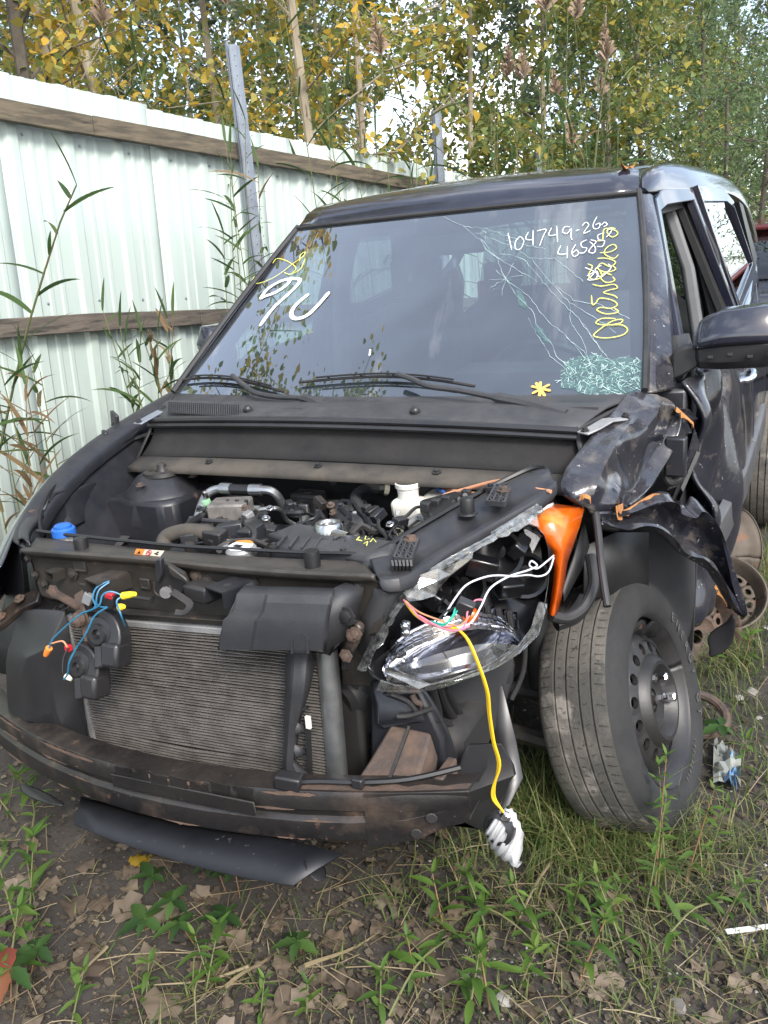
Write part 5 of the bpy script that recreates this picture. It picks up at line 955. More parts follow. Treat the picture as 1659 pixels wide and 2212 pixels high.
for (dy, dz, wd) in ((-.0045, .0095, .010), (-.0045, -.020, .007), (-.0035, -.053, .011), (-.0035, -.084, .010)):   # rust creeping along the folded edges
    for a_, b_ in ((-.74, -.42), (-.40, -.16), (-.12, .12), (.16, .40)):
        if re_.random() < .15: continue
        X_ = np.linspace(a_+re_.uniform(0, .1), b_-re_.uniform(0, .06), 26); g_ = [[], []]
        for x in X_:
            t = (x-X_[0])/(X_[-1]-X_[0]); w_ = wd*math.sin(math.pi*t)**.5*(.25+1.1*abs(mnoise.noise(V(x*22, dz*90, 3)))+.5*re_.random()); p = V(x, bmy(x)+dy-.0006, bmz(x)+dz-.004*math.sin(x*31)*(dz < 0)); g_[0].append(p+V(0, 0, w_*.5)); g_[1].append(p-V(0, 0, w_*.8))
        part(MB().grid(g_), 'rust_edge', 'rust_brown', bm, smooth=0)
X_ = np.linspace(.30, .608, 30); part(MB().grid([[V(x, bmy(x)+.003, bmz(x)+.0150) for x in X_], [V(x, bmy(x)+.003+.022*abs(mnoise.noise(V(x*16, 2, 7)))+.012, bmz(x)+.0150) for x in X_]]), 'rust_edge', 'rust', bm, smooth=0)
tr = MB(); kx = np.linspace(-.12, .22, 8)
for i in range(7): tr.box(V((kx[i]+kx[i+1])/2, bmy((kx[i]+kx[i+1])/2)-.005, bmz(kx[i])+.004+.004*(i % 2)), ((kx[1]-kx[0])*.86, .004, .024))
part(tr, 'crush_tab', 'beam', bm)
part(MB().box(V(.05, bmy(.05)-.006, bmz(.05)-.018), (.36, .004, .03), Euler((0, -.062, 0)).to_matrix()), 'centre_plate', 'beam', bm, bevel=.002)
part(MB().prism([V(.43, bmy(.43)-.005, bmz(.43)+.014), V(.612, bmy(.61)-.005, bmz(.61)+.015), V(.614, bmy(.61)-.005, bmz(.61)-.022), V(.58, bmy(.58)-.005, bmz(.58)-.052), V(.52, bmy(.52)-.005, bmz(.52)-.084), V(.43, bmy(.43)-.005, bmz(.43)-.098)], (0, .003, 0)), 'end_plate', 'beam', bm, bevel=.001)
for x, dz in ((.548, -.034), (.520, -.066)): part(MB().lathe(V(x, bmy(x)-.0065, bmz(x)+dz), (.35, -1, 0), [(.011, .004), (.009, .0055), (0, .0055)], 12), 'hole', 'dark', bm)
part(MB().lathe(V(.435, bmy(.435)+.028, bmz(.435)+.013), (0, 0, 1), [(.014, 0), (.012, .001), (0, .001)], 12), 'hole', 'dark', bm)
part(MB().tube(smoothpts([V(.295, bmy(.3)+.015, bmz(.3)+.02), V(.34, bmy(.34)+.02, bmz(.34)+.022), V(.42, bmy(.42)+.02, bmz(.42)+.022), V(.5, bmy(.5)+.03, bmz(.5)+.022), V(.58, bmy(.58)+.05, bmz(.58)+.03)], 4), .0055, 6), 'sensor_harness', 'w_black', bm)
part(MB().box(V(.285, bmy(.285)+.01, bmz(.285)+.026), (.05, .028, .028), Euler((0, .1, .2)).to_matrix()), 'harness_plug', 'plastic_clean', bm, bevel=.004)
part(MB().box(V(.415, bmy(.415)+.012, bmz(.415)+.026), (.022, .014, .02)), 'harness_clip', 'plastic_clean', bm, bevel=.003)
# ------------------------------------------------------------------ left frame horn, crash box
cbx = part(MB().loft([[V(x, y, z) for x, z in ((x0, z1), (x1, z1-.002), (x1+.012, z1-.05), (x1, z0), (x0, z0))] for x0, x1, z0, z1, y in ((.39, .505, .345, .425, -.578), (.40, .505, .355, .448, -.53), (.415, .50, .37, .49, -.455))]), 'crash_box', 'rust', bevel=.006)
part(MB().loft([[V(x, y, z) for x, z in ((.452, z1), (.458, z1), (.458, z1-.02), (.452, z1-.02))] for z1, y in ((.428, -.575), (.451, -.53), (.493, -.457))]), 'seam', 'dark', cbx)
part(MB().box((.545, -.50, .40), (.02, .07, .10)), 'side_gusset', 'rust', cbx, bevel=.004)
hp = part(MB().prism(PP([(800, 1500), (905, 1490), (955, 1600), (960, 1720), (940, 1725), (905, 1610), (880, 1590), (830, 1600), (815, 1660), (800, 1640)], -.455), (0, .02, 0)), 'frame_end_plate', 'chassis', bevel=.006)
pl_ = part(MB().prism(PP([(842, 1562), (872, 1556), (900, 1590), (925, 1680), (930, 1720), (830, 1720), (822, 1660), (826, 1600)], -.448), (0, .012, 0)), 'mounting_plate', 'chassis', hp, bevel=.003)
for u, v, r, m in ((858, 1578, .010, 'rust'), (855, 1608, .016, 'chassis'), (884, 1612, .016, 'chassis'), (874, 1588, .008, 'rust')): bolt(at(u, v, y=-.452), (0, -1, 0), r, m, hp, h=.016)
part(MB().loft([PP([(800, 1470, -.44), (900, 1460, -.42), (905, 1500, -.43), (800, 1510, -.45)]), PP([(815, 1520, -.47), (925, 1530, -.45), (935, 1560, -.45), (815, 1565, -.47)]), PP([(820, 1560, -.47), (870, 1550, -.47), (900, 1560, -.46), (830, 1575, -.46)])]), 'radiator_side_member', 'chassis', bevel=.006)
line([(858, 1548, -.48), (890, 1545, -.47), (935, 1530, -.46)], .005, 'plastic', 'clip_strap'); line([(845, 1500, -.48), (880, 1515, -.47), (905, 1545, -.46)], .005, 'plastic', 'clip_strap')
part(sweep(smoothpts(PP([(905, 1500, -.45), (940, 1560, -.44), (970, 1630, -.42), (978, 1700, -.42), (980, 1730, -.43)]), 3), (.5, -.8, 0), .03, .03), 'frame_gusset', 'chassis', bevel=.004)
line([(890, 1500, -.46), (898, 1515, -.46), (912, 1522, -.45), (910, 1540, -.45)], .006, 'rust', 'ground_strap')
# parts seen in the gap beside the condenser
part(MB().tube(smoothpts(PP([(745, 1470, -.42), (770, 1500, -.42), (775, 1540, -.4), (800, 1550, -.38)]), 4), .028, 10), 'resonator', 'plastic'); part(MB().lathe(at(770, 1490, y=-.40), (0, -.1, 1), [(.035, -.09), (.04, -.02), (.042, .03), (.03, .05), (0, .05)], 18), 'reservoir', 'plastic')
line([(715, 1545, -.45), (725, 1575, -.44), (745, 1590, -.42), (800, 1590, -.40)], .010, 'plastic', 'hose'); line([(700, 1650, -.40), (740, 1610, -.36), (800, 1580, -.3)], .018, 'plastic', 'hose'); line([(690, 1600, -.38), (760, 1560, -.3), (800, 1530, -.28)], .016, 'dark', 'hose')
for v in (1510, 1690): part(MB().box(at(712, v, y=-.47), (.04, .03, .06)), 'bracket', 'plastic_clean', bevel=.006); part(MB().box(at(715, v+2, y=-.487), (.005, .003, .03)), 'clip', 'white_plastic', cond)
part(MB().box((.44, -.30, .36), (.18, .2, .18)), 'gearbox', 'dark', bevel=.03)
# wheel-well liner, side duct and wiring left of the wheel
part(MB().grid([PP([(955, 1430, -.32), (1040, 1420, -.26), (1120, 1390, -.2)]), PP([(950, 1490, -.30), (1040, 1500, -.24), (1115, 1470, -.2)]), PP([(985, 1600, -.28), (1050, 1590, -.22), (1080, 1560, -.2)]), PP([(975, 1660, -.28), (1010, 1650, -.24), (1040, 1640, -.22)])]), 'wheel_liner', 'plastic_dusty', solid=.004, smooth=180, sub=1).modifiers['sub'].levels = 1
sdct = part(MB().loft([PP([(1010, 1602, -.42), (1085, 1600, -.36), (1115, 1650, -.36), (985, 1665, -.42)]), PP([(985, 1665, -.44), (1060, 1640, -.38), (1120, 1672, -.36), (990, 1720, -.44)]), PP([(965, 1690, -.44), (1050, 1700, -.4), (1105, 1690, -.36), (970, 1780, -.44)]), PP([(975, 1770, -.42), (1040, 1800, -.38), (1080, 1760, -.34), (985, 1800, -.42)])]), 'side_duct', 'plastic_clean', bevel=.008)
part(MB().grid([PP([(1085, 1480, -.22), (1115, 1600, -.2), (1130, 1680, -.24), (1100, 1740, -.3)]), PP([(1030, 1500, -.2), (1040, 1620, -.2), (1060, 1700, -.26), (1060, 1760, -.32)])]), 'splash_liner', 'plastic_clean', solid=.004, smooth=180)
for pts, r in (([(945, 1480, -.4), (960, 1520, -.36), (985, 1560, -.32), (1000, 1580, -.3)], .010), ([(960, 1485, -.36), (985, 1530, -.32), (1000, 1560, -.3), (1005, 1640, -.33)], .009), ([(1000, 1570, -.32), (1005, 1600, -.33), (970, 1640, -.38), (960, 1680, -.4)], .006), ([(930, 1480, -.42), (945, 1540, -.4), (950, 1600, -.4), (975, 1620, -.4)], .010), ([(940, 1560, -.4), (975, 1570, -.36), (990, 1620, -.36), (1005, 1650, -.36)], .006)): line([q for q in pts], r, 'w_black', 'harness')
part(MB().box(at(965, 1610, y=-.37), (.03, .02, .05), Euler((.2, .4, 0)).to_matrix()), 'connector', 'white_plastic', bevel=.004)
line([(1095, 1400, -.2), (1098, 1440, -.2), (1096, 1470, -.2)], .012, 'plastic', 'side_connector'); line([(1110, 1360, -.18), (1132, 1380, -.16), (1130, 1450, -.16), (1105, 1510, -.18)], .006, 'plastic', 'brake_hose')
# suspension behind the wheel
part(MB().tube([V(.40, -.02, .25), V(.68, -.02, .22)], .022, 8), 'control_arm', 'support'); part(MB().tube([V(.45, .03, .33), V(.70, .01, .33)], .018, 8), 'drive_shaft', 'plastic')
part(MB().lathe(V(.60, .02, .33), (1, 0, 0), [(.022, 0), (.04, .02), (.03, .03), (.045, .05), (.035, .06), (.05, .085), (.05, .11)], 16), 'cv_boot', 'plastic'); part(MB().tube([V(.57, .03, .35), V(.55, .04, .80)], .028, 12), 'strut', 'plastic')
# ------------------------------------------------------------------ plastic valance under the beam
mat('valance_black', (.005, .0055, .008), (.009, .0095, .013), rough=.55, spots=[((.06, .06, .065), 60, .66, .70)])
S = []
for t in np.linspace(0, 1, 12):
    a, b = at(175+(560)*t, 1722+118*t-30*t*t+10*math.sin(3*t), y=-.63), at(160+475*t, 1780+132*t+34*t*(1-t)*2, y=-.72)
    a.z = min(a.z, .31); S.append([a, a.lerp(b, .5)+V(0, 0, .003*math.sin(7*t)), b, b+V(0, .006, -.006)])
part(MB().loft(S, closed=False), 'valance', 'valance_black', solid=.004, smooth=180)
part(MB().grid([PP([(650, 1845, -.66), (700, 1865, -.63)]), PP([(655, 1880, -.69), (706, 1875, -.65)]), PP([(685, 1912, -.70), (708, 1900, -.67)])]), 'torn_flap', 'plastic_clean', solid=.003, smooth=180, sub=1)
part(MB().grid([PP([(36, 1685, -.55), (80, 1700, -.56), (140, 1732, -.58)]), PP([(40, 1712, -.58), (85, 1736, -.60), (150, 1745, -.62)])]), 'torn_liner', 'plastic_clean', solid=.003, smooth=180, sub=1)
# ------------------------------------------------------------------ left upper rail, headlamp, marker lens, left fender, wheel
inn = [(794, 1207, .828), (835, 1186, .834), (876, 1160, .842), (940, 1122, .856), (1010, 1082, .872), (1080, 1046, .89), (1150, 1014, .912), (1182, 1012, .918)]
out = [(813, 1246, .818), (862, 1250, .815), (905, 1222, .82), (965, 1185, .835), (1040, 1140, .852), (1115, 1098, .872), (1180, 1062, .892), (1205, 1036, .90)]
I_ = [at(u, v, z=z) for u, v, z in inn]; O_ = [at(u, v, z=z) for u, v, z in out]
rail = part(MB().grid([[p+V(-.01, 0, -.06) for p in I_], [p+V(0, 0, -.004) for p in I_], [a.lerp(b, .12)+V(0, 0, .006) for a, b in zip(I_, O_)], [a.lerp(b, .45)+V(0, 0, .004) for a, b in zip(I_, O_)], [a.lerp(b, .55)+V(0, 0, -.008) for a, b in zip(I_, O_)], [a.lerp(b, .9)+V(0, 0, -.006) for a, b in zip(I_, O_)], O_, [p+V(.004, -.006, -.03) for p in O_]]), 'lamp_rail', 'chassis', smooth=50, solid=.004, sub=1)
part(MB().tube(smoothpts([p+V(-.002, 0, .003) for p in I_], 3), .0055, 6), 'bay_seal', 'w_black', rail)
for u, v, z in ((1010, 1106, .872), (1060, 1055, .892), (1090, 1055, .895)): part(MB().lathe(at(u, v, z=z)-V(0, 0, .004), (0, 0, 1), [(.02, 0), (.019, .004), (.014, .005), (.014, .028), (.012, .033), (.006, .034)] if u == 1010 else [(.012, 0), (.012, .008), (.006, .009), (.006, .014)], 14), 'bump_stop' if u == 1010 else 'bolt', 'w_black' if u == 1010 else 'chassis', rail)
def lattice(c4, nx, ny, name='lamp_bracket'):
    c4 = [at(u, v, z=z) for u, v, z in c4]; g = MB(); P = lambda a, b: c4[0].lerp(c4[1], a).lerp(c4[3].lerp(c4[2], a), b)+V(0, 0, .006)
    for i in range(nx+1): g.beam(P(i/nx, 0), P(i/nx, 1), .004, .010)
    for j in range(ny+1): g.beam(P(0, j/ny), P(1, j/ny), .004, .010)
    for i in range(nx):
        for j in range(ny): g.beam(P(i/nx, j/ny), P((i+1)/nx, (j+1)/ny), .003, .008) if (i+j) % 2 else g.beam(P((i+1)/nx, j/ny), P(i/nx, (j+1)/ny), .003, .008)
    o = part(g, name, 'plastic_dusty', rail); part(MB().add([P(0, 0)+V(0, 0, -.004), P(1, 0)+V(0, 0, -.004), P(1, 1)+V(0, 0, -.004), P(0, 1)+V(0, 0, -.004)], [(0, 1, 2, 3)]), 'bracket_plate', 'plastic', o)
    return o
l1 = lattice([(872, 1168, .848), (905, 1172, .846), (888, 1218, .832), (852, 1214, .832)], 3, 4); l2 = lattice([(1072, 1056, .895), (1102, 1062, .893), (1090, 1096, .882), (1052, 1092, .880)], 3, 4)
for k in range(6): part(MB().beam(at(848+8*k, 1216, z=.836), at(846+8*k, 1240-k, z=.806), .004, .012), 'bracket_rib', 'plastic_dusty', l1)
bolt(at(888, 1166, z=.853), (0, 0, 1), .009, 'rust', rail); bolt(at(1088, 1060, z=.90), (0, 0, 1), .009, 'rust', rail)
part(MB().grid([PP([(812, 1248, -.50), (860, 1255, -.49), (880, 1240, -.46)]), PP([(806, 1285, -.505), (845, 1290, -.50), (872, 1275, -.47)]), PP([(782, 1330, -.505), (815, 1350, -.50), (840, 1340, -.47)]), PP([(772, 1400, -.505), (786, 1420, -.505), (810, 1400, -.49)])]), 'lamp_surround', 'plastic_dusty', solid=.004, smooth=180)
# headlamp: open housing
ring = [(778, 1446, -.505), (800, 1395, -.495), (830, 1338, -.48), (865, 1290, -.465), (900, 1255, -.44), (955, 1218, -.40), (1020, 1180, -.35), (1085, 1148, -.29), (1140, 1125, -.23), (1180, 1150, -.19), (1190, 1220, -.20), (1180, 1300, -.23), (1158, 1365, -.29), (1110, 1408, -.35), (1040, 1448, -.41), (960, 1476, -.47), (890, 1490, -.50), (825, 1486, -.52)]
RG = PP(ring); cen = sum(RG, V(0, 0, 0))/len(RG)
lampo = part(MB().loft([RG, [p.lerp(cen, .08)+V(0, .05, 0) for p in RG], [p.lerp(cen, .22)+V(0, .10, 0) for p in RG], [p.lerp(cen, .55)+V(0, .13, 0) for p in RG], [cen+V(0, .14, 0)+(p-cen)*.05 for p in RG]], True, False), 'headlamp', 'gloss_black', smooth=50, sub=1, solid=.003)
lampo['label'] = 'smashed headlamp with its lens broken away and wires hanging out'
# bulb bowls in the upper cavity
for u, v, r, yy in ((1075, 1195, .05, -.24), (960, 1275, .04, -.33), (1000, 1265, .045, -.31), (1135, 1240, .045, -.2)):
    c = at(u, v, y=yy); part(MB().lathe(c, (.25, -.9, .15), [(r*.35, -.03), (r*.8, -.02), (r, .01), (r*1.05, .014), (r*.9, .012), (r*.7, -.005), (r*.3, -.02), (0, -.02)], 22), 'bulb_socket', 'gloss_black', lampo)
for k, (u, v, yy, w) in enumerate(((930, 1290, -.38, .05), (1040, 1225, -.30, .06), (1100, 1270, -.26, .05), (985, 1220, -.33, .04), (1120, 1180, -.22, .05), (860, 1400, -.46, .03))):
    part(MB().box(at(u, v, y=yy), (w, .03, w*.7), Euler((.2*k, .5-.2*k, .4*k)).to_matrix()), 'inner_bracket', 'gloss_black', lampo, bevel=.004)
# chrome reflector bowl
topE = [(832, 1446, -.49), (852, 1400, -.475), (880, 1372, -.46), (920, 1350, -.44), (970, 1332, -.41), (1020, 1322, -.385), (1065, 1328, -.36), (1100, 1350, -.335), (1128, 1384, -.315)]
botE = [(838, 1462, -.50), (870, 1472, -.50), (910, 1470, -.49), (950, 1462, -.475), (990, 1450, -.455), (1030, 1440, -.43), (1065, 1428, -.40), (1100, 1412, -.36), (1130, 1392, -.32)]
T_ = smoothpts(PP(topE), 4); B_ = smoothpts(PP(botE), 4)
part(MB().grid([[t.lerp(b, k)+V(-.006, .075*math.sin(math.pi*k)*1.0*math.sin(math.pi*i/(len(T_)-1)), 0) for i, (t, b) in enumerate(zip(T_, B_))] for k in np.linspace(0, 1, 9)]), 'reflector_bowl', 'refl', lampo, smooth=180)
part(MB().grid([[t.lerp(b, k)+V(0, .010, -.004) for t, b in zip(T_, B_)] for k in (.72, .88, 1.02)]), 'bowl_apron', 'gloss_black', lampo, smooth=180)
for i in range(0, len(T_)-1):                        # stepped facets round the top of the bowl
    w = .30 if i < 26 else .2; a, b = T_[i], T_[i+1]; c, d = b.lerp(B_[i+1], w), a.lerp(B_[i], w); n = (b-a).cross(d-a).normalized(); k = V(0, .003*(i % 2), 0)
    for j in range(3):
        f0, f1 = j/3, (j+.9)/3; off = V(0, -.004-.004*j+k.y, .0)
        part(MB().prism([a.lerp(d, f0)+off, b.lerp(c, f0)+off, b.lerp(c, f1)+off+V(0, .004, 0), a.lerp(d, f1)+off+V(0, .004, 0)], (0, .004, 0)), 'facet', 'refl', lampo, smooth=0)
for k in range(7):                                   # second reflector with strips
    a, b = at(1040+12*k, 1306+3*k, y=-.33+.008*k), at(1046+12*k, 1338+4*k, y=-.33+.008*k); part(MB().beam(a, b, .011, .006), 'strip', 'chrome' if k % 2 == 0 else 'dark', lampo)
part(MB().lathe(at(1018, 1325, y=-.385), (.2, -1, .2), [(.012, 0), (.016, .01), (.013, .024), (.005, .03), (0, .031)], 14), 'amber_bulb', 'orange_lens', lampo)
for u, v in ((874, 1352), (877, 1366)): part(MB().lathe(at(u, v, y=-.475), (0, -1, .2), [(.008, 0), (.008, .004), (.003, .006)], 10), 'adjuster', 'chrome', lampo)
part(MB().box(at(876, 1358, y=-.465), (.016, .012, .032), Euler((0, .15, 0)).to_matrix()), 'adjuster_tab', 'alu', lampo, bevel=.004)
cl_ = [[t.lerp(b, k)+V(.004, -.034*math.sin(math.pi*min(1, k*.9+.1))*math.sin(math.pi*i/(len(T_)-1))-.012, -.002) for i, (t, b) in enumerate(zip(T_, B_))] for k in (.42, .55, .7, .85, 1.0, 1.08)]
glassmat('lens_cover', (.90, .92, .93), refl=1.6, haze=((.5, .5, .5), .05, 30)); part(MB().grid(cl_), 'lens_cover', 'lens_cover', lampo, smooth=180)
# remains of the clear lens
def shard(L, name='lens_shard', th=.003, sub=0): return part(MB().grid([PP(r) for r in L]), name, 'lens_clear', lampo, smooth=0, solid=th)
shard([[(776, 1448, -.515), (802, 1394, -.505), (832, 1336, -.49), (866, 1288, -.475), (895, 1262, -.45)], [(790, 1446, -.53), (814, 1396, -.52), (843, 1340, -.505), (876, 1296, -.49), (900, 1275, -.46)]])
shard([[(812, 1490, -.525), (850, 1496, -.52), (900, 1496, -.51), (965, 1482, -.48), (1045, 1452, -.42), (1112, 1412, -.36)], [(822, 1470, -.54), (855, 1480, -.535), (900, 1484, -.525), (962, 1472, -.495), (1042, 1442, -.435), (1106, 1404, -.37)]])
shard([[(1064, 1446, -.42), (1120, 1412, -.37), (1162, 1372, -.31), (1182, 1305, -.24)], [(1080, 1428, -.44), (1120, 1395, -.39), (1148, 1358, -.33), (1165, 1300, -.27)]])
shard([[(862, 1265, -.475), (900, 1245, -.455), (945, 1228, -.43), (985, 1215, -.40), (1022, 1190, -.37)], [(878, 1290, -.485), (905, 1272, -.465), (945, 1255, -.44), (975, 1240, -.41), (1020, 1205, -.38)], [(882, 1300, -.49), (910, 1296, -.47), (940, 1286, -.445), (948, 1268, -.42), (960, 1252, -.40)]])
shard([[(1060, 1150, -.31), (1110, 1120, -.26), (1160, 1088, -.2)], [(1064, 1160, -.32), (1112, 1132, -.27), (1168, 1098, -.21)]])
shard([[(826, 1450, -.54), (840, 1440, -.54)], [(905, 1488, -.53), (930, 1478, -.52)]], th=.002); shard([[(1130, 1140, -.19), (1160, 1110, -.16)], [(1150, 1195, -.2), (1168, 1160, -.18)]])
def ribbed(up_, lo_, n=5):                            # jagged remains of the ribbed lens edge
    U2, L2 = smoothpts(PP(up_), n), smoothpts(PP(lo_), n); r3 = random.Random(len(up_)); g = []
    for i, (a, b) in enumerate(zip(U2, L2)): b = a.lerp(b, r3.uniform(.7, 1.15)); g.append([a+V(0, -.002*(i % 2), 0), a.lerp(b, .5)+V(0, -.002*(i % 2)-.004, 0), b+V(0, -.002*(i % 2), 0)])
    part(MB().grid(g), 'lens_edge', 'lens_clear', lampo, smooth=0, solid=.002)
ribbed([(880, 1262, -.465), (940, 1222, -.42), (1000, 1188, -.375), (1060, 1156, -.32), (1110, 1126, -.27), (1170, 1092, -.2)], [(888, 1282, -.47), (944, 1238, -.425), (1008, 1200, -.38), (1066, 1170, -.325), (1118, 1146, -.275), (1176, 1106, -.205)])
ribbed([(772, 1446, -.515), (798, 1392, -.505), (828, 1336, -.49), (862, 1288, -.475)], [(796, 1450, -.53), (820, 1400, -.52), (850, 1346, -.505), (884, 1300, -.49)])
# loose wires
def W2(pts, m, r=.0016): return wire(pts, m, r, 'wire', lampo)
W2([(876, 1300, -.50), (900, 1330, -.52), (940, 1350, -.53), (985, 1358, -.54)], 'w_yellow', .003); W2([(872, 1296, -.50), (890, 1315, -.52), (920, 1345, -.535), (975, 1355, -.54)], 'w_pink')
W2([(880, 1302, -.50), (905, 1322, -.52), (945, 1338, -.53), (990, 1352, -.54), (1015, 1330, -.53)], 'w_copper'); W2([(930, 1342, -.53), (960, 1348, -.54), (978, 1330, -.53), (985, 1312, -.52), (1002, 1305, -.51)], 'w_green'); W2([(925, 1344, -.532), (955, 1352, -.54), (975, 1336, -.53), (990, 1316, -.52)], 'w_green')
W2([(985, 1358, -.54), (1010, 1350, -.53), (1025, 1335, -.5), (1040, 1308, -.48), (1060, 1270, -.44), (1100, 1245, -.38), (1140, 1232, -.32), (1160, 1222, -.28), (1148, 1212, -.28), (1144, 1222, -.28), (1160, 1228, -.27), (1182, 1212, -.24), (1196, 1200, -.2)], 'w_white', .0018)
W2([(960, 1330, -.47), (985, 1290, -.44), (1010, 1262, -.41), (1050, 1246, -.38), (1080, 1243, -.35), (1110, 1245, -.33), (1140, 1242, -.3), (1165, 1245, -.27), (1185, 1235, -.25), (1196, 1205, -.2)], 'w_white', .0018)
W2([(1000, 1358, -.54), (1008, 1340, -.53), (1010, 1322, -.52), (1025, 1298, -.49), (1042, 1296, -.47), (1044, 1302, -.47)], 'w_pink'); W2([(905, 1330, -.53), (950, 1355, -.545), (985, 1362, -.55), (1015, 1352, -.54)], 'w_pink', .0018)
W2([(940, 1345, -.53), (965, 1320, -.5), (990, 1310, -.48)], 'w_black'); part(MB().box(at(1004, 1312, y=-.51), (.03, .022, .026), Euler((.1, .4, .2)).to_matrix()), 'wire_plug', 'plastic_clean', lampo, bevel=.003)
# amber marker lens
Lft = [(1140, 1130, -.15), (1150, 1148, -.155), (1178, 1164, -.15), (1194, 1190, -.15), (1199, 1225, -.165), (1196, 1260, -.185), (1191, 1295, -.205), (1187, 1327, -.22)]
Mid = [(1180, 1100, -.10), (1200, 1128, -.115), (1210, 1155, -.125), (1214, 1190, -.14), (1210, 1228, -.16), (1206, 1262, -.18), (1200, 1296, -.2), (1194, 1328, -.215)]
Rgt = [(1200, 1090, -.06), (1262, 1097, -.04), (1250, 1140, -.07), (1236, 1180, -.10), (1224, 1215, -.13), (1218, 1255, -.16), (1211, 1292, -.185), (1203, 1325, -.2)]
mk = part(MB().grid([PP(Lft), [p+V(.004, -.016, .004) for p in PP(Mid)], PP(Rgt)]), 'marker_lens', 'orange_lens', smooth=60, solid=.004)
mk['label'] = 'amber side marker lens hanging at the broken headlamp'
part(MB().grid([PP([(1150, 1118, -.15), (1185, 1098, -.10), (1196, 1092, -.07)]), PP([(1155, 1108, -.14), (1180, 1092, -.10), (1194, 1086, -.07)])]), 'marker_base', 'white_plastic', mk, solid=.003)
part(MB().grid([PP([(1262, 1130, 0), (1240, 1200, -.05), (1215, 1270, -.12)]), PP([(1272, 1180, .02), (1255, 1230, -.04), (1218, 1300, -.14)])]), 'lamp_side', 'plastic', lampo, solid=.004)
line([(1285, 1100, -.02), (1292, 1150, -.06), (1300, 1230, -.12), (1312, 1310, -.17)], .008, 'plastic', 'torn_strip'); line([(1190, 1330, -.2), (1225, 1335, -.17), (1262, 1310, -.13), (1282, 1260, -.09), (1275, 1200, -.05)], .012, 'plastic', 'liner_edge')
line([(1200, 1345, -.17), (1240, 1330, -.14), (1265, 1295, -.10)], .018, 'plastic_clean', 'liner_edge')
# ------------------------------------------------------------------ crumpled left fender
FG = [[(1356, 850, 0.36), (1385, 848, 0.39), (1412, 850, 0.41), (1440, 862, 0.425), (1466, 882, 0.43), (1470, 892, 0.43)],
      [(1328, 885, 0.28), (1355, 876, 0.315), (1395, 872, 0.35), (1425, 876, 0.358), (1452, 892, 0.445), (1472, 915, 0.42)],
      [(1300, 918, 0.2), (1330, 912, 0.23), (1370, 905, 0.26), (1408, 905, 0.303), (1438, 930, 0.415), (1462, 955, 0.4)],
      [(1270, 952, 0.12), (1300, 950, 0.14), (1340, 945, 0.16), (1384, 940, 0.238), (1420, 965, 0.375), (1448, 985, 0.37)],
      [(1242, 985, 0.05), (1275, 985, 0.06), (1318, 978, 0.08), (1358, 980, 0.188), (1398, 1000, 0.315), (1430, 1015, 0.33)],
      [(1220, 1015, 0.0), (1250, 1020, 0.0), (1300, 1015, 0.02), (1338, 1020, 0.128), (1378, 1035, 0.255), (1410, 1048, 0.28)],
      [(1212, 1042, -0.04), (1238, 1052, -0.045), (1285, 1052, -0.03), (1334, 1058, 0.048), (1362, 1066, 0.195), (1398, 1062, 0.23)],
      [(1213, 1060, -0.055), (1245, 1080, -0.06), (1278, 1092, -0.04), (1325, 1086, -0.002), (1352, 1082, 0.145), (1385, 1074, 0.18)],
      [(1216, 1070, -0.055), (1250, 1090, -0.055), (1288, 1106, -0.03), (1318, 1104, 0.0), (1345, 1098, 0.06), (1370, 1088, 0.14)]]
lfen = part(MB().grid(crumple([PP(r) for r in FG], 7, .0065, 8.5, 1)), 'left_fender', 'paint_scuffed', smooth=28, solid=.0015)
lfen['label'] = 'crushed glossy black left fender folded back with torn rusty edges'
FU = [(1290, 1106, -.03), (1320, 1102, .0), (1352, 1096, .07), (1380, 1080, .12), (1405, 1066, .17), (1430, 1060, .20), (1448, 1066, .22), (1452, 1084, .24), (1478, 1090, .28), (1492, 1072, .30), (1515, 1090, .32), (1540, 1130, .34), (1556, 1180, .35), (1566, 1230, .355), (1578, 1280, .36), (1588, 1318, .36)]
FL = [(1300, 1130, -.03), (1322, 1140, .0), (1350, 1142, .04), (1375, 1136, .08), (1400, 1140, .12), (1425, 1158, .15), (1445, 1180, .18), (1462, 1196, .20), (1485, 1210, .23), (1505, 1220, .25), (1522, 1232, .27), (1535, 1250, .29), (1548, 1268, .31), (1560, 1285, .33), (1572, 1302, .345), (1586, 1322, .355)]
U_, L_ = PP(FU), PP(FL)
FO = ((0, 0, 0), (.16, .030, -.030), (.40, -.006, .012), (.62, -.022, .030), (.84, .026, -.022), (1, .004, .0))       # folds across the torn flap
part(MB().grid([list(r) for r in zip(*crumple([[a.lerp(b, k)+V(dx*min(1, i/4), dy*min(1, i/4), 0) for k, dx, dy in FO] for i, (a, b) in enumerate(zip(U_, L_))], 5, .0075, 8, 5))]), 'fender_fold', 'paint_scuffed', lfen, smooth=28, solid=.0015)
def torn(pts, w=.010):
    P = smoothpts(PP(pts), 4); r2 = random.Random(len(pts)); part(MB().grid([[p+V(0, -.004, 0) for p in P], [p+V(r2.uniform(-.004, .004), -.006, -w*r2.uniform(.4, 1.3)) for p in P]]), 'torn_edge', 'rust_orange', lfen, smooth=0, solid=.002)
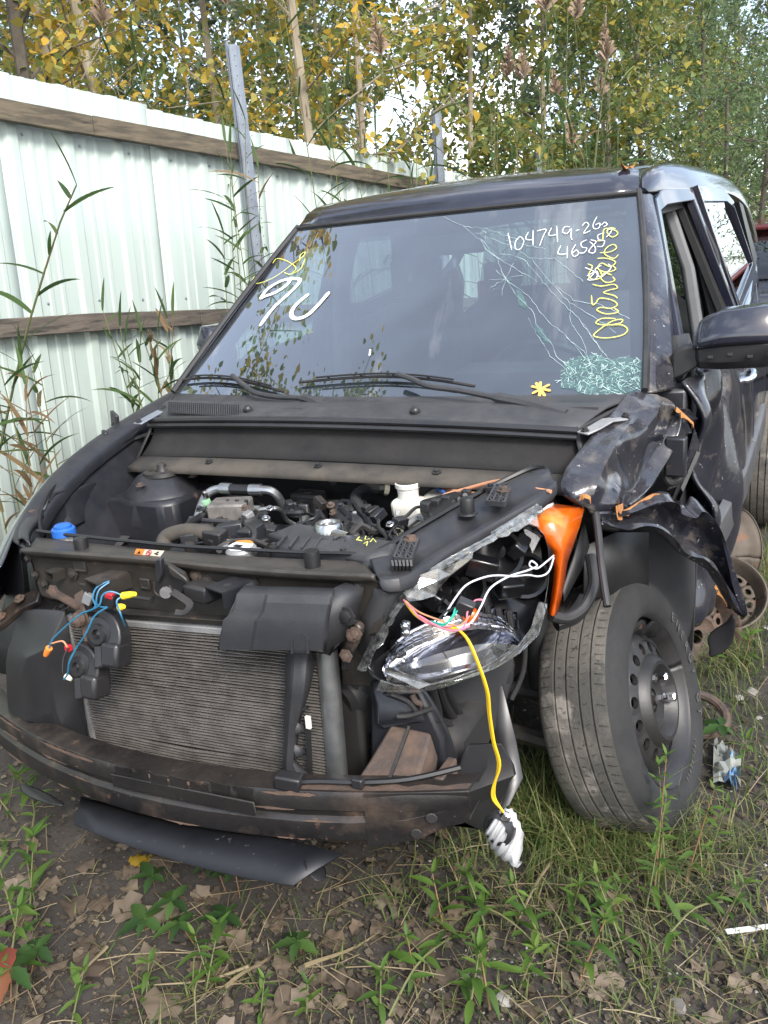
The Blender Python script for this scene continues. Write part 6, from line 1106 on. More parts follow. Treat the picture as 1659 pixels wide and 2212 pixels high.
torn([(1335, 1104, .03), (1355, 1098, .07), (1385, 1080, .12), (1410, 1066, .17), (1428, 1066, .19)], .016); torn([(1450, 1086, .23), (1465, 1092, .26), (1478, 1094, .28)], .01); torn([(1462, 878, .41), (1480, 895, .43), (1498, 912, .45)], .012); torn([(1546, 1262, .30), (1556, 1280, .32), (1570, 1302, .34)], .008); torn([(1255, 1068, -.07), (1266, 1066, -.07), (1276, 1072, -.06)], .012); torn([(1342, 966, .19), (1350, 968, .20)], .01); torn([(1332, 1092, -.01), (1346, 1086, .05)], .02)
# torn scraps between fender and door
for L in ([(1455, 880, .44), (1490, 885, .46), (1508, 905, .48), (1480, 905, .46)], [(1450, 905, .43), (1485, 915, .46), (1495, 935, .47), (1462, 940, .44)], [(1440, 1060, .42), (1470, 1000, .44), (1488, 985, .45), (1462, 1050, .43)], [(1500, 925, .47), (1512, 960, .47), (1480, 1030, .46), (1474, 1020, .45)]):
    part(MB().add(PP(L), [(0, 1, 2, 3)]), 'torn_scrap', 'paint_scuffed', lfen, smooth=0, solid=.003)
part(MB().loft([[V(x, y, z) for x, y in ((.76, .48), (.83, .49), (.83, .60), (.68, .60), (.68, .50))] for z in (.34, .6, .8, .985)]), 'hinge_pillar', 'chassis', bevel=.01)
line([(1432, 1010, .40), (1445, 1040, .40), (1465, 1035, .42), (1478, 1015, .43)], .012, 'plastic', 'wiring_boot'); part(MB().box(at(1460, 985, y=.40), (.05, .04, .10)), 'door_check', 'chassis', bevel=.006)
part(MB().beam(at(1500, 965, y=.475), at(1452, 1085, y=.455), .014, .012), 'door_seal', 'plastic'); part(MB().beam(at(1508, 975, y=.468), at(1462, 1080, y=.45), .010, .010), 'door_edge', 'chrome', lfen)
# wheel-house liner behind the wheel
part(MB().grid([PP([(1330, 1110, .15), (1400, 1120, .26), (1470, 1130, .36), (1500, 1150, .42)]), PP([(1335, 1180, .2), (1400, 1190, .32), (1470, 1200, .40), (1505, 1230, .44)]), PP([(1340, 1280, .22), (1410, 1290, .34), (1470, 1300, .42), (1500, 1330, .44)]), PP([(1350, 1400, .24), (1420, 1400, .36), (1470, 1400, .42), (1490, 1380, .43)])]), 'wheel_house_liner', 'plastic_dusty', smooth=180, solid=.004, sub=2)
part(MB().grid([PP([(1262, 1180, .02), (1330, 1150, .12), (1400, 1150, .26)]), PP([(1260, 1300, .02), (1330, 1280, .12), (1400, 1300, .26)])]), 'inner_liner', 'plastic', smooth=180, solid=.004)
part(MB().beam(at(1500, 1160, y=.46), at(1488, 1400, y=.46), .03, .02), 'liner_flange', 'dark')
# torn liner tail on the ground side
part(MB().grid([PP([(1578, 1320, .36), (1572, 1345, .37), (1545, 1352, .38), (1520, 1380, .38)]), PP([(1590, 1330, .36), (1590, 1370, .36), (1565, 1390, .37), (1535, 1400, .37)]), PP([(1588, 1350, .36), (1585, 1395, .36), (1560, 1412, .36), (1525, 1428, .36)])]), 'liner_tail', 'plastic_clean', lfen, smooth=180, solid=.004, sub=1)
# ------------------------------------------------------------------ door mirrors
for s in (1, -1):
    m0 = []; s_in = 1 if s > 0 else .45
    for x, z0, z1, y0, y1 in ((.835, 1.045, 1.115, .53, .62), (.85, 1.03, 1.15, .50, .64), (.90, 1.028, 1.172, .49, .66), (1.0, 1.03, 1.178, .50, .67), (1.06, 1.04, 1.165, .53, .67), (1.08, 1.06, 1.14, .56, .66)):
        zm = z0+.42*(z1-z0); m0.append((.835+(x-.835)*s_in-(0 if s > 0 else .03), z0, zm, z1, y0+(0 if s > 0 else .22), y1+(0 if s > 0 else .22)))
    up = [[V(s*x, a, b) for a, b in ((y0, zm), (y0-.004, zm+.3*(z1-zm)), (y0+.03, z1), (y1-.02, z1), (y1, zm))] for x, z0, zm, z1, y0, y1 in m0]
    lw = [[V(s*x, a, b) for a, b in ((y0+.01, zm), (y1, zm), (y1, z0+.02), (y1-.03, z0), (y0+.03, z0), (y0+.012, z0+.02))] for x, z0, zm, z1, y0, y1 in m0]
    mir = part(MB().loft(up), 'door_mirror', 'paint', bevel=.008, smooth=60)
    lwo = part(MB().loft(lw), 'mirror_frame', 'plastic_clean', mir, bevel=.004)
    part(MB().loft([[V(s*x, y, z) for y, z in ((.53+(.2 if s < 0 else 0), z1), (.60+(.2 if s < 0 else 0), z1), (.60+(.2 if s < 0 else 0), z0), (.53+(.2 if s < 0 else 0), z0))] for x, z0, z1 in ((.785, 1.0, 1.07), (.81, 1.01, 1.085), (.85, 1.035, 1.09))]), 'mirror_arm', 'plastic', mir, bevel=.006)
    if s < 0: continue
    for k in range(4): part(MB().box((s*(.88+.045*k), .502, 1.062+.006*(k % 2)), (.012, .006, .006)), 'clip', 'plastic_dusty', mir)
    part(MB().box((s*.96, .668, 1.09), (.19, .008, .10)), 'mirror_glass', 'chrome', mir, bevel=.003)
# ------------------------------------------------------------------ wheels
def wheel(root, c, axis, up=(0, 0, 1), k=1.0, bent=False, tread_m='tread'):
    f = frame(axis, up); c = Vector(c); P = lambda r, a, h: c+f @ V(r*k*math.cos(a), r*k*math.sin(a), h)
    def rev(prof, seg, fn=None):
        return [[P(*( (r, 2*math.pi*kk/seg, h) if fn is None else fn(r, 2*math.pi*kk/seg, h))) for r, h in prof] for kk in range(seg+1)]
    TR = .318; W = .098
    side = [(.212, .072), (.217, .084), (.228, .095), (.25, .101), (.272, .100), (.292, .094), (.302, .089)]
    tyre = part(MB().grid(rev([(r, h) for r, h in side]+[(TR-.010, .082), (TR-.005, .076)], 72)), 'tyre', 'rubber', root, smooth=180)
    part(MB().grid(rev([(r, -h) for r, h in side][::-1]+[(.2, -.06)], 72)), 'inner_sidewall', 'rubber', tyre, smooth=180)
    # tread: five ribs with grooves, lateral blocks on the shoulders
    pr = [(TR-.005, .076)]
    for a, b in ((.046, .040), (.018, .012), (-.012, -.018), (-.040, -.046)): pr += [(TR+.001-.02*abs(a), a), (TR-.0055, a-.0005), (TR-.0055, b+.0005), (TR+.001-.02*abs(b), b)]
    pr += [(TR-.005, -.076), (TR-.012, -.085), (.302, -.089)]
    part(MB().grid(rev(pr, 120)), 'tread', tread_m, tyre, smooth=30)
    sp = MB()
    for ks in range(86):                              # sipes
        a = 2*math.pi*ks/86
        if random.random() < .25: continue
        for h0, h1, da in ((.054, .076, .010), (.024, .034, -.012), (-.006, .006, .01), (-.034, -.025, .012), (-.076, -.052, -.010)):
            q = [P(TR+.0016-.02*abs(h), a+da*t+(.010 if h0 < 0 else 0), h) for t, h in ((0, h0), (1, h1))]; d = P(1, a+.5*math.pi, 0)-c
            sp.add([q[0]-d*.0007, q[0]+d*.0007, q[1]+d*.0004, q[1]-d*.0004], [(0, 1, 2, 3)])
    part(sp, 'sipes', 'w_black', tyre, smooth=0)
    # rim
    def bend(r, a, h):
        if bent and r > .165:
            w = math.exp(-((((a-R(62)+math.pi) % (2*math.pi))-math.pi)/.42)**2)*min(1, (r-.16)/.04); r -= w*(.030+.012*math.sin(a*16)); h += w*(.012*math.sin(a*13+1)+.004)
        return (r, a, h)
    rim = part(MB().grid(rev([(.173, -.07), (.173, -.02), (.178, .0), (.181, .035), (.196, .052), (.200, .068), (.214, .072), (.219, .080), (.215, .086), (.210, .080), (.198, .074), (.191, .06), (.176, .046), (.170, .02)], 96, bend)), 'rim', 'rim_steel', root, smooth=60, solid=.002)
    if bent: rim['label'] = 'black steel rim with a bent and rusted outer flange'
    dsk = MB(); n = 15; ro, ri = .163, .118
    disc = [(.177, .046), (.170, .060), (.1525, .066)]
    part(MB().grid(rev(disc, 60)), 'disc_edge', 'rim_steel', rim, smooth=180)
    # ring of round holes: grid with holes
    cells = MB(); seg = 12
    for kc in range(n):
        a0, a1 = 2*math.pi*kc/n, 2*math.pi*(kc+1)/n; am = (a0+a1)/2; rm = .135; hr = .0145
        outer = []; innr = []
        for j in range(seg):
            t = 2*math.pi*j/seg+math.pi/4; s_ = max(abs(math.cos(t)), abs(math.sin(t))); dr, da = math.cos(t)/s_, math.sin(t)/s_
            outer.append(P(rm+dr*.0175, am+da*(a1-a0)/2, .070+.006*(-dr))); innr.append(P(rm+hr*math.cos(t), am+hr*math.sin(t)/rm, .0715+.004*(-math.cos(t))))
        low = [p-f @ V(0, 0, .012) for p in innr]
        cells.add(outer+innr+low, [(j, (j+1) % seg, seg+(j+1) % seg, seg+j) for j in range(seg)]+[(seg+j, seg+(j+1) % seg, 2*seg+(j+1) % seg, 2*seg+j) for j in range(seg)])
    part(cells, 'disc', 'rim_steel', rim, smooth=50)
    part(MB().grid(rev([(.1175, .0755), (.109, .089), (.099, .097), (.090, .097), (.080, .086), (.070, .070), (.04, .067), (.031, .067), (.031, .050), (.0, .050)], 60)), 'dish', 'rim_steel', rim, smooth=40)
    part(MB().lathe(P(0, 0, .05), axis, [(.026, 0), (.026, .012), (.022, .016), (.012, .016), (.012, .028), (.0, .028)], 16), 'hub_nut', 'support', rim)
    for kl in range(5):
        a = R(-20+72*kl)
        if bent and kl in (0, 1): part(MB().lathe(P(.057, a, .066), axis, [(.0115, 0), (.0115, .012), (.0095, .013), (.0095, .018), (.0115, .019), (.011, .036), (.008, .040), (0, .041)], 6), 'lug_nut', 'chrome', rim, smooth=20)
        else: part(MB().lathe(P(.057, a, .0675), axis, [(.009, 0), (.008, .0015), (.0, .0015)], 10), 'lug_hole', 'dark', rim)
    return f, P, tyre
AX = V(.956, -.10, .276).normalized(); WC = V(.83, .145, .293)-AX*.086
fw = part(MB().lathe(WC-AX*.05, AX, [(.10, -.03), (.12, 0), (.12, .02), (.06, .03)], 24), 'front_left_wheel', 'dark', smooth=40)
f, P, tyre = wheel(fw, WC, AX, bent=True, k=.945)
mat('letter', (.085, .083, .080), (.07, .068, .066), rough=.8)
def arc_text(s, P, r, a0, da, size, h, parent):
    for i, ch in enumerate(s):
        if ch == ' ': continue
        a = a0+da*i; p = P(r, a, h); rad = (p-P(0, 0, h)).normalized(); text(ch, p, size, 'letter', AX, rad, parent, 'lettering')
arc_text('ENERGY GT', P, .246, R(35), R(-8.6), .034, .1022, tyre)
arc_text('195/65R15', P, .222, R(-55), R(-4.4), .015, .0968, tyre)
for nm, x, y, ax in (('rear_left_wheel', .915, 2.55, (1, 0, 0)), ('rear_right_wheel', -.80, 2.55, (-1, 0, 0)), ('front_right_wheel', -.76, .0, (-1, 0, 0))):
    h_ = part(MB().lathe((x*.9, y, .318), ax, [(.10, -.03), (.12, 0), (.06, .03)], 16), nm, 'dark'); wheel(h_, V(x, y, .318), ax)
# ------------------------------------------------------------------ weeds, litter, debris
def leaf_mesh(name, ln, w, m, curl=.25, n=6, serr=0, wide=.45):
    rows = [[], [], []]
    for i in range(n+1):
        t = i/n; ww = w/2*(math.sin(math.pi*t**(.8 if wide < .5 else 1.1))**.9)+.0003
        if serr and 0 < i < n: ww *= 1+serr*(1 if i % 2 else -1)
        z = -curl*ln*t*t; rows[0].append((-ww, ln*t, z+ww*.35)); rows[1].append((0, ln*t, z)); rows[2].append((ww, ln*t, z+ww*.35))
    me = MB().grid(rows).mesh(name, 180); me.materials.append(MAT[m]); return me
WL = [leaf_mesh('leaf', .07, .018, 'weed_leaf', c) for c in (.1, .3, .5)]; CL = [leaf_mesh('leaflet', .055, .024, 'creeper_leaf', c, 8, .13) for c in (.15, .35)]; RL = [leaf_mesh('leaflet', .06, .030, 'red_leaf', .3, 8, .12)]
def weed(base, h, lean, nl, seed, label, group, sc=1, m='stem', meshes=WL, stem=None, name='weed'):
    r = random.Random(seed); base = Vector(base); t = thing(name, label, 'weed', tuple(base), group)
    pts = stem or [base+V(lean[0]*k*h, lean[1]*k*h, h*(k-.15*k*k*(abs(lean[0])+abs(lean[1])))) for k in np.linspace(0, 1, 7)]
    MB().tube(pts, [.0026*sc*(1-.6*k) for k in np.linspace(0, 1, len(pts))], 5).build('stem', m, t); yaw = r.uniform(0, 6)
    for i in range(nl):
        k = .12+.88*(i+1)/nl; j = k*(len(pts)-1); i0 = min(int(j), len(pts)-2); p = pts[i0].lerp(pts[i0+1], j-i0)-base; yaw += 2.4+r.uniform(-.4, .4)
        inst('leaf', meshes[r.randrange(len(meshes))], t, orient(p, yaw, r.uniform(.0, .8), r.uniform(-.3, .3), sc*r.uniform(.55, 1.15)*(1-.35*k)))
    for j in range(3): inst('leaf', meshes[0], t, orient(pts[-1]-base, yaw+j*2.1, r.uniform(.6, 1.1), 0, sc*.5))
    return t
def g0(u, v): p = at(u, v, z=0); p.z = gz(p.x, p.y); return p
GWL = 'bright green weeds among the dead leaves'
for i, (u, v, h, lx, ly, n, sc) in enumerate(((30, 1760, .16, -.3, -.2, 9, 1.1), (75, 1730, .18, .3, -.4, 9, 1.2), (18, 1840, .14, .2, -.5, 8, 1), (60, 1935, .18, .1, .2, 10, 1.1), (30, 1985, .16, -.2, .1, 9, 1.1), (10, 2120, .2, .2, .2, 10, 1.2), (440, 2130, .15, .15, .3, 11, 1), (455, 2120, .11, -.4, .2, 8, .9), (660, 2190, .08, .1, .1, 8, .8), (820, 2190, .1, 0, .2, 8, 1), (310, 2150, .10, .1, .2, 8, .8), (560, 2190, .09, .1, .2, 8, .7), (150, 2200, .12, .2, .3, 8, .9))):
    weed(g0(u, v), h, (lx, ly), n, 400+i, 'small bright green weed with narrow pointed leaves among dead leaves', GWL, sc)
GWR = 'tall thin weeds beside the front tyre'
for i, (u, v, h, lx, ly, n, sc) in enumerate(((1410, 1960, .34, .02, .3, 16, .75), (1440, 1930, .30, -.1, .2, 14, .7), (1390, 1990, .28, .1, .3, 14, .65), (1480, 1900, .24, .2, .2, 12, .7), (1350, 2050, .16, -.4, .2, 10, .9), (1520, 1880, .2, .2, .1, 10, .7), (1250, 2120, .14, .3, .3, 9, .9), (1180, 2050, .14, -.5, .1, 9, .9), (1050, 2000, .12, -.4, .2, 9, 1), (960, 2010, .12, -.3, .3, 8, 1), (1300, 2000, .12, .3, .1, 9, .8), (1010, 2200, .14, .1, .3, 9, 1.2), (1060, 2190, .12, -.2, .2, 8, 1.2), (1120, 2140, .10, .3, .2, 8, .9), (1230, 1990, .10, .2, .1, 8, .8), (900, 2110, .1, -.2, .1, 7, .8), (1560, 1990, .12, .3, .1, 8, .8), (1600, 1660, .1, .1, .1, 7, .9), (1610, 1420, .1, .1, .2, 8, 1.0), (1530, 1450, .14, .1, .1, 8, .8))):
    weed(g0(u, v), h, (lx, ly), n, 450+i, 'slender weed with drooping narrow leaves near the front tyre', GWR, sc, m='stem_red' if i % 3 == 0 else 'stem')
GT = 'long trailing stems lying across the soil'
for i, (pts, n) in enumerate(((((840, 2200), (900, 2120), (960, 2060), (1010, 2000), (1050, 1940)), 12), (((1000, 1985), (1060, 2000), (1130, 2040), (1180, 2070)), 8), (((60, 1700), (80, 1780), (60, 1860), (75, 1960), (60, 2040)), 12), (((1560, 1950), (1500, 1990), (1440, 2040), (1390, 2060)), 9))):
    st = [g0(u, v)+V(0, 0, .02+.03*math.sin(j*1.3)) for j, (u, v) in enumerate(pts)]; st = smoothpts(st, 3)
    weed(st[0], .1, (0, 0), n, 480+i, 'long trailing weed stem lying flat over dead leaves and soil', GT, 1.1, stem=st, name='trailing_weed')
def creeper(u, v, h, seed, red=False, sc=1.0):
    r = random.Random(seed); b = g0(u, v); t = thing('creeper_sprig', 'creeper sprig of five leaflets '+('turning red at the edge of the litter' if red else 'green and toothed lying on dead leaves'), 'creeper', tuple(b), None if red else 'green five leaved creepers on the litter')
    top = V(r.uniform(-.02, .02), r.uniform(-.02, .02), h); MB().tube([b, b+top*.5, b+top], .0016, 5).build('stem', 'stem_red', t)
    for k in range(5): inst('leaflet', (RL if red and k % 2 else CL)[0], t, orient(top, r.uniform(-.1, .1)+k*1.2566*.9, r.uniform(-.35, .25), r.uniform(-.2, .2), sc*(1.15 if k in (1, 2) else .9)*r.uniform(.85, 1.15)))
for i, (u, v) in enumerate(((330, 1895), (515, 1915), (485, 1905), (470, 1995), (415, 2015), (360, 2005), (310, 1990), (60, 2090), (20, 2160), (650, 2050), (1545, 1600))): creeper(u, v, .05+.02*(i % 3), 520+i, i == 8, 1.35 if i == 8 else 1.0)
# fallen leaves
def dead_mesh(seed):
    r = random.Random(seed); n = 14; ring = []; a1, a2 = r.uniform(.45, 1.0), r.uniform(0, 6)
    def P(t, k):
        rad = k*(.5+.10*math.cos(t-math.pi/2)+.05*math.sin(7*t+seed)*k); x, y = rad*math.cos(t)*(.75+.3*r.random()*0+.12*(seed % 3)), rad*math.sin(t); return (x, y, a1*(x*x*math.cos(a2)+y*y*math.sin(a2)+.5*x*y)+.10*math.sin(5*t+seed)*k*k)
    vs_ = [(0, 0, 0)]+[P(2*math.pi*i/n, .55) for i in range(n)]+[P(2*math.pi*i/n, 1) for i in range(n)]
    fs = [(0, 1+i, 1+(i+1) % n) for i in range(n)]+[(1+i, 1+n+i, 1+n+(i+1) % n, 1+(i+1) % n) for i in range(n)]
    return MB().add(vs_, fs)
DM = []
for k in range(7):
    me = dead_mesh(k).mesh('fallen_leaf', 180); me.materials.append(MAT['dead_leaf']); DM.append(me)
YM = dead_mesh(11).mesh('fallen_leaf', 180); YM.materials.append(MAT['yellow_leaf'])
rl = random.Random(77); spots = []
while len(spots) < 150:
    u, v = rl.uniform(-20, 1000) if rl.random() < .8 else rl.uniform(900, 1660), rl.uniform(1720, 2240)
    spots.append((u, v))
for i, (u, v) in enumerate(spots):
    p = g0(u, v); y = i % 40 == 0; o = bpy.data.objects.new('fallen_leaf', YM if y else DM[rl.randrange(7)]); col.objects.link(o); s = rl.uniform(.03, .062)
    o.location = p+V(0, 0, .006+.012*rl.random()); o.rotation_euler = (rl.gauss(0, .25), rl.gauss(0, .25), rl.uniform(0, 6.28)); o.scale = (s, s, s)
    tag(o, 'small yellow fallen leaf lying on brown litter' if y else 'dry brown curled fallen leaf on the soil in front of the car', 'leaf', 'yellow fallen leaves' if y else 'dry brown fallen leaves')
for (u, v, s) in ((360, 2165, .085), (345, 1975, .075), (175, 2090, .08), (215, 1940, .05), (270, 1960, .075), (180, 1855, .05), (20, 2080, .09)):
    o = bpy.data.objects.new('fallen_leaf', DM[int(u) % 7]); col.objects.link(o); o.location = g0(u, v)+V(0, 0, .02); o.rotation_euler = (.25, .1, u); o.scale = (s,)*3
    tag(o, 'large pale dry poplar leaf lying on top of the litter', 'leaf', 'large pale dry leaves on the litter')
def scatter(n, f, seed): r = random.Random(seed); return [f(r) for _ in range(n)]
lit = MB(); r = random.Random(31)
for i in range(9000):
    p = g0(r.uniform(-60, 1700), 1150+1100*r.random()**.6); s = .003+.012*r.random()**2.5; a = r.uniform(0, 6.28); n = r.randrange(4, 7); tl = r.gauss(0, .4), r.gauss(0, .4)
    lit.add([p+V(s*math.cos(a+6.28*k/n)*r.uniform(.5, 1), s*.8*math.sin(a+6.28*k/n)*r.uniform(.5, 1), .004+.004*r.random()+s*(tl[0]*math.cos(6.28*k/n)+tl[1]*math.sin(6.28*k/n))*.5+.004) for k in range(n)], [tuple(range(n))])
for i in range(5000):
    x, y = r.uniform(-2.0, 2.6), r.uniform(-2.4, 1.0)
    if -.95 < x < .95 and y > -.75: continue
    p = V(x, y, gz(x, y)); s = .003+.012*r.random()**2.5; a = r.uniform(0, 6.28); n = r.randrange(4, 7); tl = r.gauss(0, .4), r.gauss(0, .4)
    lit.add([p+V(s*math.cos(a+6.28*k/n)*r.uniform(.5, 1), s*.8*math.sin(a+6.28*k/n)*r.uniform(.5, 1), .008+s*(tl[0]*math.cos(6.28*k/n)+tl[1]*math.sin(6.28*k/n))*.5) for k in range(n)], [tuple(range(n))])
tag(lit.build('leaf_litter', 'litter', smooth=0), 'broken bits of dead leaves and bark covering the soil', 'litter', kind='stuff')
st = MB()
for i in range(420):
    p = g0(r.uniform(-60, 1700), 1200+1030*r.random()**.6); ln = r.uniform(.04, .22); a = r.uniform(0, 6.28); h = r.uniform(.006, .03); q = [p+V(math.cos(a)*ln*t, math.sin(a)*ln*t, h+.012*math.sin(3*t+i)) for t in (-.5, -.15, .2, .5)]; st.tube(q, r.uniform(.0005, .0013), 3)
tag(st.build('straw', 'straw', smooth=0), 'thin dry straws and twigs strewn over the soil', 'straw', kind='stuff')
gr_ = MB()
def blade(p, h, a, lean, w):
    d = V(math.cos(a), math.sin(a), 0); s = V(-math.sin(a), math.cos(a), 0)*w; q = [p+d*lean*h*t*t+V(0, 0, h*(t-.35*lean*t*t)) for t in (0, .35, .7, 1)]
    gr_.add([q[0]-s, q[0]+s, q[1]+s*.9, q[1]-s*.9, q[2]+s*.6, q[2]-s*.6, q[3]], [(0, 1, 2, 3), (3, 2, 4, 5), (5, 4, 6)])
for (u, v, su, sv, n, h) in ((1170, 1775, 45, 22, 420, .24), (1240, 1830, 70, 30, 360, .20), (1330, 1850, 70, 35, 260, .16), (1430, 1830, 60, 40, 180, .15), (1130, 1740, 25, 15, 160, .2), (1560, 1500, 60, 60, 160, .12), (1640, 1240, 30, 50, 330, .16), (1590, 1420, 40, 30, 200, .13), (1620, 1340, 40, 40, 200, .14), (1250, 1960, 120, 60, 300, .08), (1450, 2050, 140, 90, 220, .06), (1560, 1800, 80, 80, 180, .10), (960, 1930, 120, 40, 90, .09), (820, 2100, 180, 80, 150, .05), (1300, 2160, 200, 60, 200, .05), (380, 2150, 60, 50, 60, .09), (620, 2060, 100, 80, 70, .07), (1010, 1860, 60, 20, 70, .12), (280, 1950, 200, 120, 40, .05), (1640, 1950, 60, 120, 200, .06), (1640, 1600, 40, 120, 160, .08)):
    for i in range(n):
        p = g0(r.gauss(u, su), r.gauss(v, sv)); blade(p, h*r.uniform(.4, 1.2), r.uniform(0, 6.28), r.uniform(.2, 1.5), r.uniform(.0008, .0022))
for i in range(9000):                                # open ground farther out
    x, y = r.uniform(-6, 9), r.uniform(.9, 9); 
    if -1.0 < x < .92 and y < 3.4: continue
    blade(V(x, y, gz(x, y)), r.uniform(.05, .22), r.uniform(0, 6.28), r.uniform(.2, 1.3), r.uniform(.001, .003))
for i in range(4200):
    x, y = r.uniform(-2.0, 3.2), r.uniform(-2.6, 1.2)
    if -1.0 < x < 1.15 and y > -1.1: continue
    blade(V(x, y, gz(x, y)), r.uniform(.03, .12), r.uniform(0, 6.28), r.uniform(.3, 1.4), r.uniform(.0008, .002))
tag(gr_.build('grass', 'grass_blade', smooth=0), 'thin green and straw coloured grass round the tyre and over the soil', 'grass', kind='stuff')
pb = MB(); mat('pebble', (.30, .28, .26), island=[(0, (.18, .165, .15)), (.5, (.32, .30, .28)), (1, (.11, .10, .09))], c2=(0, 0, 0), rough=.8)
for i in range(520):
    p = g0(900+780*r.random(), 1250+960*r.random()); s = r.uniform(.0018, .006)*(1 if r.random() < .95 else 2.2); q = [V(r.uniform(.6, 1.2)*x, r.uniform(.6, 1.2)*y, r.uniform(.5, .9)*z)*s for x, y, z in ((1, 0, 0), (0, 1, 0), (-1, 0, 0), (0, -1, 0), (0, 0, 1), (0, 0, -.6))]; pb.add([p+V(0, 0, s*.4)+k for k in q], [(0, 1, 4), (1, 2, 4), (2, 3, 4), (3, 0, 4), (1, 0, 5), (2, 1, 5), (3, 2, 5), (0, 3, 5)])
tag(pb.build('gravel', 'pebble', smooth=0), 'tiny pale stones scattered in the soil', 'gravel', kind='stuff')
for i, (u, v, s) in enumerate(((1625, 1485, .022), (1595, 1500, .02), (1655, 1350, .02), (1640, 1535, .012), (1465, 2160, .02), (1090, 2160, .02))):
    p = g0(u, v); q = MB(); rr_ = random.Random(i)
    q.lathe(p+V(0, 0, -.003), (rr_.uniform(-.3, .3), rr_.uniform(-.3, .3), 1), [(s*.7, 0), (s, s*.3), (s*.75, s*.62), (.2*s, s*.8)], 7); q.v = [tuple(warp(V(v_), s*.25, 60, i)) for v_ in q.v]
    tag(q.build('stone', 'pebble', smooth=40), 'pale rough stone half sunk in the soil', 'stone', 'pale stones in the soil')
for i, (a, b) in enumerate((((1190, 1880), (1110, 2010)), ((490, 2150), (600, 2040)), ((660, 2110), (820, 2010)), ((540, 2100), (330, 2120)), ((250, 1780), (310, 1720)), ((230, 2040), (160, 2130)))):
    pa, pb_ = g0(*a)+V(0, 0, .03), g0(*b)+V(0, 0, .012); q = [pa.lerp(pb_, t)+V(0, 0, .01*math.sin(4*t+i)) for t in np.linspace(0, 1, 7)]
    tag(MB().tube(q, [.0045-.003*t for t in np.linspace(0, 1, 7)], 5).build('dry_stalk', 'straw'), 'broken dry reed stalk lying across the litter', 'stalk', 'dry stalks on the litter')
# ------------------------------------------------------------------ loose things
def bare_wheel(c, axis, label, m='rim_old', up=(0, 0, 1), k=.8):
    c = Vector(c); f = frame(axis, up); t = thing('discarded_wheel', label, 'wheel', tuple(c)); P = lambda r, a, h: c+f @ V(r*k*math.cos(a), r*k*math.sin(a), h*k); S = 60
    rev = lambda prof: [[P(r_, 2*math.pi*kk/S, h) for r_, h in prof] for kk in range(S+1)]
    MB().grid(rev([(.206, -.088), (.200, -.090), (.192, -.080), (.188, -.062), (.168, -.05), (.164, 0), (.168, .03), (.188, .06), (.192, .078), (.200, .088), (.206, .086)])).build('barrel', m, t, smooth=60, solid=.003)
    cells = MB(); n, seg = 12, 10
    for kc in range(n):
        a0, a1 = 2*math.pi*kc/n, 2*math.pi*(kc+1)/n; am = (a0+a1)/2; rm = .135; o_, i_ = [], []
        for j in range(seg):
            tt = 2*math.pi*j/seg; s_ = max(abs(math.cos(tt)), abs(math.sin(tt))); o_.append(P(rm+math.cos(tt)/s_*.024, am+math.sin(tt)/s_*(a1-a0)/2, .035)); i_.append(P(rm+.013*math.cos(tt), am+.017*math.sin(tt)/rm, .036))
        cells.add(o_+i_, [(j, (j+1) % seg, seg+(j+1) % seg, seg+j) for j in range(seg)])
    d = cells.build('disc', m, t, smooth=40, solid=.003); MB().grid(rev([(.159, .035), (.164, .02)])).build('disc_edge', m, d, smooth=60)
    MB().grid(rev([(.111, .035), (.10, .058), (.085, .06), (.07, .045), (.032, .042), (.032, .02)])).build('hub', m, d, smooth=50, solid=.003); return t
bare_wheel(at(1556, 1182, y=1.75), (-.75, -.62, .12), 'bare beige steel wheel standing on edge beside the rear tyre')
w2 = at(1548, 1300, y=1.3); bare_wheel(w2, (.10, -.55, .80), 'bare beige steel wheel lying face up beside the sill'); 
w3 = at(1490, 1372, y=1.05); bare_wheel(w3, (.75, -.6, .2), 'rusty bare steel wheel lying under the sill behind the front tyre', 'rust')
p3 = at(1506, 1552, z=.03); f3 = frame((.2, -.3, 1)); t3 = MB().tube([p3+f3 @ V(.075*math.cos(a), .075*math.sin(a), .02) for a in np.linspace(0, 6.283, 33)], .013, 8, False); tag(t3.build('rusty_ring', 'rust'), 'rusty steel ring lying on the ground behind the front tyre', 'ring')
# crumpled packaging
cp_ = g0(1560, 1680); t = thing('crumpled_packaging', 'crumpled clear plastic packaging with a blue band on the soil', 'packaging', tuple(cp_))
rp_ = random.Random(8)
def crump(u0, u1, v0, v1, h, m, nm):
    g = [[g0(u0+(u1-u0)*a, v0+(v1-v0)*b)+V(0, 0, .01+h*rp_.random()) for a in np.linspace(0, 1, 6)] for b in np.linspace(0, 1, 6)]; MB().grid(g).build(nm, m, t, smooth=0)
mat('film', (.22, .23, .21), (.15, .16, .145), rough=.3, coat=.4); mat('blue_band', (.10, .22, .42), (.16, .30, .50), rough=.4)
crump(1542, 1572, 1612, 1650, .03, 'film', 'foil'); crump(1540, 1600, 1645, 1700, .05, 'film', 'film'); crump(1563, 1592, 1655, 1705, .055, 'blue_band', 'band')
a, b = g0(1568, 2008)+V(0, 0, .012), g0(1700, 1990)+V(0, 0, .015); tag(sweep([a, a.lerp(b, .5), b], (0, 0, 1), .012, .004).build('plastic_strip', 'white', bevel=.001), 'narrow white plastic strip lying on the bare soil', 'strip')
rlf = at(1356, 362, y=1.16); me = DM[2].copy(); me.materials.clear(); me.materials.append(MAT['rust_orange']); o = bpy.data.objects.new('fallen_leaf', me); col.objects.link(o); o.location = rlf+V(0, 0, .002); o.scale = (.05, .05, .05); o.rotation_euler = (.1, .1, .3); tag(o, 'orange brown leaf lying on the roof edge above the windshield', 'leaf')
mat('alu_white', (.55, .55, .55), (.42, .42, .42), rough=.45, metal=.35)
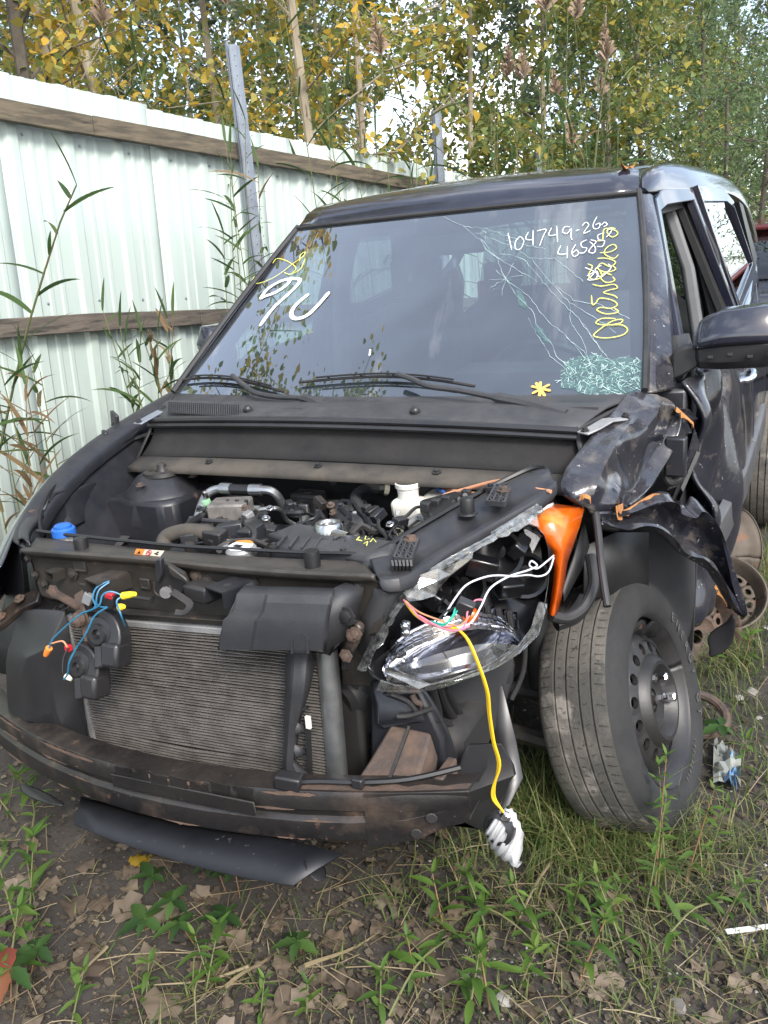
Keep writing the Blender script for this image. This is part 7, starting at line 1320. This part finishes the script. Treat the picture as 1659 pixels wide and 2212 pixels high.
# lamp fragment hanging from two yellow wires
hz = -.50
dl = thing('hanging_lamp_fragment', 'broken ribbed lamp reflector dangling from two yellow wires', 'lamp fragment', tuple(at(1085, 1860, y=hz)))
def dpart(mb, n, m, **k): return mb.build(n, m, dl, **k)
A_ = [(1048, 1790), (1052, 1810), (1060, 1830), (1075, 1848), (1095, 1860), (1126, 1866)]; B_ = [(1080, 1752), (1092, 1748), (1108, 1752), (1118, 1772), (1128, 1800), (1126, 1840)]
ra, rb_ = smoothpts([at(u, v, y=hz) for u, v in A_], 5), smoothpts([at(u, v, y=hz-.01) for u, v in B_], 5)
dpart(MB().grid([[a_.lerp(b_, k)+V(0, -.03*math.sin(math.pi*k)+.0045*(j % 4 < 2), 0) for j, (a_, b_) in enumerate(zip(ra, rb_))] for k in np.linspace(0, 1, 8)]), 'reflector', 'alu_white', smooth=30, solid=.003)
dpart(MB().lathe(at(1078, 1790, y=hz-.02), (-.2, -1, .2), [(.030, -.01), (.030, .006), (.022, .010), (.020, .004), (0, .004)], 20), 'socket', 'plastic_clean'); dpart(MB().lathe(at(1094, 1762, y=hz-.02), (0, -1, .2), [(.009, 0), (.010, .006), (.006, .010)], 10), 'stud', 'chrome')
for k, off in enumerate(((0, 0), (4, 3))):
    pts = [(985, 1356, -.54), (1008, 1380, -.56), (1030, 1430, -.57), (1050, 1490, -.57), (1055, 1540, -.56), (1064, 1600, -.55), (1076, 1650, -.54), (1068, 1700, -.53), (1070, 1725, -.525), (1084, 1752, -.52), (1080, 1775, -.52)]
    dpart(MB().tube(smoothpts([at(u+off[0]*(-1 if 6 < j < 9 and k else 1), v+off[1], y=y_-.004*k) for j, (u, v, y_) in enumerate(pts)], 5), .0022, 6), 'wire', 'w_yellow')
# ------------------------------------------------------------------ parked car beyond the wreck
pc0 = at(1785, 640, d=7.2); pc0.z = 0; pc = thing('parked_car', 'dark car with a red roof edge parked beyond the wreck', 'car', tuple(pc0))
def pcp(mb, n, m, **k): return mb.build(n, m, pc, **k)
mat('paint_red', (.09, .012, .012), (.07, .010, .010), rough=.25, coat=.6); mat('paint_dark', (.02, .022, .03), (.015, .016, .022), rough=.2, coat=.7)
ST = [(-2.0, .5, .80), (-1.9, .45, .95), (-1.0, .42, 1.0), (-.6, .42, 1.02), (.9, .42, 1.04), (1.5, .44, 1.05), (2.0, .5, .95)]
pcp(MB().loft([[pc0+V(a*.85, y, z) for a, z in ((-1, z0), (-1.02, .7), (-.95, z1), (.95, z1), (1.02, .7), (1, z0), (.9, .25), (-.9, .25))] for y, z0, z1 in ST]), 'body', 'paint_dark', bevel=.03)
pcp(MB().loft([[pc0+V(a*.78*k, y, z) for a, k, z in ((-1, 1, 1.0), (-1, .84, zt), (1, .84, zt), (1, 1, 1.0))] for y, zt in ((-1.0, 1.02), (-.4, 1.40), (.9, 1.43), (1.5, 1.06))]), 'cabin', 'side_glass', bevel=.02)
pcp(MB().loft([[pc0+V(a*.66, y, z) for a, z in ((-1, zt-.03), (-.95, zt+.02), (.95, zt+.02), (1, zt-.03))] for y, zt in ((-.45, 1.40), (.2, 1.45), (.95, 1.42))]), 'roof', 'paint_red', bevel=.02)
for sx in (-1, 1):
    for y in (-1.3, 1.3):
        w = pcp(MB().lathe(pc0+V(sx*.74, y, .31), (sx, 0, 0), [(.2, -.08), (.29, -.09), (.31, -.06), (.31, .06), (.29, .09), (.2, .08)], 28), 'wheel', 'rubber'); MB().lathe(pc0+V(sx*.74, y, .31), (sx, 0, 0), [(.2, .06), (.18, .04), (.06, .06), (0, .06)], 24).build('rim', 'alu_dull', w)
    pcp(MB().box(pc0+V(sx*.62, -1.96, .76), (.30, .08, .12)), 'headlight', 'lens_clear', bevel=.02); pcp(MB().box(pc0+V(sx*.92, -.75, 1.05), (.16, .1, .12)), 'door_mirror', 'paint_red', bevel=.03); pcp(MB().box(pc0+V(sx*.66, 1.98, .8), (.25, .08, .14)), 'tail_light', 'w_red', bevel=.02)
pcp(MB().box(pc0+V(0, -1.99, .5), (1.2, .06, .2)), 'grille', 'plastic', bevel=.02)
